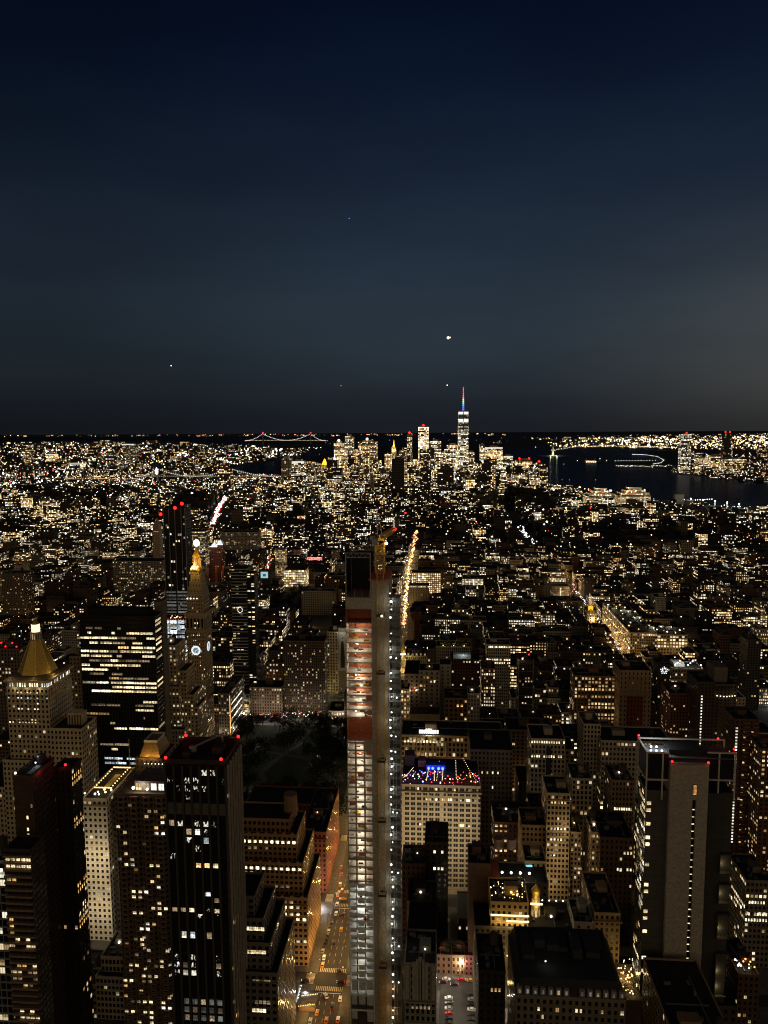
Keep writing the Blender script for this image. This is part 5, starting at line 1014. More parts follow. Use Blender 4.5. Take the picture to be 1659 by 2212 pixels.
# plain landmark blocks: (name, label, category, xl, xr, ytop, Y, depth, style, visible bottom, short, lit windows as (nx, nz, count, tones, seed), options)
TBL = [
 ('apartment_block', 'long brown apartment slab with a dense grid of warm windows facing the park', 'apartment block', 612, 701, 1386, 852, 24, S((.10, .068, .045), 2.2, 3.1, .55, .55, .22, 1.4, .8, 2, .2), 1545, 'gridded park slab', None, {}),
 ('department_store', 'white corner store glowing from every window beside a dark square', 'shop', 613, 660, 1231, 1570, 34, S((.6, .55, .42), 4, 5, .75, .7, 1.4, 1.7, .75, 2, .2), 1264, 'glowing white store', None, dict(par=0)),
 ('tower_block', 'thin pale tower block with cream floors left of the glowing white store', 'tower block', 594, 615, 1188, 1620, 22, S((.42, .34, .2), 3, 3.4, .7, .55, .7, 1.1, .85), 1250, 'cream thin tower', None, {}),
 ('pink_lit_building', 'low building with a pink floodlit facade far up the avenue', 'building', 663, 695, 1203, 1880, 22, S((.75, .2, .2), 6, 6, .35, .45, .1, .5, .9), 1226, 'pink facade building', None, dict(par=0, flood=(1, .5, .42))),  # pink of the lighting is also put into the wall colour
 ('loft_building', 'grey loft building with two rows of dim arches south of the square', 'loft building', 651, 722, 1278, 1330, 26, S((.25, .22, .16), 4, 4.4, .55, .6, .06, 1, .9), 1308, 'arched grey loft', None, {}),
 ('office_building', 'pale corner building carrying a tall fashion billboard on its blank flank', 'office building', 706, 729, 1366, 925, 30, S((.42, .36, .24), 3, 3.8, .5, .55, .18, 1.6, .7), 1470, 'billboard building', None, dict(poster=1)),
 ('loft_building', 'broad loft with arched top windows all blazing white beside the red lit avenue', 'loft building', 889, 952, 1238, 1480, 30, S((.3, .23, .15), 4, 4.0, .62, .66, 1.5, 2.0, .7, 2, .1), 1282, 'blazing arched loft', None, {}),
 ('loft_building', 'dim stone loft with a single lit top row just below the blazing arched loft', 'loft building', 884, 927, 1265, 1390, 22, S((.3, .24, .16), 3, 4, .5, .55, .10, 1.2, .8), 1300, 'dim stone loft', ('row', 12, 8, 0, 'W'), {}),
 ('gabled_building', 'dark gabled building with a pointed roof beside the avenue', 'building', 881, 893, 1345, 1165, 20, S((.16, .13, .1), 4, 4, .2, .4, .08, 1, .8), 1385, 'pointed gable building', None, dict(gable=1)),
 ('domed_building', 'ornate stone building topped by a brightly lit golden dome and spire', 'building', 864, 877, 1425, 928, 10, S((.5, .4, .22), 2.5, 4, .45, .6, .25, 1.3, .9), 1470, 'golden dome building', None, dict(dome=1)),
 ('mansard_building', 'stone building with a row of round dormers beside the golden dome', 'building', 878, 922, 1418, 930, 22, S((.30, .25, .17), 2.6, 3.9, .5, .55, .05, 1.2, .8), 1455, 'round dormer building', None, dict(dormers=1)),
 ('apartment_building', 'pale grey apartment block with balconied setbacks and a blank concrete base wall', 'apartment building', 905, 950, 1450, 745, 24, S((.27, .24, .185), 5, 4.2, .35, .5, .06, 1.3, .85), 1550, 'setback grey apartments', ('c', 6, 12, 9, 'WBYW', 4), dict(terrace=1)),
 ('loft_building', 'pale narrow loft with lit square windows below the setback grey apartments', 'loft building', 866, 884, 1490, 690, 16, S((.36, .29, .18), 3.0, 3.9, .55, .6, .55, 1.5, .75), 1550, 'narrow pale loft', None, {}),
 ('loft_building', 'white loft building with a planted roof terrace and striped piers', 'loft building', 942, 1018, 1398, 905, 26, S((.45, .38, .26), 2.4, 3.9, .5, .7, .10, 1.2, .8), 1445, 'planted terrace loft', None, dict(plants=1)),
 ('loft_building', 'dark red loft with scattered white windows and a bright steel roof shed', 'loft building', 975, 1036, 1426, 850, 28, S((.12, .05, .035), 3.2, 3.9, .5, .5, .20, 1.8, .5), 1510, 'steel shed loft', None, dict(shed=1)),
 ('office_building', 'pale grid fronted office building with two bright floors at its top', 'office building', 1051, 1103, 1394, 880, 26, S((.52, .45, .32), 2.6, 3.8, .6, .55, .12, 1.5, .6, 4, .7), 1463, 'pale two bright floors office', ('row', 14, 15, 0, 'B', 4, 5), {}),
 ('loft_building', 'slim brick loft with arched crown and many white windows', 'loft building', 1040, 1070, 1445, 800, 26, S((.24, .13, .08), 2.6, 3.8, .5, .55, .5, 1.6, .6), 1530, 'arched crown loft', None, {}),
 ('loft_building', 'square brown loft with large grid windows glowing amber', 'loft building', 960, 1010, 1510, 690, 28, S((.15, .085, .05), 4.4, 4.2, .6, .6, .12, 1.2, .95), 1585, 'amber grid loft', ('c', 6, 9, 12, 'YOWY', 8), {}),
 ('loft_building', 'white narrow loft with an arched upper floor beside the amber grid loft', 'loft building', 1010, 1036, 1500, 705, 20, S((.55, .5, .4), 3, 3.9, .45, .55, .25, 1.4, .7), 1580, 'white arched loft', None, {}),
 ('tower_block', 'slim dark tower with steel corners and two red beacons on its roof', 'tower', 1121, 1152, 1428, 800, 22, S((.045, .03, .025), 3.2, 3.4, .45, .5, .2, 1.7, .75), 1530, 'slim red beacon tower', None, dict(beacons=1, cage=1)),
 ('loft_building', 'long pale store building with lit arches and uplit columns under a glowing roof sign', 'building', 866, 1088, 1592, 610, 34, S((.42, .33, .2), 3.2, 4.4, .6, .62, .30, 1.5, .8, 2, .3), 1640, 'uplit column store', None, dict(columns=1)),
 ('loft_building', 'wide dark loft with a row of five round lit arches above dim floors', 'loft building', 1016, 1108, 1622, 560, 40, S((.14, .115, .08), 3.0, 3.8, .5, .5, .05, 1.2, .8), 1700, 'five lit arches loft', ('cells', 16, 10, [(2, 4, 'B'), (4, 4, 'W'), (6, 4, 'W'), (8, 4, 'W'), (10, 4, 'W'), (8, 7, 'N')]), {}),
 ('loft_building', 'white grid fronted loft with a lit top row and a dark central bay', 'loft building', 1147, 1221, 1598, 590, 30, S((.55, .46, .32), 3.0, 3.9, .55, .62, .22, 1.5, .75, 3, .6), 1690, 'white grid loft', ('row', 14, 12, 0, 'W', 3), dict(darkbay=1)),
 ('loft_building', 'narrow pale stone loft tower with banded windows', 'loft building', 1261, 1298, 1566, 610, 28, S((.48, .39, .26), 2.5, 3.8, .55, .6, .08, 1.2, .8), 1680, 'narrow banded loft', None, {}),
 ('loft_building', 'wide pale loft with a shiny dark roof and lit rows behind the hotel crown', 'loft building', 1299, 1450, 1603, 600, 30, S((.45, .38, .25), 3.0, 4.1, .55, .55, .22, 1.8, .7, 5, .7), 1680, 'wide pale loft', None, {}),
 ('loft_building', 'amber brick office building with a full grid of warm lit windows', 'office building', 1241, 1329, 1462, 745, 26, S((.26, .14, .055), 3.2, 3.7, .55, .6, .62, 1.1, 1.0), 1528, 'amber office grid', None, {}),
 ('lodge_building', 'tall tan stone and red brick lodge with an ornate columned top floor', 'lodge', 1339, 1408, 1450, 745, 32, S((.38, .27, .15), 4, 4.6, .35, .5, .07, 1.3, .9), 1580, 'tan and red lodge', None, dict(lodge=1)),
 ('apartment_tower', 'red brick apartment tower with warm scattered windows right of the tan and red lodge', 'apartment tower', 1449, 1502, 1500, 660, 30, S((.17, .07, .04), 2.6, 3.0, .45, .5, .24, 1.4, .85), 1612, 'red brick apartment tower', None, {}),
 ('apartment_tower', 'dark apartment tower with one bright vertical strip of stair windows', 'apartment tower', 1508, 1545, 1475, 640, 30, S((.07, .05, .038), 2.8, 3.0, .4, .5, .06, 1.2, .85), 1612, 'bright stair strip tower', ('cells', 6, 46, [(1, j, 'N') for j in range(4, 44)]), {}),
 ('apartment_tower', 'rounded dark apartment tower with a lit terrace ring near its top', 'apartment tower', 1535, 1592, 1480, 700, 30, S((.12, .10, .08), 3, 3.1, .5, .5, .05, 1.2, .8), 1560, 'rounded terrace tower', None, dict(round=1)),
 ('apartment_tower', 'brown apartment tower striped with curved balconies at the right edge of the picture', 'apartment tower', 1588, 1640, 1556, 520, 24, S((.12, .055, .03), 3.0, 3.0, .5, .5, .12, 1.4, .9), 1840, 'curved balcony tower', ('cells', 6, 60, [(0, j, 'N') for j in range(2, 40)]+[(i, j, 'OYWW'[(i+j) % 4]) for j in range(3, 40, 2) for i in (2, 4, 5) if (i*7+j*5) % 4]), dict(balc=1)),
 ('apartment_tower', 'second brown balcony tower cut off by the right edge of the picture', 'apartment tower', 1645, 1700, 1620, 500, 24, S((.13, .06, .03), 3.0, 3.0, .5, .5, .4, 1.5, .9), 1850, 'cut off balcony tower', None, {}),
 ('apartment_tower', 'dark apartment tower with ladder like pale grid behind the curved balcony tower', 'apartment tower', 1616, 1645, 1385, 900, 24, S((.07, .06, .05), 3, 3.1, .6, .6, .10, 1.5, .8), 1560, 'ladder grid tower', None, dict(beacons=0)),
 ('loft_building', 'narrow tan stone loft tower with rows of arched windows', 'loft building', 1182, 1232, 1716, 482, 26, S((.52, .38, .2), 2.4, 3.6, .62, .55, .12, 1.2, .85, 3, .5), 1925, 'narrow tan loft tower', ('cells', 7, 18, [(i, 1, 'Y') for i in (1, 2, 3, 4, 5)]+[(i, 6, 'W') for i in range(1, 6)]+[(i, 7, 'D') for i in range(1, 6)]+[(i, 8, 'W') for i in range(1, 6)]+[(3, 4, 'W'), (1, 11, 'D'), (2, 11, 'W')]), dict(flood=(1, .78, .48), cornice=.9)),
 ('loft_building', 'orange lit stepped loft left of the narrow tan loft tower', 'loft building', 1127, 1180, 1785, 486, 24, S((.30, .19, .09), 2.8, 3.6, .6, .5, .12, 1.5, .9), 1855, 'orange stepped loft', ('row', 12, 8, 4, 'B'), {}),
 ('loft_building', 'low cream building with a glowing cyan poster on its flank', 'building', 1134, 1180, 1863, 455, 20, S((.50, .38, .17), 3.2, 3.8, .4, .5, .12, 1.3, .9), 1920, 'cyan poster building', None, dict(cyan=1, flood=(1, .8, .4))),
 ('loft_building', 'dark brick building with striped balconies against the narrow tan loft tower', 'loft building', 1233, 1256, 1800, 484, 26, S((.33, .24, .14), 2.6, 3.2, .55, .55, .25, 1.5, .8), 1910, 'striped side loft', None, {}),
 ('loft_building', 'stone fronted building with four tall bays and a lit lower row near the hotel', 'loft building', 1236, 1280, 1684, 540, 26, S((.44, .35, .22), 2.8, 3.9, .55, .6, .22, 1.4, .85), 1760, 'four bay stone loft', None, {}),
 ('loft_building', 'brown brick building with a bright lower row beside the hotel', 'loft building', 1322, 1368, 1688, 530, 26, S((.24, .15, .09), 2.6, 3.7, .5, .55, .2, 1.4, .85), 1760, 'brown bright row loft', ('row', 9, 8, 5, 'B'), {}),
 ('loft_building', 'cream party walled building with a slim lit side bay', 'loft building', 1278, 1296, 1800, 478, 22, S((.5, .36, .2), 3, 3.7, .5, .5, .2, 1.3, .9), 1910, 'cream slim bay loft', None, {}),
 ('loft_building', 'dark brick loft with a few warm windows in front of the hotel', 'loft building', 1297, 1368, 1812, 470, 34, S((.11, .065, .04), 3, 3.7, .45, .5, .16, 1.5, .85), 1930, 'dark brick hotel loft', ('cells', 10, 12, [(7, 2, 'B'), (8, 2, 'W'), (9, 2, 'W'), (5, 5, 'N'), (6, 5, 'N'), (8, 5, 'B'), (9, 5, 'B'), (9, 8, 'W')]), {}),
 ('bar_building', 'amber lit building with glowing cornice bands and a lamp dotted rooftop bar', 'building', 1060, 1142, 1952, 412, 24, S((.50, .33, .13), 3.2, 3.7, .5, .5, .30, 1.1, .95), 2080, 'glowing cornice bar', None, dict(bands=1, flood=(1, .68, .25))),
 ('loft_building', 'plain brown building with a rust red flank and floodlit roof sheds', 'loft building', 1013, 1060, 1868, 438, 22, S((.16, .095, .06), 30, 3.8, 0, 0, 0), 1960, 'rust flank building', None, dict(redflank=1, rooflit=1)),
 ('cupola_building', 'dark roofed building with a small lit onion cupola and lantern row on its roof', 'building', 1142, 1240, 2010, 408, 26, S((.11, .085, .06), 3, 3.7, .5, .5, .15, 1.4, .9), 2050, 'lit cupola building', ('cells', 10, 6, [(4, 1, 'D'), (4, 2, 'Y'), (6, 2, 'Y'), (8, 2, 'O'), (9, 2, 'O'), (5, 1, 'W')]), dict(cupola=1)),
 ('loft_building', 'small white building squeezed between the lit cupola building and the corniced tan block', 'building', 1240, 1282, 1995, 406, 22, S((.36, .33, .27), 5, 4, .25, .4, .1, 1.5, .8), 2060, 'small white building', ('cells', 3, 5, [(0, 2, 'Y'), (2, 2, 'W')]), {}),
 ('office_building', 'tan corniced block with a colonnaded top at the foot of the hotel', 'office building', 1284, 1340, 1975, 412, 40, S((.42, .29, .14), 2.9, 3.8, .5, .55, .10, 1.3, .9), 2098, 'corniced tan block', None, dict(cornice=1.0)),
 ('loft_building', 'black fronted tall loft with three amber windows in the bottom right middle', 'loft building', 1034, 1092, 2100, 362, 28, S((.035, .028, .022), 3.2, 3.8, .4, .5, .04, 1.0, .9), 2400, 'black three window loft', ('cells', 7, 8, [(3, 2, 'Y'), (4, 2, 'Y'), (5, 2, 'Y')]), {}),
 ('guild_building', 'grey stone building with a stepped gothic front beside the construction hoist', 'building', 874, 942, 2085, 352, 26, S((.22, .205, .16), 2.6, 3.8, .55, .6, .06, 1.1, .8), 2400, 'gothic front building', None, dict(gothic=1)),
 ('hotel_annex', 'dark building with amber lit columned front and glowing roof windows behind the gothic front building', 'building', 880, 942, 1950, 440, 22, S((.12, .09, .06), 4, 4.2, .5, .6, .2, 1.2, 1), 2020, 'amber columned annex', None, dict(amber=1)),
 ('brick_building', 'dark brick building with two bright windows standing before the rooftop bar block', 'building', 918, 968, 1822, 470, 26, S((.045, .035, .028), 3.4, 3.8, .4, .5, .05, 1, .8), 1940, 'two window dark block', ('cells', 6, 9, [(2, 1, 'B'), (4, 1, 'B'), (2, 4, 'N'), (3, 4, 'N'), (4, 4, 'W')]), {}),
 ('brick_building', 'dark reddish brick building at the foot of the construction hoist', 'building', 868, 918, 1868, 462, 22, S((.075, .045, .032), 3.2, 3.8, .4, .5, .08, 1.2, .9), 1945, 'reddish hoist side block', None, {}),
 ('mansard_building', 'long old hotel with a slate mansard roof and dormers in the bottom right corner', 'building', 1114, 1352, 2158, 345, 44, S((.17, .145, .10), 3.0, 3.9, .5, .55, .10, 1.3, .9), 2400, 'old mansard hotel', ('cells', 26, 4, [(5, 1, 'B'), (6, 2, 'W'), (14, 1, 'W'), (15, 1, 'W'), (20, 1, 'Y')]), dict(mansard=1)),
 ('brick_building', 'dark brick office building with a lit party on its low roof at the right edge', 'building', 1595, 1641, 2108, 395, 30, S((.12, .065, .04), 2.6, 3.5, .5, .5, .12, 1.2, .9), 2400, 'roof party building', None, dict(party=1)),
 ('office_building', 'grey office building with banks of white lit windows at the right edge', 'office building', 1612, 1668, 1905, 455, 30, S((.20, .16, .11), 2.6, 3.8, .6, .5, .28, 2.0, .6, 5, .7), 2030, 'white banks office', ('row', 9, 12, 3, 'B', 5, 6), {}),
 ('office_building', 'tan gridded office building running diagonally to the picture corner below the hotel', 'office building', 1497, 1640, 2361, 300, 80, S((.30, .20, .11), 2.8, 3.7, .55, .6, .14, 1.2, .85), 2400, 'tan grid corner office', None, {}),
 ('office_building', 'long lit loft front along the bright avenue on the right', 'loft building', 1362, 1420, 1368, 1075, 190, S((.42, .33, .2), 3, 4, .6, .6, .42, 1.8, .75), 1395, 'bright avenue loft', None, dict(rl=26)),
 ('office_building', 'low lit store with a glowing roof line right of the bright avenue loft', 'shop', 1421, 1486, 1372, 1090, 40, S((.3, .24, .16), 4, 4.4, .7, .6, .55, 1.9, .85), 1400, 'glowing roof store', None, dict(rl=10)),
 ('tower_block', 'pale slab tower with one bright stair column far along the right hand avenue', 'tower block', 1192, 1230, 1268, 1480, 30, S((.45, .38, .26), 3, 3.2, .45, .5, .35, 1.5, .8), 1292, 'pale stair slab', ('cells', 7, 18, [(3, j, 'B') for j in range(1, 17)]), {}),
 ('office_building', 'domed store building with a yellow lit advertising tower beside the right hand avenue', 'building', 1268, 1290, 1320, 1290, 26, S((.3, .26, .2), 4, 4, .5, .5, .3, 1.4, .8), 1345, 'yellow sign store', None, dict(ysign=1)),
 ('stepped_terraces', 'large stepped office complex with glowing floors by the river', 'office complex', 1268, 1328, 1072, 3150, 90, S((.3, .27, .2), 9, 5, .85, .5, .9, 1.6, .8, 2, .3), 1100, 'glowing river terraces', None, dict(steps=1)),
 ('stepped_terraces', 'second stepped office complex with amber floors nearer the river pier', 'office complex', 1334, 1406, 1070, 3250, 90, S((.3, .27, .2), 9, 5, .85, .5, .8, 1.5, .95, 2, .3), 1090, 'amber river terraces', None, dict(steps=1)),
 ('warehouse', 'broad lit warehouse with green tinted windows inland from the river', 'warehouse', 1320, 1350, 1096, 2900, 60, S((.2, .25, .17), 6, 5, .6, .6, .8, .8, .8), 1120, 'green tinted warehouse', None, {}),
 ('warehouse', 'broad warehouse with lit ribbon floors beside the green tinted warehouse', 'warehouse', 1353, 1397, 1098, 2880, 60, S((.25, .2, .14), 7, 5, .85, .5, .8, 1.5, .75), 1125, 'ribbon warehouse', None, {}),
 ('warehouse', 'pale many windowed warehouse block inland of the glowing river terraces', 'warehouse', 1206, 1250, 1096, 2950, 60, S((.35, .28, .17), 6, 5, .55, .6, .85, 1.1, .85), 1120, 'pale warehouse', None, {}),
 ('vent_tower', 'plain square ventilation tower standing in the river by the pier', 'tower', 1459, 1478, 1068, 3150, 25, S((.3, .28, .24), 60, 60, 0, 0, 0), 1090, 'river vent tower', None, dict(par=0)),
 ('clock_tower', 'old stone tower with a red lit belfry left of the red tipped glass tower', 'tower', 329, 344, 1150, 1560, 18, S((.35, .27, .17), 4, 4, .3, .4, .06, 1, .9), 1200, 'red belfry tower', None, dict(belfry=1)),
 ('apartment_tower', 'dark brick apartment towers with two lit glass pyramid tops', 'apartment tower', 452, 476, 1185, 1575, 36, S((.12, .05, .035), 4, 3.1, .5, .5, .2, 1.3, .8), 1260, 'twin pyramid towers', None, dict(pyr=1)),
 ('office_building', 'broad office building with a bright lit top floor between the glass tower and the avenue', 'office building', 403, 442, 1148, 1750, 40, S((.3, .26, .2), 4, 4, .7, .55, .5, 1.6, .75), 1180, 'bright top office', None, {}),
 ('office_building', 'wide dark office block with rows of pale lit windows above the clock tower', 'office building', 475, 555, 1150, 1820, 40, S((.28, .24, .17), 3.4, 3.9, .55, .55, .28, 1.6, .7), 1185, 'wide pale window office', None, {}),
 ('office_building', 'wide loft block with lit rows behind the black office slab', 'office building', 243, 348, 1213, 1420, 40, S((.26, .21, .14), 3, 3.9, .5, .55, .35, 1.5, .75), 1250, 'lit row loft', None, {}),
 ('apartment_tower', 'dark broad apartment tower with scattered warm windows at the left edge', 'apartment tower', 2, 52, 1240, 1250, 30, S((.16, .12, .085), 3, 3.1, .5, .5, .22, 1.4, .85), 1330, 'left edge apartment tower', None, {}),
 ('apartment_tower', 'pale apartment block with square windows left of the black office slab', 'apartment block', 150, 172, 1420, 640, 22, S((.32, .25, .16), 3, 3.6, .45, .5, .18, 1.4, .85), 1570, 'pale slab neighbour', None, {}),
 ('hospital_block', 'flat roofed block with a row of red roof beacons behind the gold pyramid tower', 'building', -20, 42, 1403, 760, 26, S((.16, .12, .1), 3.4, 3.8, .5, .55, .25, 1.6, .7), 1440, 'red beacon roof', None, dict(beacons=4)),
 ('office_building', 'two blunt stone blocks with lit stores facing the square behind the clock tower', 'building', 538, 608, 1486, 848, 26, S((.22, .15, .1), 3, 3.6, .5, .55, .28, 1.5, .85), 1548, 'lit store row', None, dict(par=.6)),
 ('office_building', 'long corner building with a lit light strip right of the clock tower base', 'building', 471, 494, 1500, 772, 62, S((.2, .17, .13), 3, 3.8, .5, .55, .3, 1.3, .7), 1580, 'light strip corner', None, dict(strip=1)),
 ('row_house', 'low brown brick row house facing the parked cars', 'row house', 942, 975, 2065, 436, 12, S((.20, .105, .06), 2.8, 3.5, .4, .5, .08, 1, .9), 2115, 'brown row house', None, {}),
 ('row_house', 'low tan row house with a warm lit shop window facing the parked cars', 'row house', 976, 1003, 2066, 436, 12, S((.25, .15, .075), 2.8, 3.5, .4, .5, .1, 1.2, .9), 2115, 'tan row house', ('cells', 5, 3, [(2, 2, 'W'), (3, 2, 'Y')]), {}),
 ('row_house', 'low dark red row house at the right end facing the parked cars', 'row house', 1004, 1031, 2066, 436, 12, S((.20, .06, .045), 2.4, 3.3, .4, .5, .15, 1, .9), 2115, 'dark red row house', None, {}),
]
def build_table():
    for ti, (nm, lb, ct, xl, xr, yt, Y, dp, st, yb, sh, lw, op) in enumerate(TBL):
        far = Y > 1400
        t, X0, X1, Y0, Y1, Z = hero(nm, lb, ct, xl, xr, yt, Y, dp, st, yb, sh, seed=ti*3.1+1, par=op.get('par', 1.0), roof=not far, cornice=op.get('cornice', 0), z0=0)
        w = X1-X0; q = P(st['wall'])
        if lw:
            zlo = max(0, zpx(xl, yb, Y)); 
            if lw[0] == 'c': wins(t, 'N', Y0, X0, X1, max(0, Z-lw[2]*st['fh']), Z, lw[1], lw[2], rc(lw[1], lw[2], lw[3], lw[4], lw[5]), .6, .55, '1')
            elif lw[0] == 'cells': wins(t, 'N', Y0, X0, X1, max(0, Z-lw[2]*st['fh']), Z, lw[1], lw[2], lw[3], .6, .55, '1')
            else:
                for r_ in lw[3:]:
                    if isinstance(r_, int): wins(t, 'N', Y0, X0, X1, max(0, Z-lw[2]*st['fh']), Z, lw[1], lw[2], [(i, r_, lw[4] if isinstance(lw[4], str) else 'B') for i in range(lw[1]) if rnd.random() < .85], .65, .55, '1')
        if 'flood' in op:
            for k in range(3): point('facade_light', t, (X0+w*(k+.5)/3, Y0-9, max(8, Z*(.35+.2*k))), 1500 if Y < 1000 else 9000, op['flood'], 1)
        if 'poster' in op:
            xa = X1+.02; z1, z0 = zpx(735, 1368, Y), zpx(735, 1452, Y); xb = xpx(746, 1410, Y+4)
            MB().box(X1+.02, xb+1.5, Y0+6, Y1, 0, zpx(735, 1356, Y+6), P((.2, .17, .12))).build('flank_wall', FAC, t)
            MB().box(X1+.3, xb+1.2, Y0+5.7, Y0+5.97, z0, z1, P((.42, .40, .34))).build('billboard', FAC, t)
            c = (X1+xb)/2+.8; f = MB(); dk = P((.03, .028, .028)); y = Y0+5.66
            pts = [(-2.6, .05), (2.6, .05), (2.9, .34), (1.9, .62), (1.5, .74), (.6, .79), (-.6, .79), (-1.5, .74), (-2.0, .60), (-2.8, .32)]
            f.face([(c+a, y, z0+1.5+(z1-z0-3)*b) for a, b in pts], dk); f.face([(c+.75*math.sin(k*.6283), y, z0+(z1-z0)*.84+1.1*math.cos(k*.6283)) for k in range(10)], dk)
            f.build('billboard_figure', FAC, t); point('billboard_light', t, (c, Y0-2, z1+2), 1500, (1, .95, .85), .5)
        for k in range(op.get('rl', 0)):
            x, y = X0+w*rnd.uniform(.05, .95), Y0+dp*rnd.uniform(.05, .95)
            MB().box(x-4, x+4, y, y+5, Z, Z+rnd.uniform(2.5, 5), P((.12, .11, .1))).build('roof_shed', FAC, t); inst(BULB[rnd.choice('nnwy')], 'roof_lamp', t, (x+rnd.uniform(-4, 4), y-.7, Z+2.4), (rnd.uniform(.5, 1.0),)*3)
            if k % 6 == 0: point('roof_light', t, (x, y-4, Z+5), 1800, (1, .9, .65), .6)
        if 'gable' in op:
            zt = Z+11; m = (X0+X1)/2
            g = MB(); g.face([(X0, Y0, Z), (X1, Y0, Z), (m, Y0, zt)], q); g.face([(m, Y1, zt), (X1, Y1, Z), (X0, Y1, Z)], q); g.face([(X0, Y0, Z), (m, Y0, zt), (m, Y1, zt), (X0, Y1, Z)], P((.06, .05, .05))); g.face([(m, Y0, zt), (X1, Y0, Z), (X1, Y1, Z), (m, Y1, zt)], P((.06, .05, .05))); g.build('gable_roof', FAC, t)
        if 'dome' in op:
            cx, cy_ = (X0+X1)/2, Y0+5; z = lambda y: zpx(870, y, Y)
            MB().ngon(cx, cy_, w*.42, 8, Z, z(1412), S((.5, .38, .18), 2, 8, .45, .7, 2, 1.0, .9, 9, 0)).build('drum', FAC, t)
            d = MB()
            for k in range(4): d.ngon(cx, cy_, w*.5*math.cos(k*.36), 12, z(1412)+(z(1393)-z(1412))*k/4, z(1412)+(z(1393)-z(1412))*(k+1)/4, P((.5, .36, .12)), w*.5*math.cos((k+1)*.36))
            d.build('dome', GOLDR, t); MB().ngon(cx, cy_, .6, 8, z(1393), z(1378), P((.5, .4, .1)), .05).build('spire', GOLDR, t)
            for dx in (-5, 5): point('dome_flood', t, (cx+dx, Y0-5, z(1415)), 2600, (1, .82, .3), .5)
            for k in range(5): inst(BULB['n'], 'dome_lamp', t, (cx-w*.4+w*.2*k, Y0-.3, z(1413)), (.8,)*3)
            for dx in (-3, 3): point('column_light', t, (cx+dx, Y0-4, z(1450)), 1000, (1, .72, .3), .5)
        if 'dormers' in op:
            for k in range(5): inst(PANE['D1'], 'dormer_window', t, (X0+w*(k+.5)/5, Y0+.9, Z+2.4), (2.4, 1, 2.8)); MB().ngon(X0+w*(k+.5)/5, Y0+2.8, 1.9, 10, Z, Z+4.2, q, 1.2).build('dormer', FAC, t)
        if 'terrace' in op:
            block(t, X0-15, X0-.02, Y0+6, Y1+30, 0, Z-6, st, 9, 'wing_wall'); block(t, X1+.02, X1+11, Y0+10, Y1+8, 0, Z+3, S((.28, .25, .2), 6, 4, .3, .4, .06, 1.2), 10, 'wing_wall')
            block(t, X0-24, X1, Y0-22, Y0-.02, 0, zpx(920, 1545, Y-22), S((.25, .20, .13), 60, 40, 0, 0, 0), 4, 'base_wall', sides=S((.25, .2, .14), 4, 4, .45, .5, .05, 1))
            for k in range(12): inst(BULB[rnd.choice('wyonr')], 'terrace_lamp', t, (X0-13+rnd.random()*12, Y0+5.4-rnd.random()*3, zpx(890, 1495, Y)+rnd.random()*3), (rnd.uniform(.3, .7),)*3)
            for f in (.2, .5, .8): MB().box(X0+w*f-.6, X0+w*f+.6, Y0-1.2, Y0-.004, 0, Z-10, q).build('pier', FAC, t)
            point('terrace_light', t, (X0-8, Y0, zpx(890, 1492, Y)), 500, (1, .7, .4), .5)
        if 'plants' in op:
            for k in range(9):
                mb = MB(); x = X0+w*(.15+.8*k/9)
                for z_ in range(90):
                    p = Vector((x+rnd.gauss(0, 1.8), Y0+6+rnd.gauss(0, 1.5), Z+2.6+rnd.gauss(0, 1.1))); u = Vector((rnd.gauss(0, .45), rnd.gauss(0, .45), rnd.gauss(0, .3))); v = Vector((rnd.gauss(0, .4), rnd.gauss(0, .4), .3)); mb.face([p-u, p+v, p+u, p-v], P((.09, .12, .03)))
                mb.build('planting', FAC, t)
            for k in (.2, .5, .8): point('garden_light', t, (X0+w*k, Y0+1, Z+2), 500, (1, .75, .3), .4); inst(BULB['y'], 'garden_lamp', t, (X0+w*k, Y0+2, Z+1.2), (.5,)*3)
        if 'shed' in op:
            MB().box(X0+2, X1-10, Y0-6, Y0+4, Z+3, Z+8, P((.4, .42, .42)), bottom=True).build('roof_shed', FAC, t); point('roof_light', t, (X0+w*.4, Y0-9, Z+10), 1300, (.85, 1, .95), .6)
        if op.get('beacons'):
            for k in range(op['beacons']+1): p = (X0+w*(k+.6)/(op['beacons']+1.2), Y0+3*(k % 2)+1, Z+3+3*(k % 2)); beacon(t, p, .9)
        if 'cage' in op:
            mb = MB()
            for x in (X0, X1):
                for y in (Y0, Y1): mb.bar((x, y, 20), (x, y, Z+2), .35, P((.2, .2, .2)))
            for z in range(20, int(Z), 9): mb.bar((X0, Y0-.3, z), (X1, Y0-.3, z), .2, P((.2, .2, .2)))
            mb.build('corner_frame', STEEL, t); inst(BULB['w'], 'roof_lamp', t, (X0+4, Y0+2, Z+2), (.9,)*3); point('roof_light', t, (X0+4, Y0-2, Z+3), 500, (1, .8, .5), .4)
        if 'columns' in op:
            for k in range(7):
                x = X0+6+k*5.2; MB().ngon(x, Y0-1, .7, 10, Z-24, Z-5, P((.5, .4, .25))).build('column', FAC, t); inst(BULB['w'], 'uplight', t, (x, Y0-2, Z-25), (.65,)*3); point('column_light', t, (x, Y0-3, Z-22), 420, (1, .68, .28), .3)
            mb = MB(); xa, xb = xpx(905, 1580, Y), xpx(948, 1580, Y)
            for k in range(9): mb.box(xa+(xb-xa)*k/9, xa+(xb-xa)*(k+.8)/9, Y0+3, Y0+3.4, Z+1.2, Z+4.2+(1 if 2 < k < 6 else 0), lampst('n', 1.7))
            mb.build('roof_sign', LAMP, t); point('sign_light', t, ((xa+xb)/2, Y0-1, Z+4), 2500, (1, .9, .6), .8)
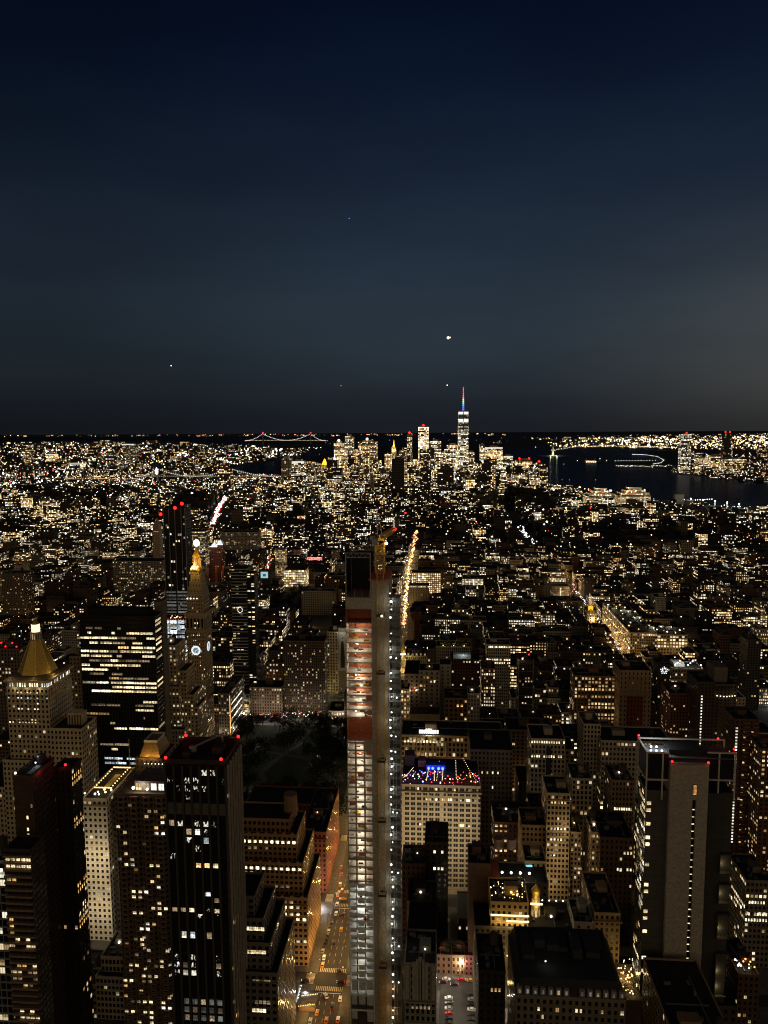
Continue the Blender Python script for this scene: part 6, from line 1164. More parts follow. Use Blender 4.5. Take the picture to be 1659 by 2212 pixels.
            for k in range(12): inst(PANE['W1'], 'arched_window', t, (X0+3.4+k*2.6, Y0-.05, Z-4.4), (1.9, 1, 2.4))
        if 'darkbay' in op: MB().box(X0+w*.45, X0+w*.6, Y0-.05, Y0-.003, 0, Z-6, P((.05, .045, .04))).build('dark_bay', FAC, t)
        if 'lodge' in op:
            MB().box(X0+w*.24, X1-w*.24, Y0-.3, Y0-.004, 0, Z-24, S((.22, .05, .03), 3.4, 4.4, .35, .5, .10, 1.2, .8), 3).build('brick_bay', FAC, t)
            for z in (Z-6, Z-22, Z-25): MB().box(X0-.7, X1+.7, Y0-.9, Y0-.006, z, z+.9, q, bottom=True).build('cornice', FAC, t)
            for k in range(4): x = X0+w*(.3+.133*k); MB().ngon(x, Y0-.9, .6, 8, Z-21, Z-8, q).build('column', FAC, t)
        if 'round' in op:
            MB().ngon((X0+X1)/2, Y0+6, w*.45, 20, 0, Z-2, st, seed=4).build('round_bay', FAC, t); 
            for k in range(8): inst(BULB['w'], 'terrace_lamp', t, ((X0+X1)/2-w*.4+w*.8*k/7, Y0-5.5+abs(k-3.5)*.9, Z-9), (.5,)*3)
            MB().box(X0+w*.25, X1-w*.25, Y0+8, Y1, Z, Z+14, P((.2, .16, .12))).build('penthouse', FAC, t)
        if 'balc' in op:
            z = 20
            for k in range(45):
                if z > Z: break
                mb = MB(); 
                for f in (.35, .72): mb.ngon(X0+w*f+2, Y0-.2, 2.6, 10, z, z+.9, P((.2, .1, .06)))
                mb.build('balcony', FAC, t); z += 3
        if 'cyan' in op:
            mb = MB(); xa = X0+.8; mb.box(xa, xa+w*.28, Y0-.5, Y0-.2, zpx(1140, 1905, Y), zpx(1140, 1868, Y), P((.25, .85, 1)), bottom=True); mb.build('lit_poster', LAMP, t); mb = MB().box(xa+w*.1, xa+w*.17, Y0-.6, Y0-.5, zpx(1140, 1898, Y), zpx(1140, 1880, Y), P((.9, 1, 1))); mb.build('poster_figure', LAMP, t); point('poster_light', t, (xa+3, Y0-4, zpx(1140, 1890, Y)), 500, (.4, .9, 1), .6)
        if 'bands' in op:
            for y, a in ((1977, 0), (1989, .42)): MB().box(X0+w*a, X1+.3, Y0-.5, Y0-.1, zpx(1100, y+1.5, Y), zpx(1100, y-1.5, Y), lampst('w', 1.5), bottom=True).build('light_band', LAMP, t)
            for k in range(34): inst(BULB[rnd.choice('wywo')], 'bar_lamp', t, (X0+w*rnd.random(), Y0+1+rnd.random()*16, Z+1.5+rnd.random()*2), (rnd.uniform(.18, .42),)*3)
            for k in range(10): inst(BULB['y'], 'awning_lamp', t, (X0+w*(.45+.055*k), Y0-1, zpx(1100, 2062, Y)), (.4,)*3)
            for k in (.2, .5, .8): point('band_light', t, (X0+w*k, Y0-3.5, zpx(1100, 1996, Y)), 600, (1, .72, .3), .6)
            point('awning_light', t, (X1-8, Y0-4, zpx(1100, 2058, Y)), 800, (1, .75, .2), .5)
        if 'redflank' in op:
            MB().box(X1+.01, X1+5.5, Y0-4, Y1, 0, Z-9, S((.30, .07, .03), 6, 4.2, .16, .35, 0, 1)).build('side_wall', FAC, t)
            for k in range(6): inst(PANE['N1'], 'window', t, (X1+2.6, Y0-4.03, Z-14-k*5), (.9, 1, 1.9))
            point('flank_light', t, (X1+3, Y0-12, Z-22), 900, (1, .6, .35), .6)
            for k in (0, 1): MB().ngon(X1+6+k*8, Y1-2, 3.1, 14, Z, Z+6.5, P((.3, .2, .13))).build('roof_tank', FAC, t)
            for k in range(4): inst(BULB['n'], 'roof_lamp', t, (X1+7+k*5.4, Y0+2, Z-5.5), (.8,)*3)
            block(t, X1+5.52, X1+34, Y0-2, Y1-2, 0, Z-10, S((.1, .08, .06), 4, 4, .4, .4, .05, 1), 3, 'wing_wall'); point('roof_light', t, (X1+18, Y0+2, Z-4), 1500, (1, .92, .75), .6)
        if 'cupola' in op:
            cx, cy_ = xpx(1157, 1960, Y+14), Y+14; z = lambda y: zpx(1157, y, Y+14)
            MB().ngon(cx, cy_, 3.2, 8, Z-1, z(1935), S((.5, .36, .12), 2, 5, .5, .7, 2, 1.2, .95, 9, 0), 2.2).build('cupola_base', FAC, t); MB().ngon(cx, cy_, 2.2, 12, z(1935), z(1922), P((.5, .38, .15)), 2.6).ngon(cx, cy_, 2.6, 12, z(1922), z(1910), P((.5, .38, .15)), .2).build('onion_dome', GOLDR, t); MB().bar((cx, cy_, z(1910)), (cx, cy_, z(1900)), .3, q).build('finial', METAL, t)
            for k in range(7): inst(BULB['y'], 'cupola_lamp', t, (cx-3+k, cy_-3.4, z(1945)), (.6,)*3)
            for k in range(9): inst(BULB['n'], 'roof_lamp', t, (cx+5+k*4, Y1-3, Z+3), (.42,)*3)
            for y in (1925, 1950): point('cupola_light', t, (cx, cy_-5, z(y)), 700, (1, .8, .3), .4)
            block(t, X0-30, X0-.02, Y0+3, Y1, 0, Z-2, st, 4, 'wing_wall')
        if 'gothic' in op:
            mb = MB()
            for k, (f, h) in enumerate(((.08, 1), (.30, 3), (.42, 6), (.5, 9), (.58, 6), (.70, 3), (.92, 1))): x = X0+w*f; mb.box(x-w*.055, x+w*.055, Y0-.7, Y0+.6, Z-18, Z+h*.45, P((.3, .28, .22)))
            mb.build('gothic_front', FAC, t)
            for z in (Z-20, Z-31): MB().box(X0-.4, X1+.4, Y0-.8, Y0-.006, z, z+.9, P((.26, .24, .19)), bottom=True).build('cornice', FAC, t)
            for k in range(5): inst(PANE['D1'], 'window', t, (X0+w*(.25+.13*k), Y0-.03, Z-22.5), (1.1, 1, 1.8))
            block(t, X0, X1, Y1+.02, Y1+34, 0, Z-6, S((.05, .04, .032), 3, 3.8, .5, .5, .06, 1), 8, 'rear_wing')
        if 'amber' in op:
            for k in range(4): inst(PANE['O1'], 'tall_window', t, (X0+w*(.3+.19*k), Y0-.04, Z-22), (3.4, 1, 13)); inst(BULB['y'], 'uplight', t, (X0+w*(.3+.19*k), Y0-1.2, Z-30), (.5,)*3)
            for k in range(4): inst(PANE['G'], 'roof_window', t, (X0+w*(.2+.2*k), Y0-.05, Z-4), (5, 1, 6))
            for k in range(3): inst(BULB['n'], 'roof_lamp', t, (X0+w*(.2+.3*k), Y0-.8, Z-9), (.55,)*3)
            for f in (.3, .55, .8): point('amber_light', t, (X0+w*f, Y0-4, Z-24), 900, (1, .55, .16), .5)
            point('roof_light', t, (X0+w*.5, Y0-5, Z-4), 500, (1, .95, .7), .5)
        if 'mansard' in op:
            mb = MB(); mb.prism([(X0, Y0, )[:2], (X1, Y0), (X1, Y1), (X0, Y1)], Z+.02, Z+8, P((.028, .028, .028)), 0, None, [(X0+3, Y0+3), (X1-3, Y0+3), (X1-3, Y1-3), (X0+3, Y1-3)]); mb.build('mansard_roof', FAC, t)
            for k in range(14):
                if k == 7: continue
                x = X0+w*(k+.5)/14; MB().box(x-1.2, x+1.2, Y0+.3, Y0+3, Z+1, Z+4.6, P((.30, .26, .2))).build('dormer', FAC, t); inst(PANE['D1'] if k % 5 == 0 else PANE['G1'], 'dormer_window', t, (x, Y0+.25, Z+2.7), (1.3, 1, 2.4))
            for k in range(7): MB().box(X0+w*(.1+.12*k), X0+w*(.1+.12*k)+rnd.uniform(3, 7), Y0+14+rnd.random()*14, Y0+32, Z+8, Z+9+rnd.random()*4, P((.035, .035, .035))).build('air_handler', FAC, t)
            inst(BULB['n'], 'roof_lamp', t, (X0+w*.3, Y0+12, Z+10), (.4,)*3); point('roof_light', t, (X0+w*.32, Y0+10, Z+13), 120, (.8, 1, .95), .4)
        if 'party' in op:
            for k in range(12): inst(BULB[rnd.choice('wnyo')], 'party_lamp', t, (X0+w*(.1+.8*rnd.random()), Y0+2+rnd.random()*8, Z+2.5), (rnd.uniform(.3, .6),)*3)
            point('party_light', t, (X0+w*.5, Y0+4, Z+4), 500, (1, .7, .4), .5)
        if 'ysign' in op:
            cx = xpx(1277, 1320, Y); MB().box(cx-4, cx+4, Y0+4, Y0+5, zpx(1277, 1332, Y), zpx(1277, 1310, Y), P((1.2, .62, .02)), bottom=True).build('lit_sign', LAMP, t); MB().bar((cx-2.5, Y0+3.8, zpx(1277, 1320, Y)), (cx, Y0+3.8, zpx(1277, 1317, Y)), .7, P((.05, .03, 0))).bar((cx+2.5, Y0+3.8, zpx(1277, 1320, Y)), (cx, Y0+3.8, zpx(1277, 1317, Y)), .7, P((.05, .03, 0))).build('sign_emblem', LAMP, t)
        if 'steps' in op:
            for k in range(3): block(t, X0+w*(.12+.14*k), X1-w*.1*k, Y0+20+12*k, Y1, Z+k*10+.01, Z+k*10+10, st, k, 'setback_wall', par=0)
            for k in range(10): inst(BULB['wnry'[k % 4]], 'roof_lamp', t, (X0+w*rnd.random(), Y0+20, Z+rnd.random()*30), (rnd.uniform(2, 3.5),)*3)
        if 'belfry' in op:
            z = lambda y: zpx(336, y, Y); MB().box(X0+1, X1-1, Y0+1, Y1-1, Z, z(1132), P((.3, .22, .14))).build('belfry', FAC, t)
            for k in range(4): MB().box(X0+2.4+k*(w-4)/4, X0+2.4+k*(w-4)/4+2.0, Y0+.6, Y0+.99, z(1160)+2, z(1148), P((1.2, .25, .25) if k % 2 else (1.3, .05, .06)), bottom=True).build('red_light_bar', LAMP, t)
            MB().ngon((X0+X1)/2, (Y0+Y1)/2, w*.42, 8, z(1132), z(1120), P((.3, .24, .15)), 1).build('spire', FAC, t)
        if 'pyr' in op:
            for k, (x, y) in enumerate(((460, 1172), (473, 1167))):
                cx = xpx(x, y, Y+10*k); zt = zpx(x, y, Y+10*k); zb = zpx(x, y+10, Y+10*k); MB().ngon(cx, Y0+10+10*k, 10, 4, zb, zt, P((.5, .55, .6)), .2).build('glass_pyramid', FAC, t); MB().box(cx-8, cx+8, Y0+2+8*k, Y0+18+8*k, Z-30, zb, st).build('tower_wall', FAC, t)
                mb = MB()
                for j in range(7): mb.octa((cx-7+j*2.3, Y0+2+8*k, zb+.8), 1.3, lampst('c', 1.6))
                mb.build('rim_lights', LAMP, t); point('pyramid_light', t, (cx, Y0-6+10*k, zt+6), 16000, (.85, .95, 1), 1)
            for x in (466, 482): MB().box(xpx(x, 1240, Y-25), xpx(x+4, 1240, Y-25), Y0-30, Y0-24, 0, zpx(x, 1222, Y-25), P((.35, .08, .04))).build('brick_pylon', FAC, t)
            for x in (466, 482): point('pylon_light', t, (xpx(x, 1240, Y-30), Y0-38, 60), 8000, (1, .5, .3), 1)
        if 'strip' in op:
            mb = MB(); x = X1+.4; mb.bar((x, Y0+2, 4), (x, Y0+2, Z-2), .3, lampst('o', 2)); mb.build('light_strip', LAMP, t)
            for k in range(5): inst(PANE['Nb'], 'window_band', t, (X1+.03, Y0+30, 6+k*8), (46, 1, 2), math.pi/2)
build_table()
# ---------------------------------------------------------------- Lower Manhattan and other far towers
SKY = [  # label, xl, xr, ytop, Y, wall, lit, strength, warm, extra
 ('broad bright tower with a beacon at the left end of the downtown cluster', 721, 743, 957, 4700, LIME, .8, 1.1, .8, 'b'),
 ('tall thin tower with rows of warm windows left of the gold lit downtown spire', 745, 763, 942, 4600, GREY, .6, .9, .7, ''),
 ('wide flat topped tower crowned with a bright pin in the middle of downtown', 773, 813, 954, 4750, GREY, .55, .8, .75, 'n'),
 ('gold floodlit old tower with a tapering top in the middle of downtown', 846, 855, 966, 4700, LIME, .9, 1.3, 1, 'gold'),
 ('thin red tipped tower left of the bright twin peaked downtown skyscraper', 879, 890, 938, 4650, GREY, .5, .9, .9, 'r'),
 ('bright white skyscraper with a red lit roof, second tallest of downtown', 903, 926, 922, 4550, (.3, .3, .3), 1.1, 1.5, .5, 'r'),
 ('grey banded tower right of the second tallest downtown skyscraper', 928, 953, 953, 4700, GREY, .6, 1, .5, ''),
 ('yellow lit broad tower directly left of the tallest skyscraper', 965, 990, 961, 4650, TAN, 1.1, 1.2, .9, ''),
 ('narrow tower tucked at the right foot of the tallest skyscraper', 1011, 1025, 977, 4640, GREY, .7, 1.1, .7, ''),
 ('slim lit tower by the river right of the tallest skyscraper', 1036, 1047, 960, 4800, GREY, .6, 1, .5, ''),
 ('broad golden office tower with a cool lit roof edge by the river', 1049, 1086, 966, 4780, TAN, 1.2, 1.2, .95, 'edge'),
 ('low pale topped tower at the right edge of the riverside cluster', 1088, 1108, 985, 4750, GREY, .5, 1, .5, 'edge'),
 ('windowless dark tower standing in front of the downtown cluster', 846, 873, 991, 3750, (.07, .06, .05), 0, 0, .5, ''),
 ('old tower with a golden pyramid roof left of downtown', 694, 707, 1004, 4350, LIME, .35, .8, .8, 'pyr'),
 ('old civic tower with a white lit spire beside the golden pyramid roof', 716, 728, 998, 4450, LIME, .35, .8, .7, 'spire'),
 ('pale blank slab tower at the left of the downtown cluster', 607, 628, 990, 4300, LIME, .25, .8, .6, ''),
 ('bright topped slab pair right of the pale blank slab', 631, 657, 996, 4250, GREY, .5, 1.2, .4, 'edge'),
 ('dark stepped block below the second tallest downtown skyscraper', 880, 905, 1012, 3900, (.1, .08, .06), .5, 1.1, .85, ''),
 ('dark stepped block below the yellow lit broad tower', 945, 980, 1014, 3950, (.09, .075, .06), .4, 1.1, .85, 'step'),
 ('warm lit office slab in front of the tallest skyscraper', 1006, 1026, 1036, 3700, TAN, 1, 1.2, .9, ''),
 ('dark tower with few lights in front of the golden riverside tower', 1041, 1060, 1003, 4100, (.06, .05, .045), .25, .9, .8, 'step'),
 ('thin grey tower standing alone below downtown', 800, 807, 1026, 3600, LIME, .1, .7, .7, ''),
 ('riverside tower block with two red roof lights', 1115, 1150, 994, 4600, TAN, .85, 1, .95, 'rr'),
 ('thin riverside tower with a red light at the right end of Manhattan', 1157, 1172, 1000, 4550, TAN, .8, 1, .95, 'r'),
 ('low riverside tower at the tip of the right shoreline', 1170, 1180, 1016, 4450, GREY, .8, 1, .9, ''),
 ('tall tower with cool lit lower floors and a red beacon across the river', 1472, 1494, 938, 5600, GREY, .6, 1, .3, 'r'),
 ('dark tower with two red beacons across the river at the far right', 1564, 1580, 936, 5700, (.1, .08, .07), .2, .8, .8, 'rr'),
 ('broad lower office block across the river', 1566, 1611, 992, 5400, GREY, .6, .9, .7, ''),
 ('cluster block with warm windows across the river', 1508, 1530, 990, 5600, GREY, .7, .9, .8, ''),
 ('slim block with warm windows across the river', 1536, 1558, 984, 5700, GREY, .7, .9, .8, ''),
 ('distant lit tower with a glowing flat roof across the left river', 264, 290, 959, 7200, GREY, .3, .9, .5, 'edge'),
 ('pale floodlit tower among the far left lights', 99, 118, 981, 6900, LIME, 1, 1, .9, 'edge'),
 ('greenish lit tower among the far left lights', 120, 140, 993, 6600, (.3, .3, .2), .9, .9, .9, ''),
 ('broad white lit block among the far left lights', 150, 175, 1001, 6500, WHITE, 1.2, 1.4, .7, 'edge'),
 ('far left slim tower with warm windows', 52, 62, 976, 6800, GREY, .5, .9, .7, ''),
 ('thin dim tower beyond the left river', 210, 219, 981, 6900, LIME, .4, .8, .8, ''),
 ('narrow bright white strip tower among the left low roofs', 220, 227, 1083, 3300, WHITE, 3, 2, .6, ''),
 ('tall housing tower left of the broad avenue of headlights', 470, 497, 1013, 4100, BRICK, .45, 1.1, .85, ''),
 ('pair of riverside housing slabs left of downtown', 560, 583, 1052, 3900, BRICK, .4, 1, .85, ''),
]
for i, (lb, xl, xr, yt, Y, wl, lit, stg, wm, ex) in enumerate(SKY):
    X0, X1, Z = xpx(xl, yt, Y), xpx(xr, yt, Y), zpx((xl+xr)/2, yt, Y); D = max(30, (X1-X0)*.8)
    t = thing('skyscraper' if Y > 3400 else 'tower', lb, 'skyscraper', ((X0+X1)/2, Y+D/2, 0))
    st = S(tuple(q*.55 for q in wl), 9, 8, .7, .6, lit*.9, stg*3.5, wm, 2, .35)
    MB().box(X0, X1, Y, Y+D, 0, Z, st, i*2.3).build('wall', FAC, t); w = X1-X0; cx = (X0+X1)/2
    MB().box(X0+w*.25, X1-w*.25, Y+4, Y+D-4, Z+.01, Z+9, P(wl)).build('bulkhead', FAC, t)
    if 'r' in ex.replace('spire', '').replace('pyr', ''):
        for f in ([.2, .8] if 'rr' in ex else [.5]): inst(BEACON, 'red_beacon', t, (X0+w*f, Y, Z+10), (6,)*3)
    if ex in ('b', 'n'): inst(BULB['n'], 'roof_lamp', t, (cx, Y, Z+16), (8,)*3)
    if ex == 'edge': MB().box(X0, X1, Y-1, Y-.1, Z-9, Z-1, P((.8, .85, .75)), bottom=True).build('light_band', LAMP, t)
    if ex == 'step': MB().box(X0+w*.2, X1-w*.1, Y+6, Y+D, Z+.02, Z+26, st, 4).build('setback_wall', FAC, t)
    if ex in ('pyr', 'spire', 'gold'):
        zt = Z+(38 if ex == 'pyr' else 46); MB().ngon(cx, Y+D/2, w*(.6 if ex == 'pyr' else .35), 4, Z+.02, zt, P((.6, .38, .08) if ex != 'spire' else (.6, .6, .7)), .4).build('spire_roof', FAC, t)
        for dx in (-w, w): point('spire_flood', t, (cx+dx*.6, Y-30, Z+25), 200000 if ex != 'spire' else 260000, (1, .6, .12) if ex != 'spire' else (.85, .9, 1), 3)
def tallest():
    Y = 4604; x0, x1 = xpx(989.5, 900, Y), xpx(1012.5, 900, Y); z = lambda y: zpx(1000, y, Y); cx = (x0+x1)/2; D = x1-x0; h = D/2
    t = thing('skyscraper', 'tallest skyscraper downtown with a rainbow lit mast and white lit upper bands', 'skyscraper', (cx, Y+h, 0))
    st = S((.14, .15, .18), 7, 9, .75, .5, .85, 3.6, .35, 3, .4)
    MB().box(x0-3, x1+3, Y-3, Y+D+3, 0, 60, st).build('podium_wall', FAC, t)
    b = [(x0-1, Y), (x1+1, Y), (x1+1, Y+D), (x0-1, Y+D)]; m = MB(); c = (cx, Y+h); top = [(c[0], Y+2), (x1-1, c[1]), (c[0], Y+D-2), (x0+1, c[1])]
    zz0, zz1 = 60, z(890)
    for i in range(4):                                    # eight tall triangles: chamfered shaft
        j = (i+1) % 4
        m.face([(*b[i], zz0), (*b[j], zz0), (*top[i], zz1)], st, [(0, 0), (9, 0), (4.5, 45)], i*2.2); m.face([(*b[j], zz0), (*top[j], zz1), (*top[i], zz1)], st, [(4.5, 0), (9, 45), (0, 45)], i*2.2+1)
    m.build('shaft', FAC, t)
    MB().prism([(x0+2, Y), (x1-2, Y), (x1-2, Y+D), (x0+2, Y+D)], z(935), z(889), S((.2, .21, .24), 9, 8, .8, .55, .45, 1.2, .3)).build('upper_floors', FAC, t)
    for y0, y1 in ((889.5, 895), (905, 912)): 
        for a in (0, .54): MB().box(x0+2+(x1-x0-4)*a, x0+2+(x1-x0-4)*(a+.46), Y-1.5, Y-.1, z(y1), z(y0), P((.95, 1.0, .92)), bottom=True).build('light_band', LAMP, t)
    MB().ngon(cx, Y+h, 17, 12, z(888.8), z(886.5), P((.3, .3, .3))).build('mast_ring', FAC, t)
    cols = [(.25, .1, 1), (.12, .15, 1), (.05, .45, 1), (.1, .9, .9), (.6, 1, .5), (1, .9, .3), (1, .35, .1), (1, .15, .5), (.8, .1, .8), (1, .12, .1), (1, .3, .15)]
    z0, z1 = z(886.5), z(838)
    for k, cc in enumerate(cols):
        a, b2 = z0+(z1-z0)*k/11, z0+(z1-z0)*(k+.82)/11; MB().ngon(cx, Y+h, 6.2-.35*k, 8, a, b2, P(tuple(q*1.25 for q in cc)), 5.9-.35*k).build('mast_section', LAMP, t)
    MB().ngon(cx, Y+h, 1.6, 6, z0, z1+6, P((.3, .3, .3))).build('mast', FAC, t); inst(BEACON, 'red_beacon', t, (cx, Y+h, z1+4), (3.4,)*3)
tallest()
# ---------------------------------------------------------------- bridges, statue, aircraft
def bridge(label, t1, t2, ends, ydeck, ytop, Yf, tw, lamp, n, stone, name='suspension_bridge', mat=FAC):
    """t1,t2: tower pixels x; ends: cable ends; Yf(x): distance along the avenue at pixel x"""
    xs = [ends[0], t1, t2, ends[1]]; P3 = lambda x, y: Vector(W(x, y, Yf(x)))
    o = P3((t1+t2)/2, ydeck); t = thing(name, label, 'bridge', (o.x, o.y, 0))
    d = (P3(t2, ydeck)-P3(t1, ydeck)); d.z = 0; L = d.length; d.normalize(); s = Vector((-d.y, d.x, 0))
    wl = P(stone)
    for x in (t1, t2):
        b, tp = P3(x, ydeck), P3(x, ytop); m = MB()
        for q in (-1, 1): m.bar((b.x+s.x*tw*q, b.y+s.y*tw*q, 0), (tp.x+s.x*tw*q, tp.y+s.y*tw*q, tp.z), tw*.35, wl)
        m.bar((tp.x-s.x*tw, tp.y-s.y*tw, tp.z), (tp.x+s.x*tw, tp.y+s.y*tw, tp.z), tw*.4, wl); m.bar((tp.x-s.x*tw, tp.y-s.y*tw, (tp.z+b.z)/2), (tp.x+s.x*tw, tp.y+s.y*tw, (tp.z+b.z)/2), tw*.3, wl); m.build('tower', mat, t)
    a, b = P3(ends[0], ydeck), P3(ends[1], ydeck); m = MB(); m.bar(a, b, tw*.35, P((.2, .2, .2))); m.build('deck', mat, t)
    cab, lit = MB(), MB(); prev = None
    for k in range(n+1):
        x = ends[0]+(ends[1]-ends[0])*k/n
        if x < t1: f = (x-ends[0])/(t1-ends[0]); f = f*f
        elif x > t2: f = (ends[1]-x)/(ends[1]-t2); f = f*f
        else: f = (2*(x-t1)/(t2-t1)-1)**2*.93+.05
        p = P3(x, ydeck+(ytop-ydeck)*f)
        if prev is not None: cab.bar(prev, p, tw*.08, P((.2, .2, .2)))
        lit.octa(p+Vector((0, -tw*.3, 0)), lamp[0], P(lamp[1])); prev = p
    cab.build('main_cable', mat, t); lit.build('cable_lights', LAMP, t)
    dl = MB()
    for k in range(n): p = P3(ends[0]+(ends[1]-ends[0])*(k+.5)/n, ydeck); dl.octa((p.x, p.y-tw*.4, p.z+tw*.3), lamp[0]*.8, P(lamp[2]))
    dl.build('deck_lights', LAMP, t); return t, P3
t, P3 = bridge('long far suspension bridge strung with pale lights on the horizon', 568, 671, (530, 703), 952, 936.5, lambda x: 15500+(x-568)*4, 26, (9, (1.1, .95, 1.1), (1, .75, .4)), 60, (.2, .2, .2))
for x in (568, 671): inst(BEACON, 'red_beacon', t, P3(x, 935), (17,)*3)
t, P3 = bridge('stone towered bridge with white lit cables and a floodlit tower', 340, 498, (294, 606), 1029.5, 1012, lambda x: 4560+(x-340)*.6, 12, (3.6, (.8, .8, .74), (.5, .36, .2)), 70, (.45, .42, .36))
p = P3(340, 1016); inst(BULB['n'], 'tower_lamp', t, (p.x, p.y-14, p.z-6), (10, 6, 20))
t, P3 = bridge('dark steel bridge with faint amber cable lamps left of the stone towered bridge', 182, 262, (140, 300), 1035, 1013, lambda x: 4400+(x-182)*1.2, 11, (3.0, (1, .7, .4), (1, .6, .25)), 44, (.06, .06, .06))
def statue():
    b = G(1194.5, 985); t = thing('statue', 'tiny floodlit statue on a pedestal on its island in the far water', 'statue', (b.x, b.y, 0)); s = 1.35; q = P((.3, .4, .3)); k = P((.5, .42, .3))
    MB().ngon(b.x, b.y, 40*s, 10, .7, 8, P((.2, .18, .14)), 34*s).build('star_fort', FAC, t); MB().ngon(b.x, b.y, 14*s, 4, 8, 50*s, k, 9*s).build('pedestal', FAC, t)
    m = MB(); m.ngon(b.x, b.y, 7*s, 10, 50*s, 72*s, q, 4.5*s); m.ngon(b.x, b.y, 4.5*s, 10, 72*s, 80*s, q, 3*s); m.ngon(b.x, b.y, 2.4*s, 8, 80*s, 86*s, q, 2*s); m.bar((b.x+4*s, b.y, 77*s), (b.x+6*s, b.y, 92*s), 1.4*s, q); m.bar((b.x-3*s, b.y, 76*s), (b.x-5*s, b.y-2, 66*s), 1.5*s, q); m.build('robed_figure', FAC, t); inst(BULB['y'], 'torch', t, (b.x+6*s, b.y, 95*s), (3.2,)*3)
    for dx in (-60, 60): point('statue_flood', t, (b.x+dx*.6, b.y-60, 14), 260000, (1, .95, .6), 4)
    m = MB(); m.ngon(b.x, b.y, 190, 14, 0, 3, P((.03, .04, .03))); o = m.build('island', LAND); o['kind'] = 'structure'
statue()
b = G(1276, 1000); m = MB(); m.ngon(b.x+20, b.y+60, 150, 10, 0, 3, P((.03, .04, .03))); o = m.build('island', LAND); o['kind'] = 'structure'
t = thing('museum_building', 'small lit building with corner turrets on the second island', 'building', (b.x, b.y, 0)); MB().box(b.x-45, b.x+45, b.y, b.y+40, 3, 24, S(BRICK, 8, 9, .6, .6, .9, 1.5, .9)).build('wall', FAC, t)
for dx in (-40, 40): MB().ngon(b.x+dx, b.y+4, 6, 8, 24, 44, P(BRICK), 2).build('turret', FAC, t)
for k in range(5): inst(BULB['w'], 'lamp', t, (b.x-40+20*k, b.y-20, 12), (6,)*3)
def plane(label, x, y, Y, s, lamp, lr):
    p = W(x, y, Y); t = thing('airplane', label, 'airplane', (p.x, p.y, p.z)); m = MB(); q = P((.3, .3, .32))
    m.bar((p.x, p.y-s*.5, p.z), (p.x, p.y+s*.5, p.z), s*.055, q, 8); m.build('fuselage', METAL, t)
    m = MB(); m.prism([(p.x-s*.5, p.y+s*.15), (p.x, p.y-s*.1), (p.x+s*.5, p.y+s*.15), (p.x, p.y+s*.08)], p.z-.6, p.z+.2, q); m.build('wing', METAL, t)
    m = MB(); m.prism([(p.x-s*.17, p.y+s*.48), (p.x, p.y+s*.38), (p.x+s*.17, p.y+s*.48)], p.z, p.z+.6, q); m.box(p.x-.3, p.x+.3, p.y+s*.38, p.y+s*.5, p.z, p.z+s*.16, q); m.build('tail', METAL, t)
    inst(BULB[lamp] if lamp != 'R' else BEACON, 'landing_light', t, (p.x, p.y-s*.52, p.z-1), (lr,)*3); return t
t = plane('airplane with a dazzling white landing light above the tallest skyscraper', 968, 730, 9000, 42, 'n', 15)
inst(BULB['w'], 'wing_light', t, W(972, 729, 8970), (8,)*3)
plane('airplane showing a faint white light high at the left of the sky', 371, 790, 9500, 40, 'c', 7)
plane('airplane showing a tiny red light low over the far bridge', 737, 833, 12000, 40, 'R', 7)
plane('airplane showing a faint white light just left of the tallest mast', 966, 832, 12000, 40, 'w', 8)
plane('airplane showing a very faint blue light alone high in the sky', 755, 473, 8000, 38, 'b', 4.5)
# ---------------------------------------------------------------- ordinary blocks of the grid
def canhide(x0, x1, y0, y1): return any(x0 < o[6]+1.5 and x1 > o[5]-1.5 and y0 < o[7]+1.5 and y1 > o[4]-1.5 for o in OCC)
EXTRA = []                                                # footprints of side wings of the landmarks
for o in bpy.data.objects:
    if o.type == 'MESH' and o.parent and o.name.split('.')[0].endswith('wall') or o.name.split('.')[0] in ('rear_slab', 'rear_wing'):
        b = BASE.get(o.name, (0, 0, 0)); v = np.array([c[:] for c in o.bound_box]); EXTRA.append((v[:, 0].min()+b[0], v[:, 0].max()+b[0], v[:, 1].min()+b[1], v[:, 1].max()+b[1]))
cand = []
r = random.Random(41)
for n in range(29, 9, -1):
    for i in range(len(AVE)-1):
        if AVE[i] < -980 and n > 16: continue
        for half in (0, 1):
            ya = STR(n)+9.2+half*31.2; x = AVE[i]+15.2; xe = AVE[i+1]-15.2
            while x < xe-9:
                wd_ = min(r.choice((14, 18, 22, 26, 32, 38)), xe-x); 
                if xe-x-wd_ < 9: wd_ = xe-x
                cand.append((x, x+wd_, ya, ya+30.9-(r.random()*5 if half else 0), n)); x += wd_+.06
palette = [(LIME, 'pale stone'), ((.22, .17, .11), 'tan stone'), ((.16, .10, .05), 'tan brick'), ((.10, .045, .026), 'red brick'), (BROWN, 'brown brick'), ((.12, .108, .088), 'grey'), (DARK, 'dark'), ((.4, .34, .25), 'cream'), ((.11, .066, .04), 'rust brown'), ((.06, .042, .028), 'dark brown'), (DARK, 'blackish'), ((.05, .035, .026), 'sooty brick')]
gen = []
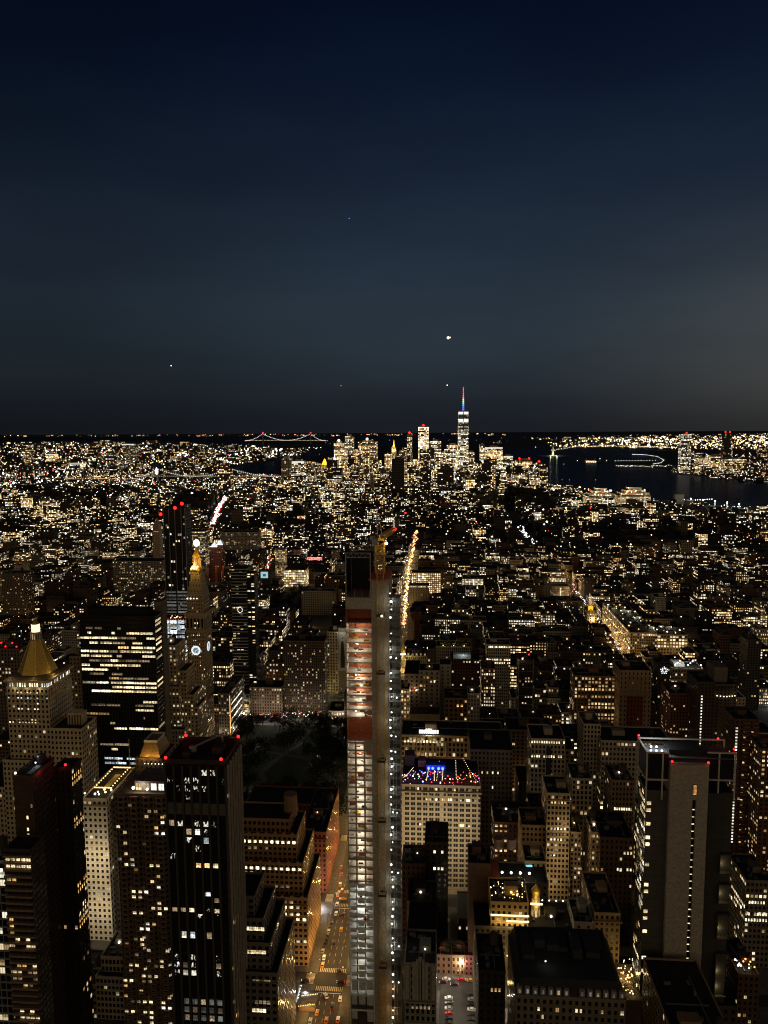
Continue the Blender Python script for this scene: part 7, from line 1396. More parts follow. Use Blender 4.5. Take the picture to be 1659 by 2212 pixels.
for (x0, x1, y0, y1, n) in cand:
    xc, yc = (x0+x1)/2, (y0+y1)/2
    px, _ = PJ(xc, y0, 20)
    if not -60 < px < 1720: continue
    if canhide(x0, x1, y0, y1) or any(x0 < e[1]+.3 and x1 > e[0]-.3 and y0 < e[3]+.3 and y1 > e[2]-.3 for e in EXTRA): continue
    if -232 < xc < -75 and STR(26) < yc < STR(23): continue
    if yc > STR(23) and abs(xc-broadway(yc)) < 13+(x1-x0)/2: continue
    if -330 < xc < -235 and STR(17) < yc < STR(14): continue          # the further square
    if 935 < PJ(xc, y0, 0)[0] < 1045 and y0 < 425 and xc > 0: continue  # car park
    if y0 < 425: h = r.uniform(18, 34)
    elif yc < 830: h = r.uniform(28, 62) if -235 < xc < 300 else r.uniform(22, 55)
    elif -235 < xc < 260: h = r.uniform(28, 55)
    elif xc < -403: h = r.choice((16, 18, 22, 26, 40, 48, 55)) 
    else: h = r.choice((15, 17, 19, 22, 28, 40))
    ok = True
    for (xl, xr, yt, yb, Y, *_q) in OCC:
        if Y <= y0: continue
        a, b = PJ(x0, y0, h), PJ(x1, y0, h); c = PJ(x0, y1, h); d = PJ(x1, y1, h)
        if max(a[0], b[0], c[0], d[0]) < xl or min(a[0], b[0], c[0], d[0]) > xr: continue
        for _ in range(30):
            if min(PJ(x0, y1, h)[1], PJ(x1, y1, h)[1]) >= yb-3 or h < 9: break
            h -= 2.5
        if min(PJ(x0, y1, h)[1], PJ(x1, y1, h)[1]) < yb-14: ok = False
    for (X, Yv, zv) in ((-133, 900, 0), (-110, 960, 0), (258, 1120, 0), (262, 1300, 0), (255, 1500, 0), (-66, 1300, 2), (-66, 1450, 2), (-66, 1600, 2), (-700, 2200, 1)):
        pv = PJ(X, Yv, zv)
        if y1 < Yv and min(PJ(x0, y0, h)[0], PJ(x0, y1, h)[0])-4 < pv[0] < max(PJ(x1, y0, h)[0], PJ(x1, y1, h)[0])+4:
            for _ in range(20):
                if min(PJ(x0, y1, h)[1], PJ(x1, y1, h)[1]) > pv[1] or h < 9: break
                h -= 2.5
    if ok: h = max(h, 10)
    if ok: gen.append((x0, x1, y0, y1, h))
# visibility from a running skyline, nearest first
sk = np.full(1800, 2300.)
for o in sorted(OCC, key=lambda o: o[4]): pass
items = sorted([(g[2], 0, g) for g in gen]+[(o[4], 1, o) for o in OCC], key=lambda q: q[0])
vis = []
for _, k, g in items:
    if k:
        a, b = int(max(0, g[0]+60)), int(min(1799, g[1]+60)); sk[a:b+1] = np.minimum(sk[a:b+1], g[2])
    else:
        x0, x1, y0, y1, h = g; pts = [PJ(x, y, h) for x in (x0, x1) for y in (y0, y1)]
        a, b = int(max(0, min(p[0] for p in pts)+60)), int(min(1799, max(p[0] for p in pts)+60)); top = min(p[1] for p in pts)
        see = np.clip(sk[a:b+1]-top, 0, None).sum()
        if top < 2230 and a > 40 and b < 1740: vis.append((see, g, top, a-60, b-60))
        sk[a:b+1] = np.minimum(sk[a:b+1], max(p[1] for p in pts)-(max(p[1] for p in pts)-top)*.5)
seen = [v for v in vis if v[0] > 25]; seen.sort(key=lambda v: -v[0])
MAIN = seen[:285]
rest = [v[1] for v in seen[285:]]+[v[1] for v in vis if v[0] <= 25]
USED = set(o.get('label') for o in bpy.data.objects)
NUMW = {k: v for k, v in enumerate('zero one two three four five six seven eight nine ten eleven twelve thirteen fourteen fifteen sixteen seventeen'.split())}
PTS = [((o[0]+o[1])/2, (o[2]+min(o[3], o[2]+90))/2, o[8]) for o in OCC if o[8] and o[4] < 1900]
def relation(px, py):
    best = sorted(PTS, key=lambda q: (q[0]-px)**2+(q[1]-py)**2); out = []
    for q in best[:7]:
        dx, dy = px-q[0], py-q[1]
        out.append(('right of' if dx > 0 else 'left of') if abs(dx) > abs(dy)*1.2 else ('below' if dy > 0 else 'above')); out[-1] += ' the '+q[2]
    return out
TYPES = {'loft': ('loft_building', 'loft'), 'walk-up': ('walk_up', 'walk-up'), 'flats': ('apartment_building', 'apartments'), 'office': ('office_building', 'offices')}
ORD = ['', 'another ', 'a third ', 'a fourth ', 'a fifth ']
def make_generic(v):
    see, (x0, x1, y0, y1, h), top, pa, pb = v
    rr = random.Random(int(x0*13+y0*7)); wl, wn = rr.choice(palette); n = max(2, int(h/3.7))
    ty = 'walk-up' if n <= 5 else rr.choice(('loft', 'flats', 'office', 'loft'))
    lit = rr.choice((.07, .12, .18, .22, .3, .4, .55, .75))
    st = S(wl, rr.choice((2.4, 2.8, 3.2, 3.8)), h/n if n < 12 else 3.7, rr.choice((.4, .5, .6, .7)), rr.choice((.45, .55, .6)), lit, rr.uniform(1.7, 2.9), rr.choice((.3, .6, .8, .95)), rr.choice((2, 3, 5)), rr.choice((.2, .4, .7)))
    lw = 'nearly dark' if lit < .1 else 'dimly lit' if lit < .15 else 'partly lit' if lit < .25 else 'well lit' if lit < .4 else 'brightly lit'
    nm, ct = TYPES[ty]; tank = rr.random() < (.4 if n > 5 else .12); lampp = rr.random() < .4; low = min(.9, (y1-y0)*.02)
    tags = [f'with a water tank' if tank else '', 'with a roof lamp' if lampp else '']
    size = 'broad' if x1-x0 > 30 else 'slim' if x1-x0 < 17 else 'mid-sized'
    lab = None
    for rel in relation((pa+pb)/2, top):
        for extra in ('', size+' ', ):
            c = f"{lw} {extra}{wn} {NUMW.get(n, 'tall')} storey {ct} {' '.join(q for q in tags if q)} {rel}"; c = ' '.join(c.split())
            if len(c.split()) <= 16 and c not in USED: lab = c; break
        if lab: break
    if not lab:
        rel = relation((pa+pb)/2, top)
        for k in range(1, 7):
            c = f"{lw} {wn} {ct} {rel[0]} and {rel[k]}"
            if c not in USED and len(c.split()) <= 16: lab = c; break
    lab = lab or f"{lw} {size} {wn} {ct} {rel[0]}"
    USED.add(lab)
    t = thing(nm, lab, {'loft': 'loft building', 'walk-up': 'row house', 'flats': 'apartment building', 'office': 'office building'}[ty], ((x0+x1)/2, (y0+y1)/2, 0), 'ordinary buildings of the city blocks')
    zt = h
    if ty != 'walk-up' and rr.random() < .4:
        zt = h*.75; block(t, x0, x1, y0, y1, 0, zt, st, rr.random()*90, cornice=.4); a, b = x0+(x1-x0)*rr.uniform(.05, .25), x1-(x1-x0)*rr.uniform(.05, .3); c = y0+rr.uniform(3, 7)
        block(t, a, b, c, y1, zt+.01, h, st, rr.random()*90, 'setback_wall'); bx = (a, b, c, y1)
    else: block(t, x0, x1, y0, y1, 0, h, st, rr.random()*90, cornice=rr.choice((0, .5, .8))); bx = (x0, x1, y0, y1)
    rooftop(t, *bx, h, rr, wl, 1 if tank else 0, 1 if lampp else 0)
for v in MAIN: make_generic(v)
# ---------------------------------------------------------------- the rest of the city: stuff
far = MB()
def far_box(x0, x1, y0, y1, h, rr, cell=(4, 4.5), lit=.2, stg=1.9, dim=.3):
    wl, _ = rr.choice(palette); wl = tuple(q*dim for q in wl)  # wall colours darkened to stand in for the glow fading with distance
    st = S(wl, cell[0], cell[1], .6, .55, lit, stg, rr.choice((.3, .6, .8, .9)), 2, .3)
    far.box(x0, x1, y0, y1, 0, h, st, rr.random()*400, P((.03, .03, .03)))
rr = random.Random(8)
for g in rest: far_box(*g, rr, (3.2, 3.7), rr.choice((.12, .25, .4, .6)), 2.6, .8)
roofl = MB()
def lamp_at(p, px, c, s):                                  # px: radius in pixels of the survey photo
    d = (Vector(p)-Vector((0, 0, CAM_H))).length; roofl.octa(p, px*d/FPX, P(tuple(q*s for q in TONE[c])))
y = STR(10)+10
while y < 5150:
    step = 30+(y-1800)*.006; x = -.62*y
    if y < 1900: step = 30
    while x < .62*y:
        w = rr.uniform(18, 40)*(1+(y-1800)*.00012)
        px, py = PJ(x+w/2, y, 10)
        if -40 < px < 1700 and not wet(x+w/2, y) and not canhide(x, x+w, y, y+26) and (y > 2520 or abs(x+w/2+67+.0217*(y-1441)) > 17+w/2) and abs(x+w/2-257) > 14+w/2 and abs(x+w/2+712+.26*max(0, y-2300)) > 16+w/2 and rr.random() < .92:
            down = y > 3600 and 600 < px < 1185
            h = rr.choice((13, 15, 17, 19, 22, 26)) if y < 3400 else rr.choice((15, 18, 22, 30, 40))
            if rr.random() < .05 and y < 3300: h = rr.uniform(35, 62)
            if 700 < px < 1180 and y > 3000: h = rr.choice((20, 28, 35, 45, 60))
            if down: h = rr.choice((30, 45, 60, 80, 110)) if y > 4000 else rr.choice((25, 35, 50))
            if px < 460 and y > 3000: h = rr.choice((15, 18, 22, 40, 55, 60)) if y < 3700 else rr.choice((12, 14, 18))
            if px < 620 and y > 3900: h = min(h, 20)
            if 1180 < px and y > 2800: h = rr.choice((14, 18, 24, 30))
            if py-h*FPX/y > 945:
                lit = .26 if y < 3000 else .3
                if px > 1250 and y < 2900: lit = .13
                if 1180 < px and y > 2700: lit = .35
                nv = noise.noise(Vector((x*.0032, y*.0016, 3.3)))+.6*noise.noise(Vector((x*.011, y*.005, 9.1)))
                lit *= max(.12, 1+1.7*nv) if not down else 1
                big = rr.random() < .05 and 1650 < y < 3400 and abs(px-930) > 60
                if big: h = rr.uniform(32, 55); lit = rr.choice((.3, .5, .8))
                if down: lit = .5
                c = 3.9+(y-1500)*.0014; far_box(x, x+w, y, y+25, h, rr, (c, c*.9), lit*rr.choice((.4, .8, 1, 1.6)), 3.8 if not down else 3.4, .42 if y < 2300 else .25)
                if rr.random() < (.36 if px < 1180 or y > 2700 else .24)*max(.2, 1+1.5*nv):
                    lamp_at((x+rr.random()*w, y+rr.random()*10-2, h+3), rr.uniform(.35, .8)+1.9*rr.random()**6, rr.choice('nnnnwwwcyccr' if rr.random() < .6 else 'nwnc'), rr.uniform(1.5, 4.5))
        x += w+rr.choice((.1, .1, .1, 9))
    y += step+rr.choice((0, 0, 14))
# Brooklyn and Jersey rooftops: low blocks under the lights
def spread(poly, n, f, clump=True):
    xs = [p[0] for p in poly]; ys = [p[1] for p in poly]; k = 0
    while k < n:
        x, y = rr.uniform(min(xs), max(xs)), rr.uniform(min(ys), max(ys))
        if not inpoly(x, y, poly): continue
        f(x, y); k += 1
        if clump and rr.random() < .22:                     # lamps gather in yards and along streets
            a, b2 = rr.gauss(0, 1), rr.gauss(0, .12)
            for q in range(rr.randrange(2, 8)):
                if inpoly(x+a*q*1.6, y+b2*q, poly): f(x+a*q*1.6+rr.gauss(0, .6), y+b2*q+rr.gauss(0, .25)); k += 1
BK = [(-20, 957), (180, 956), (300, 958), (420, 962), (553, 966), (690, 969), (640, 984), (600, 988), (553, 998), (500, 1008), (440, 1028), (-20, 1034)]
JC = [(1450, 1022), (1480, 985), (1680, 985), (1680, 1040), (1575, 1034)]
def fb(x, y):
    p = G(x, y)
    if wet(p.x, p.y): return
    w = rr.uniform(40, 90); s_ = p.y/5000; far_box(p.x-w*s_/2, p.x+w*s_/2, p.y, p.y+60, rr.choice((14, 18, 22, 40, 60, 90 if y < 990 else 40)), rr, (10*s_, 10*s_), .4, 2.4)
spread(BK, 420, fb); spread(JC, 110, fb)
def dt(x, y):                                               # the crowd of mid-height downtown towers between the named ones
    Y = rr.uniform(4150, 5000); X0 = xpx(x, y, Y); Z = zpx(x, y, Y); w = rr.uniform(26, 60)
    if Z > 40 and not wet(X0+w/2, Y): far_box(X0, X0+w, Y, Y+40, Z, rr, (8, 7), rr.choice((.3, .5, .8)), 4.2, .4)
spread([(700, 990), (725, 968), (800, 962), (900, 965), (1000, 972), (1040, 985), (1100, 995), (1100, 1020), (700, 1020)], 170, dt)
o = stuff(far, 'distant_rooftops', 'sea of low dark city blocks with tiny lit windows stretching to the rivers', 'city blocks', FAC)
def fl(cs, r0, r1, s0, s1, z0=4, z1=26):
    def f(x, y):
        p = G(x, y)
        if wet(p.x, p.y): return
        lamp_at((p.x, p.y, rr.uniform(z0, z1)), r0+(r1-r0)*rr.random()**2.5, rr.choice(cs), rr.uniform(s0, s1))
    return f
spread(BK, 1350, fl('nnwwwyycyro', .35, 1.9, 1.2, 4.5)); spread([(380, 968), (690, 969), (640, 984), (553, 998), (480, 1004), (380, 990)], 420, fl('nnncw', .4, 1.9, 1.8, 4.5))
spread([(-20, 960), (320, 962), (480, 1010), (380, 1034), (-20, 1034)], 420, fl('nnwwyc', .35, 1.6, 1.4, 4, 10, 90)); spread([(-20, 955), (560, 962), (560, 972), (-20, 962)], 260, fl('nwcw', .3, .8, 1, 3))
spread([(-20, 940.5), (500, 938.8), (1100, 936.5), (1100, 940.3), (700, 942.2), (300, 942.9), (-20, 943.8)], 300, fl('ywyyor', .4, 1.1, 1.4, 3.4)); spread([(1180, 958), (1240, 952), (1680, 948), (1680, 974), (1500, 972), (1400, 968), (1210, 966)], 620, fl('ywyywno', .4, 1.5, 1.6, 4.2)); spread([(1040, 944), (1300, 941), (1680, 936.5), (1680, 950), (1200, 952)], 430, fl('wyynwo', .35, 1.0, 1.2, 3.4))
spread([(-20, 1020), (480, 1010), (600, 1030), (700, 1025), (700, 1060), (300, 1090), (-20, 1085)], 420, fl('nnwwycr', .35, 1.3, 1.4, 4, 18, 40)); spread(JC, 420, fl('nwwycr', .35, 1.2, 1.4, 4, 4, 50)); spread([(1250, 947), (1680, 940), (1680, 966), (1300, 962)], 620, fl('wyynwn', .4, 1.6, 1.8, 4.5)); spread([(1200, 962), (1420, 964), (1660, 968), (1660, 974), (1200, 967)], 160, fl('wnny', .5, 1.1, 2, 4)); spread([(640, 948), (1100, 946), (1100, 960), (720, 962)], 110, fl('nwyc', .25, .75, 1, 3)); spread([(600, 972), (700, 968), (690, 985), (610, 990)], 80, fl('nnw', .3, 1, 1.5, 4))
stuff(roofl, 'distant_city_lights', 'thousands of tiny white and amber lamps scattered over the far city and shores', 'city lights', LAMP)
# strings of lamps that read as lines: piers, park shore, avenues
roofl = MB()
def line(pts, n, cs, r0, r1, s, z=9, jit=0.):
    seg = [math.dist(a, b) for a, b in zip(pts, pts[1:])]; T = sum(seg)
    for k in range(n):
        d = T*(k+.5)/n
        for (a, b), L_ in zip(zip(pts, pts[1:]), seg):
            if d <= L_: break
            d -= L_
        x, y = a[0]+(b[0]-a[0])*d/L_+rr.gauss(0, jit), a[1]+(b[1]-a[1])*d/L_+rr.gauss(0, jit*.5); p = G(x, y); lamp_at((p.x, p.y, z*rr.uniform(.6, 1.4) if jit else z), rr.uniform(r0, r1), rr.choice(cs), s*rr.uniform(.6, 1.3))
line([(1326, 998), (1419, 997)], 15, 'n', .7, .8, 2.6, 12); line([(1365, 984), (1395, 985), (1420, 989), (1434, 997), (1428, 1003), (1410, 1006)], 46, 'nc', .45, .85, 2.2, 14); line([(1330, 1008), (1360, 1010), (1400, 1011), (1450, 1009)], 34, 'nnw', .5, 1.1, 2.6, 12, .8)
line([(1455, 1022), (1510, 1026), (1570, 1031), (1655, 1038)], 60, 'wnny', .4, .9, 2, 12, 1.5); line([(1411, 1086), (1455, 1085)], 18, 'w', .5, .6, 1.5, 8); line([(1494, 1092), (1540, 1089)], 9, 'c', 1.0, 1.25, 3, 22); line([(1548, 1102), (1630, 1107)], 12, 'nc', .5, 1.1, 2.4, 16, 1); line([(1500, 1094), (1628, 1106)], 10, 'n', .4, .7, 2, 14)
line([(1190, 975), (1240, 966), (1320, 965), (1460, 968)], 120, 'wnyw', .4, .9, 2.2, 12, .9); line([(554, 1027), (606, 1030)], 26, 'nrw', .5, .8, 2, 10, .6); line([(1166, 1092), (1172, 1098)], 6, 'b', .8, 1.2, 2, 20)
for c in ((1190, 964, 'n'), (1202, 964, 'n'), (1296, 993, 'n'), (1310, 997, 'n'), (1247, 997, 'w'), (1214, 1040, 'c'), (1230, 1040, 'c'), (1286, 1040, 'c'), (1218, 1005, 'n'), (1157, 967, 'w')): p = G(c[0], c[1]); lamp_at((p.x, p.y, 10), .9 if c[1] < 1000 else .5, c[2], 2.5)
# boats and avenues of traffic
line([(897, 1152), (893, 1185), (884, 1225), (880, 1262), (877, 1300), (872, 1360)], 300, 'oyyowwyrny', .7, 2.2, 1.9, 6, 2.4); line([(890, 1175), (882, 1230), (880, 1280)], 30, 'rro', .6, 1.1, 1.3, 2, 2.2); line([(880, 1235), (868, 1420)], 40, 'oyw', .4, .8, 1.4, 7, 2.2)
line([(487, 1076), (474, 1098), (466, 1120), (457, 1142), (446, 1160)], 190, 'nncnwnr', .7, 2.1, 2.8, 8, 2.8); line([(478, 1090), (462, 1135)], 40, 'r', .6, 1.3, 1.4, 4, 2.4)
line([(1125, 1150), (1135, 1165), (1152, 1183)], 50, 'cnn', .8, 2.2, 2.6, 14, 3); line([(1158, 1190), (1170, 1205)], 8, 'cn', .7, 1.2, 2.4, 14, 2); line([(1030, 1133), (1032, 1160), (1028, 1176)], 44, 'rrro', .6, 1.5, 1.8, 12, 1.4); line([(563, 1098), (569, 1075), (573, 1065)], 26, 'rro', .6, 1.3, 1.8, 10, 1.2); line([(606, 1088), (604, 1108)], 20, 'yw', .7, 1.6, 2.2, 10, 1.2)
line([(565, 1270), (575, 1240), (583, 1215), (578, 1175)], 80, 'wornny', .6, 1.7, 2.2, 8, 3); line([(556, 1262), (600, 1260), (652, 1262)], 36, 'wnn', .7, 1.5, 2.4, 7, 1.8); line([(1236, 1270), (1255, 1300), (1280, 1335), (1310, 1375), (1340, 1415)], 90, 'nncwr', .5, 1.6, 2.4, 8, 2.6); line([(1312, 1372), (1345, 1418)], 22, 'y', .6, 1.0, 1.6, 9, 3.2)
line([(540, 1560), (600, 1556), (690, 1552)], 60, 'nwwnr', .6, 1.8, 2.6, 6, 2.4); line([(498, 1552), (520, 1556), (545, 1548)], 12, 'nwbr', .6, 1.2, 2, 4, 2.4); line([(712, 1440), (722, 1470), (738, 1520)], 16, 'nnwg', .4, .9, 1.6, 7, 5); line([(938, 1055), (936, 1085), (934, 1110)], 24, 'nwrr', .5, 1, 1.8, 6, 1.4); line([(930, 1060), (905, 1140)], 20, 'nwr', .4, 1, 1.8, 6, 1.5)
stuff(roofl, 'traffic_and_shore_lights', 'lines of head lamps, tail lamps and quay lamps along far avenues and shores', 'traffic lights', LAMP)
mb = MB(); pf = [G(*p) for p in ((1480, 1100), (1590, 1112), (1625, 1106), (1510, 1093))]; mb.face([(p.x, p.y, 1.5) for p in pf], P((.05, .2, .05))); stuff(mb, 'pier_field', None, None, GRASS, 'structure')
pt = G(1550, 1103); t = thing('floodlight_mast', 'row of bright floodlight masts over the green sports pier', 'floodlights', (pt.x, pt.y, 0))
for k in range(5):
    p = G(1492+k*26, 1092+k*3.0); MB().bar((p.x, p.y, 0), (p.x, p.y, 26), .7, P((.3, .3, .3))).build('pole', STEEL, t); inst(BULB['c'], 'floodlight', t, (p.x, p.y, 28), (3,)*3); point('floodlight_beam', t, (p.x, p.y-6, 34), 420000, (.9, 1, .85), 3)
# ---------------------------------------------------------------- trees
LEAF = plain('leaves', (.009, .014, .005), .8, .4, .8); BARK = plain('bark', (.07, .05, .035), .9, .3, 2)
def tree_meshes(seed):
    r = random.Random(seed); tr = MB(); q = P((.1, .08, .05)); tr.ngon(0, 0, .45, 7, 0, 5, q, .28, a0=0); tips = []
    for k in range(7):
        a = k*.9+r.random(); l = r.uniform(2.5, 4.5); e = (math.cos(a)*l, math.sin(a)*l, 5+r.uniform(2.5, 6.5)); tr.bar((0, 0, 4.4), e, .13, q, 5); tips.append(e)
    tips.append((0, 0, 11)); m1 = tr.mesh('trunk'); m1.materials.append(BARK); lf = MB()
    for k in range(620):
        c = r.choice(tips); p = Vector((c[0]+r.gauss(0, 1.35), c[1]+r.gauss(0, 1.35), c[2]+r.gauss(0, 1.1))); u = Vector((r.gauss(0, 1), r.gauss(0, 1), r.gauss(0, .7))).normalized()*r.uniform(.25, .5); v = u.cross(Vector((r.gauss(0, 1), r.gauss(0, 1), r.gauss(0, 1)))).normalized()*r.uniform(.2, .45)
        lf.face([p-u, p-v, p+u, p+v], P((.05, .08, .03)))
    m2 = lf.mesh('crown'); m2.materials.append(LEAF); return m1, m2
TREES = [tree_meshes(s) for s in (1, 2, 3, 4)]
def tree(x, y, s, label, group, r):
    a, b = r.choice(TREES); t = thing('tree', label, 'tree', (x, y, .2), group); rz = r.random()*6.28
    inst(a, 'trunk', t, (x, y, .2), (s,)*3, rz); inst(b, 'crown', t, (x, y, .2), (s*1.15, s*1.15, s*1.1), rz)
r = random.Random(77); k = 0; sp = []
while len(sp) < 125:
    x, y = r.uniform(PARK[0]+3, PARK[1]-3), r.uniform(PARK[2]+3, PARK[3]-4)
    if ((x+150)/26)**2+((y-690)/42)**2 < 1 or any(math.dist((x, y), q) < 6.4 for q in sp): 
        k += 1
        if k > 6000: break
        continue
    sp.append((x, y)); tree(x, y, r.uniform(1.05, 1.6), 'dark leafy tree among the crowded trees of the square park', 'park trees', r)
for k in range(34):
    x, y = r.uniform(-318, -250), STR(17)+10+r.random()*190
    tree(x, y, r.uniform(1.0, 1.4), 'small dark tree in the further square before the glowing white store', 'further square trees', r)
# ---------------------------------------------------------------- street lamps, cars, signals
def lamp_mesh():
    mb = MB(); q = P((.2, .2, .2)); mb.ngon(0, 0, .14, 8, 0, 8.6, q, .08); mb.bar((0, 0, 8.5), (2.2, 0, 9.1), .06, q); a = mb.mesh('pole'); a.materials.append(METAL)
    m = MB(); m.box(1.8, 2.7, -.18, .18, 8.98, 9.16, q); b = m.mesh('lamp_head'); b.materials.append(METAL)
    g = MB().octa((2.25, 0, 8.9), .34, P((3, 2.3, 1.2)), .14).mesh('lamp_lens'); g.materials.append(LAMP)
    g2 = MB().octa((2.25, 0, 8.9), .42, P((3, 3, 3)), .18).mesh('lamp_lens'); g2.materials.append(LAMP); return a, b, g, g2
LM = lamp_mesh()
def street_lamp(x, y, rz, power, col, label, group, cool=False):
    t = thing('street_lamp', label, 'street lamp', (x, y, .18), group)
    for m, n in ((LM[0], 'pole'), (LM[1], 'lamp_head'), (LM[3 if cool else 2], 'lamp_lens')): inst(m, n, t, (x, y, .18), (1, 1, 1), rz)
    point('lamp_light', t, (x+2.4*math.cos(rz), y+2.4*math.sin(rz), 8.6), power, col, .35)
WARM, COOL = (1, .58, .19), (.85, .95, 1)
for n in range(11):
    y = 396+n*27
    if abs(y-427) < 8 or abs(y-507.5) < 8: y += 9
    street_lamp(-76.4, y, 0, 5200, WARM, 'street lamp with a curved arm on the park side of the avenue', 'avenue street lamps, park side'); street_lamp(-57.6, y+13, math.pi, 4400, WARM, 'street lamp with a curved arm on the tower side of the avenue', 'avenue street lamps, tower side')
for n in range(26): 
    y = 700+n*42; street_lamp(249, y, 0, 11000, WARM, 'street lamp along the diagonal looking bright avenue on the right', 'right avenue street lamps') if y > 960 else None
for n in range(12): y = 820+n*26; street_lamp(-145+8*(n % 2)*3 if n < 5 else broadway(y)+9, y, 0 if n % 2 else math.pi, 3600, (.9, .9, .5), 'street lamp at the greenish lit junction beyond the park', 'junction street lamps')
for n in range(24): y = 860+n*52; street_lamp(-77, y, 0, 12000, (1, .62, .26), 'street lamp on the far red lit stretch of the avenue', 'far avenue street lamps')
for k, (x, y) in enumerate(((-200, 640), (-176, 668), (-118, 640), (-98, 700), (-132, 662), (-186, 742), (-104, 768), (-150, 780), (-122, 720), (-204, 700), (-92, 636), (-140, 618))): street_lamp(x, y, k, 1100, (.95, .95, .75), 'lamp glowing between the dark park trees', 'park lamps', True)
for k in range(8): street_lamp(-232-(k % 2)*18+10, 700+k*22, 0 if k % 2 else math.pi, 2600, (1, .8, .55), 'street lamp on the side road between park and clock tower', 'side road lamps')
for k in range(7): street_lamp(-215+k*20, 822+6*(k % 2), math.pi/2, 4200, (1, .9, .75), 'street lamp on the lit cross street along the far park edge', 'cross street lamps', True)
for k, (x, y) in enumerate(((-1, 422), (12, 432), (26, 422), (6, 405), (20, 395), (33, 408))): street_lamp(x, y, k*1.6, 4200, (1, .86, .66), 'street lamp lighting the small car park at the bottom centre', 'car park lamps')
rq = random.Random(31)
for k in range(110):                                  # cross streets and side avenues further off
    n = rq.randrange(12, 29)
    if k % 3: x, y = rq.uniform(-.5, .52)*(STR(n)+150), STR(n)-4.4
    else: x, y = rq.choice((-403, -540, -690, 531, 257, -235))+7, rq.uniform(560, 1500)
    if -90 < x < -40 or -232 < x < -75 and STR(26) < y < STR(23) or y < 560 and 200 < x: continue
    street_lamp(x, y, math.pi/2, 4600, WARM if k % 4 else COOL, 'street lamp hidden deep between the buildings of the cross streets', 'cross street lamps deep between buildings', k % 4 == 0)
def car_meshes(col):
    paint = plain('car_paint', col, .3, .05, 1, .1, .5); b = MB(); q = P(col)
    prof = [(-2.25, .35), (2.25, .35), (2.3, .7), (2.05, .95), (1.2, 1.0), (.55, 1.45), (-1.2, 1.48), (-1.9, 1.02), (-2.25, .95)]
    for s in (-1, 1): b.face([(s*.9, y, z) for y, z in (prof if s > 0 else prof[::-1])], q)
    for i in range(len(prof)): (y0, z0), (y1, z1) = prof[i], prof[(i+1) % len(prof)]; b.face([(-.9, y0, z0), (-.9, y1, z1), (.9, y1, z1), (.9, y0, z0)], q)
    body = b.mesh('body'); body.materials.append(paint); g = MB(); q2 = P((.02, .02, .02))
    g.face([(-.8, 1.15, 1.045), (.8, 1.15, 1.045), (.7, .6, 1.44), (-.7, .6, 1.44)], q2); g.face([(.8, -1.85, 1.07), (-.8, -1.85, 1.07), (-.7, -1.25, 1.46), (.7, -1.25, 1.46)], q2)
    for s in (-1, 1): g.face([(s*.915, -1.6, 1.05), (s*.915, 1.0, 1.03), (s*.915, .5, 1.38), (s*.915, -1.15, 1.4)][::s], q2)
    gl = g.mesh('car_window'); gl.materials.append(BLACKP); w = MB()
    w.ngon(0, 0, .34, 12, -.11, .11, P((.02, .02, .02)), a0=0); wm = w.mesh('wheel'); wm.materials.append(BLACKP)
    h = MB().octa((0, 0, 0), .2, P((3.2, 3.1, 2.8))).mesh('headlight'); h.materials.append(LAMP); tl = MB().octa((0, 0, 0), .2, P((2.6, .05, .03))).mesh('taillight'); tl.materials.append(LAMP); return body, gl, wm, h, tl
CARS = {c: car_meshes(v) for c, v in (('white', (.6, .6, .58)), ('yellow', (.62, .33, .02)), ('black', (.012, .012, .014)), ('silver', (.3, .3, .31)), ('red', (.3, .02, .02)))}
CARN = {}
def car(x, y, rz, col, label, group, on=True):
    t = thing('taxi' if col == 'yellow' else 'car', label, 'taxi' if col == 'yellow' else 'car', (x, y, .07), group); b, g, wm, h, tl = CARS[col]; M = Matrix.Rotation(rz, 3, 'Z')
    def at(p): v = M @ Vector(p); return (x+v.x, y+v.y, .07+v.z)
    inst(b, 'body', t, at((0, 0, 0)), (1, 1, 1), rz); inst(g, 'car_window', t, at((0, 0, 0)), (1, 1, 1), rz)
    for sx in (-.85, .85):
        for sy in (-1.4, 1.4): w = inst(wm, 'wheel', t, at((sx, sy, .34))); w.rotation_euler = (0, math.pi/2, rz)
        if on:
            inst(h, 'headlight', t, at((sx*.75, 2.3, .7))); inst(tl, 'taillight', t, at((sx*.8, -2.3, .8)))
    if on: point('tail_glow', t, at((0, -3.4, .8)), 22, (1, .05, .03), .2); point('head_glow', t, at((0, 4.2, .7)), 40, (1, .95, .85), .2)
def cpx(x, y, rz, col, label, group=None, on=True): p = G(x, y); car(p.x, p.y, rz, col, label, group, on)
PI = math.pi
cpx(704, 2153, .5, 'white', 'white car turning with glowing brake lights in the middle of the avenue', None); cpx(735, 2160, 0, 'white', 'white car waiting at the stop line near the tower base', None); cpx(685, 2190, 0, 'yellow', 'yellow taxi with lit tail lamps beside the roadside dining shed', None); cpx(730, 2205, 0, 'white', 'white car at the bottom edge by the tower kerb', None); cpx(670, 2208, 0, 'silver', 'silver car parked at the bottom edge of the avenue', None)
cpx(733, 2100, .55, 'black', 'black car turning across the crossing beside the tower', None); cpx(736, 2123, PI/2, 'black', 'black car with bright headlights entering from the cross street', None); cpx(660, 2120, PI/2, 'black', 'dark car with red tail lamps crossing the zebra stripes', None); cpx(700, 2070, 0, 'white', 'white car parked on the left kerb above the crossing', None, False); cpx(697, 2086, 0, 'yellow', 'yellow taxi parked behind the white car on the left kerb', None)
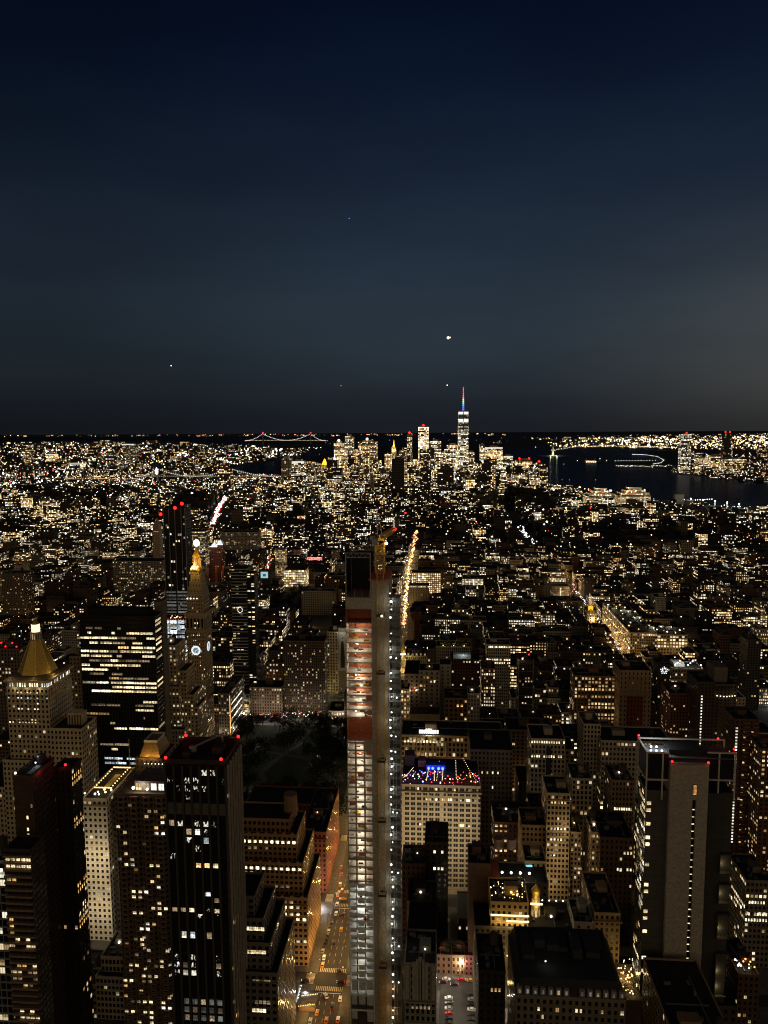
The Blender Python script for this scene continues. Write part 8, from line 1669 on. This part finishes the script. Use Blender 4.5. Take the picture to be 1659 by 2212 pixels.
cpx(742, 1978, 0, 'black', 'car braking with red lamps below the second crossing', None); cpx(741, 1943, PI/2, 'yellow', 'yellow taxi crossing between the two far crossings', None); cpx(729, 1935, .2, 'silver', 'silver car just ahead of the crossing yellow taxi', None); cpx(726, 1975, 0, 'white', 'white van like car parked by the bright shop front', None, False); cpx(717, 1993, 0, 'black', 'black car parked below the bright shop front', None, False); cpx(735, 1912, 0, 'yellow', 'yellow taxi queueing above the far crossings', None); cpx(738, 1890, 0, 'red', 'red car queueing high up the narrow end of the avenue', None)
for x_, y_, c_, n_ in ((722, 2040, 'black', 'dark car driving alone in the middle of the empty avenue stretch'), (718, 2176, 'black', 'dark car with red tail lamps behind the turning white car'), (705, 2206, 'yellow', 'yellow taxi with red tail lamps at the bottom of the avenue'), (737, 2010, 'yellow', 'yellow taxi rolling along the tower side lane'), (728, 1955, 'silver', 'silver car in the middle of the far crossing'), (739, 1925, 'red', 'red car waiting beyond the far crossing'), (737, 1875, 'yellow', 'yellow taxi farthest up the narrow avenue')): cpx(x_, y_, 0, c_, n_)
r = random.Random(9)
for k in range(7): cpx(713-k*2.6, 2005+k*8.5, 0, r.choice(('black', 'black', 'silver')), 'dark car in the parked row along the left kerb', 'cars parked along the kerb', False)
for k, (x, y, c) in enumerate(((964, 2117, 'white'), (998, 2118, 'red'), (1018, 2120, 'yellow'))): cpx(x, y, -PI/2, c, ('white car', 'red car', 'yellow taxi with glowing roof')[k]+' driving in the cross street by the car park', None)
cpx(957, 2124, PI/2, 'black', 'black car leading the cross street queue by the row houses', None); cpx(982, 2128, PI/2, 'black', 'black car with red tail lamps in the cross street queue', None)
for k in range(6): cpx(969+.2*k, 2158+k*11, PI/2+.05, ('white', 'black', 'silver', 'red', 'black', 'black')[k], ('white car first', 'black car second', 'silver car third', 'red car fourth', 'black car fifth', 'last black car')[k]+' in the left row of the car park', None, False)
for k in range(6): cpx(1019-.3*k, 2150+k*11, PI/2-.05, ('black', 'silver', 'black', 'white', 'black', 'black')[k], ('black car first', 'silver car second', 'black car third', 'white car fourth', 'black car fifth', 'last dark car')[k]+' in the right row of the car park', None, False)
mb = MB(); pp = [G(*p) for p in ((950, 2140), (1034, 2140), (1036, 2260), (946, 2260))]; mb.face([(p.x, p.y, .2) for p in pp][::-1], P((.1, .1, .1))); stuff(mb, 'car_park_surface', None, None, ASPH, 'structure')
# a roadside dining shed with string lights, and a bright shop front
p = G(662, 2180); t = thing('dining_shed', 'roadside dining shed draped with yellow string lights at the bottom of the avenue', 'dining shed', (p.x, p.y, 0)); MB().box(p.x-4, p.x+5, p.y-2, p.y+9, .2, 3, P((.25, .15, .08))).build('shed_body', FAC, t); MB().box(p.x-4.4, p.x+5.4, p.y-2.4, p.y+9.4, 3.01, 3.3, P((.12, .1, .08)), bottom=True).build('awning', FAC, t)
for k in range(20): inst(BULB['yw'[k % 2]], 'string_lamp', t, (p.x-4+9*k/19, p.y-2.6+(8 if k % 2 else 0)+k*.12, 3.7), (.22,)*3)
point('shed_light', t, (p.x, p.y-4, 4), 420, (1, .6, .2), .4)
for k, (x, y, pw, nm) in enumerate(((688, 1965, 5200, 'near the far crossings'), (655, 2155, 1600, 'beside the dining shed'))):
    p = G(x, y); t = thing('shop_front', 'dazzling white shop front spilling light on the pavement '+nm, 'shop front', (p.x, p.y, 0)); MB().box(p.x-3.4, p.x-3.0, p.y-6, p.y+6, .2, 4, P((.3, .3, .3))).build('frame', FAC, t); inst(PANE['Cb'], 'shop_window', t, (p.x-2.98, p.y, 2.1), (11, 1, 3.2), math.pi/2); point('shop_light', t, (p.x+1.5, p.y, 3.6), pw, (.88, .95, 1), .5)
for k in range(5): inst(BULB['c'], 'shop_lamp', t, (p.x-2, p.y-5+k*2.4, 3.8), (.3,)*3)
def signal(x, y, c, nm):
    t = thing('traffic_light', nm, 'traffic light', (x, y, .18)); MB().ngon(x, y, .1, 8, .18, 5.6, P((.1, .1, .1))).build('pole', METAL, t); MB().box(x-.22, x+.22, y-.2, y+.2, 4.5, 5.7, P((.4, .3, .02))).build('housing', METAL, t); inst(BULB[c], 'signal_lens', t, (x, y-.3, 5.3), (.34,)*3)
p = G(672, 2118); signal(p.x, p.y, 'y', 'traffic light showing amber on the left corner of the near crossing'); p = G(741, 2106); signal(p.x, p.y, 'y', 'traffic light on the tower corner of the near crossing'); p = G(695, 1990); signal(p.x, p.y, 'g', 'traffic light showing green on the left pavement up the avenue')
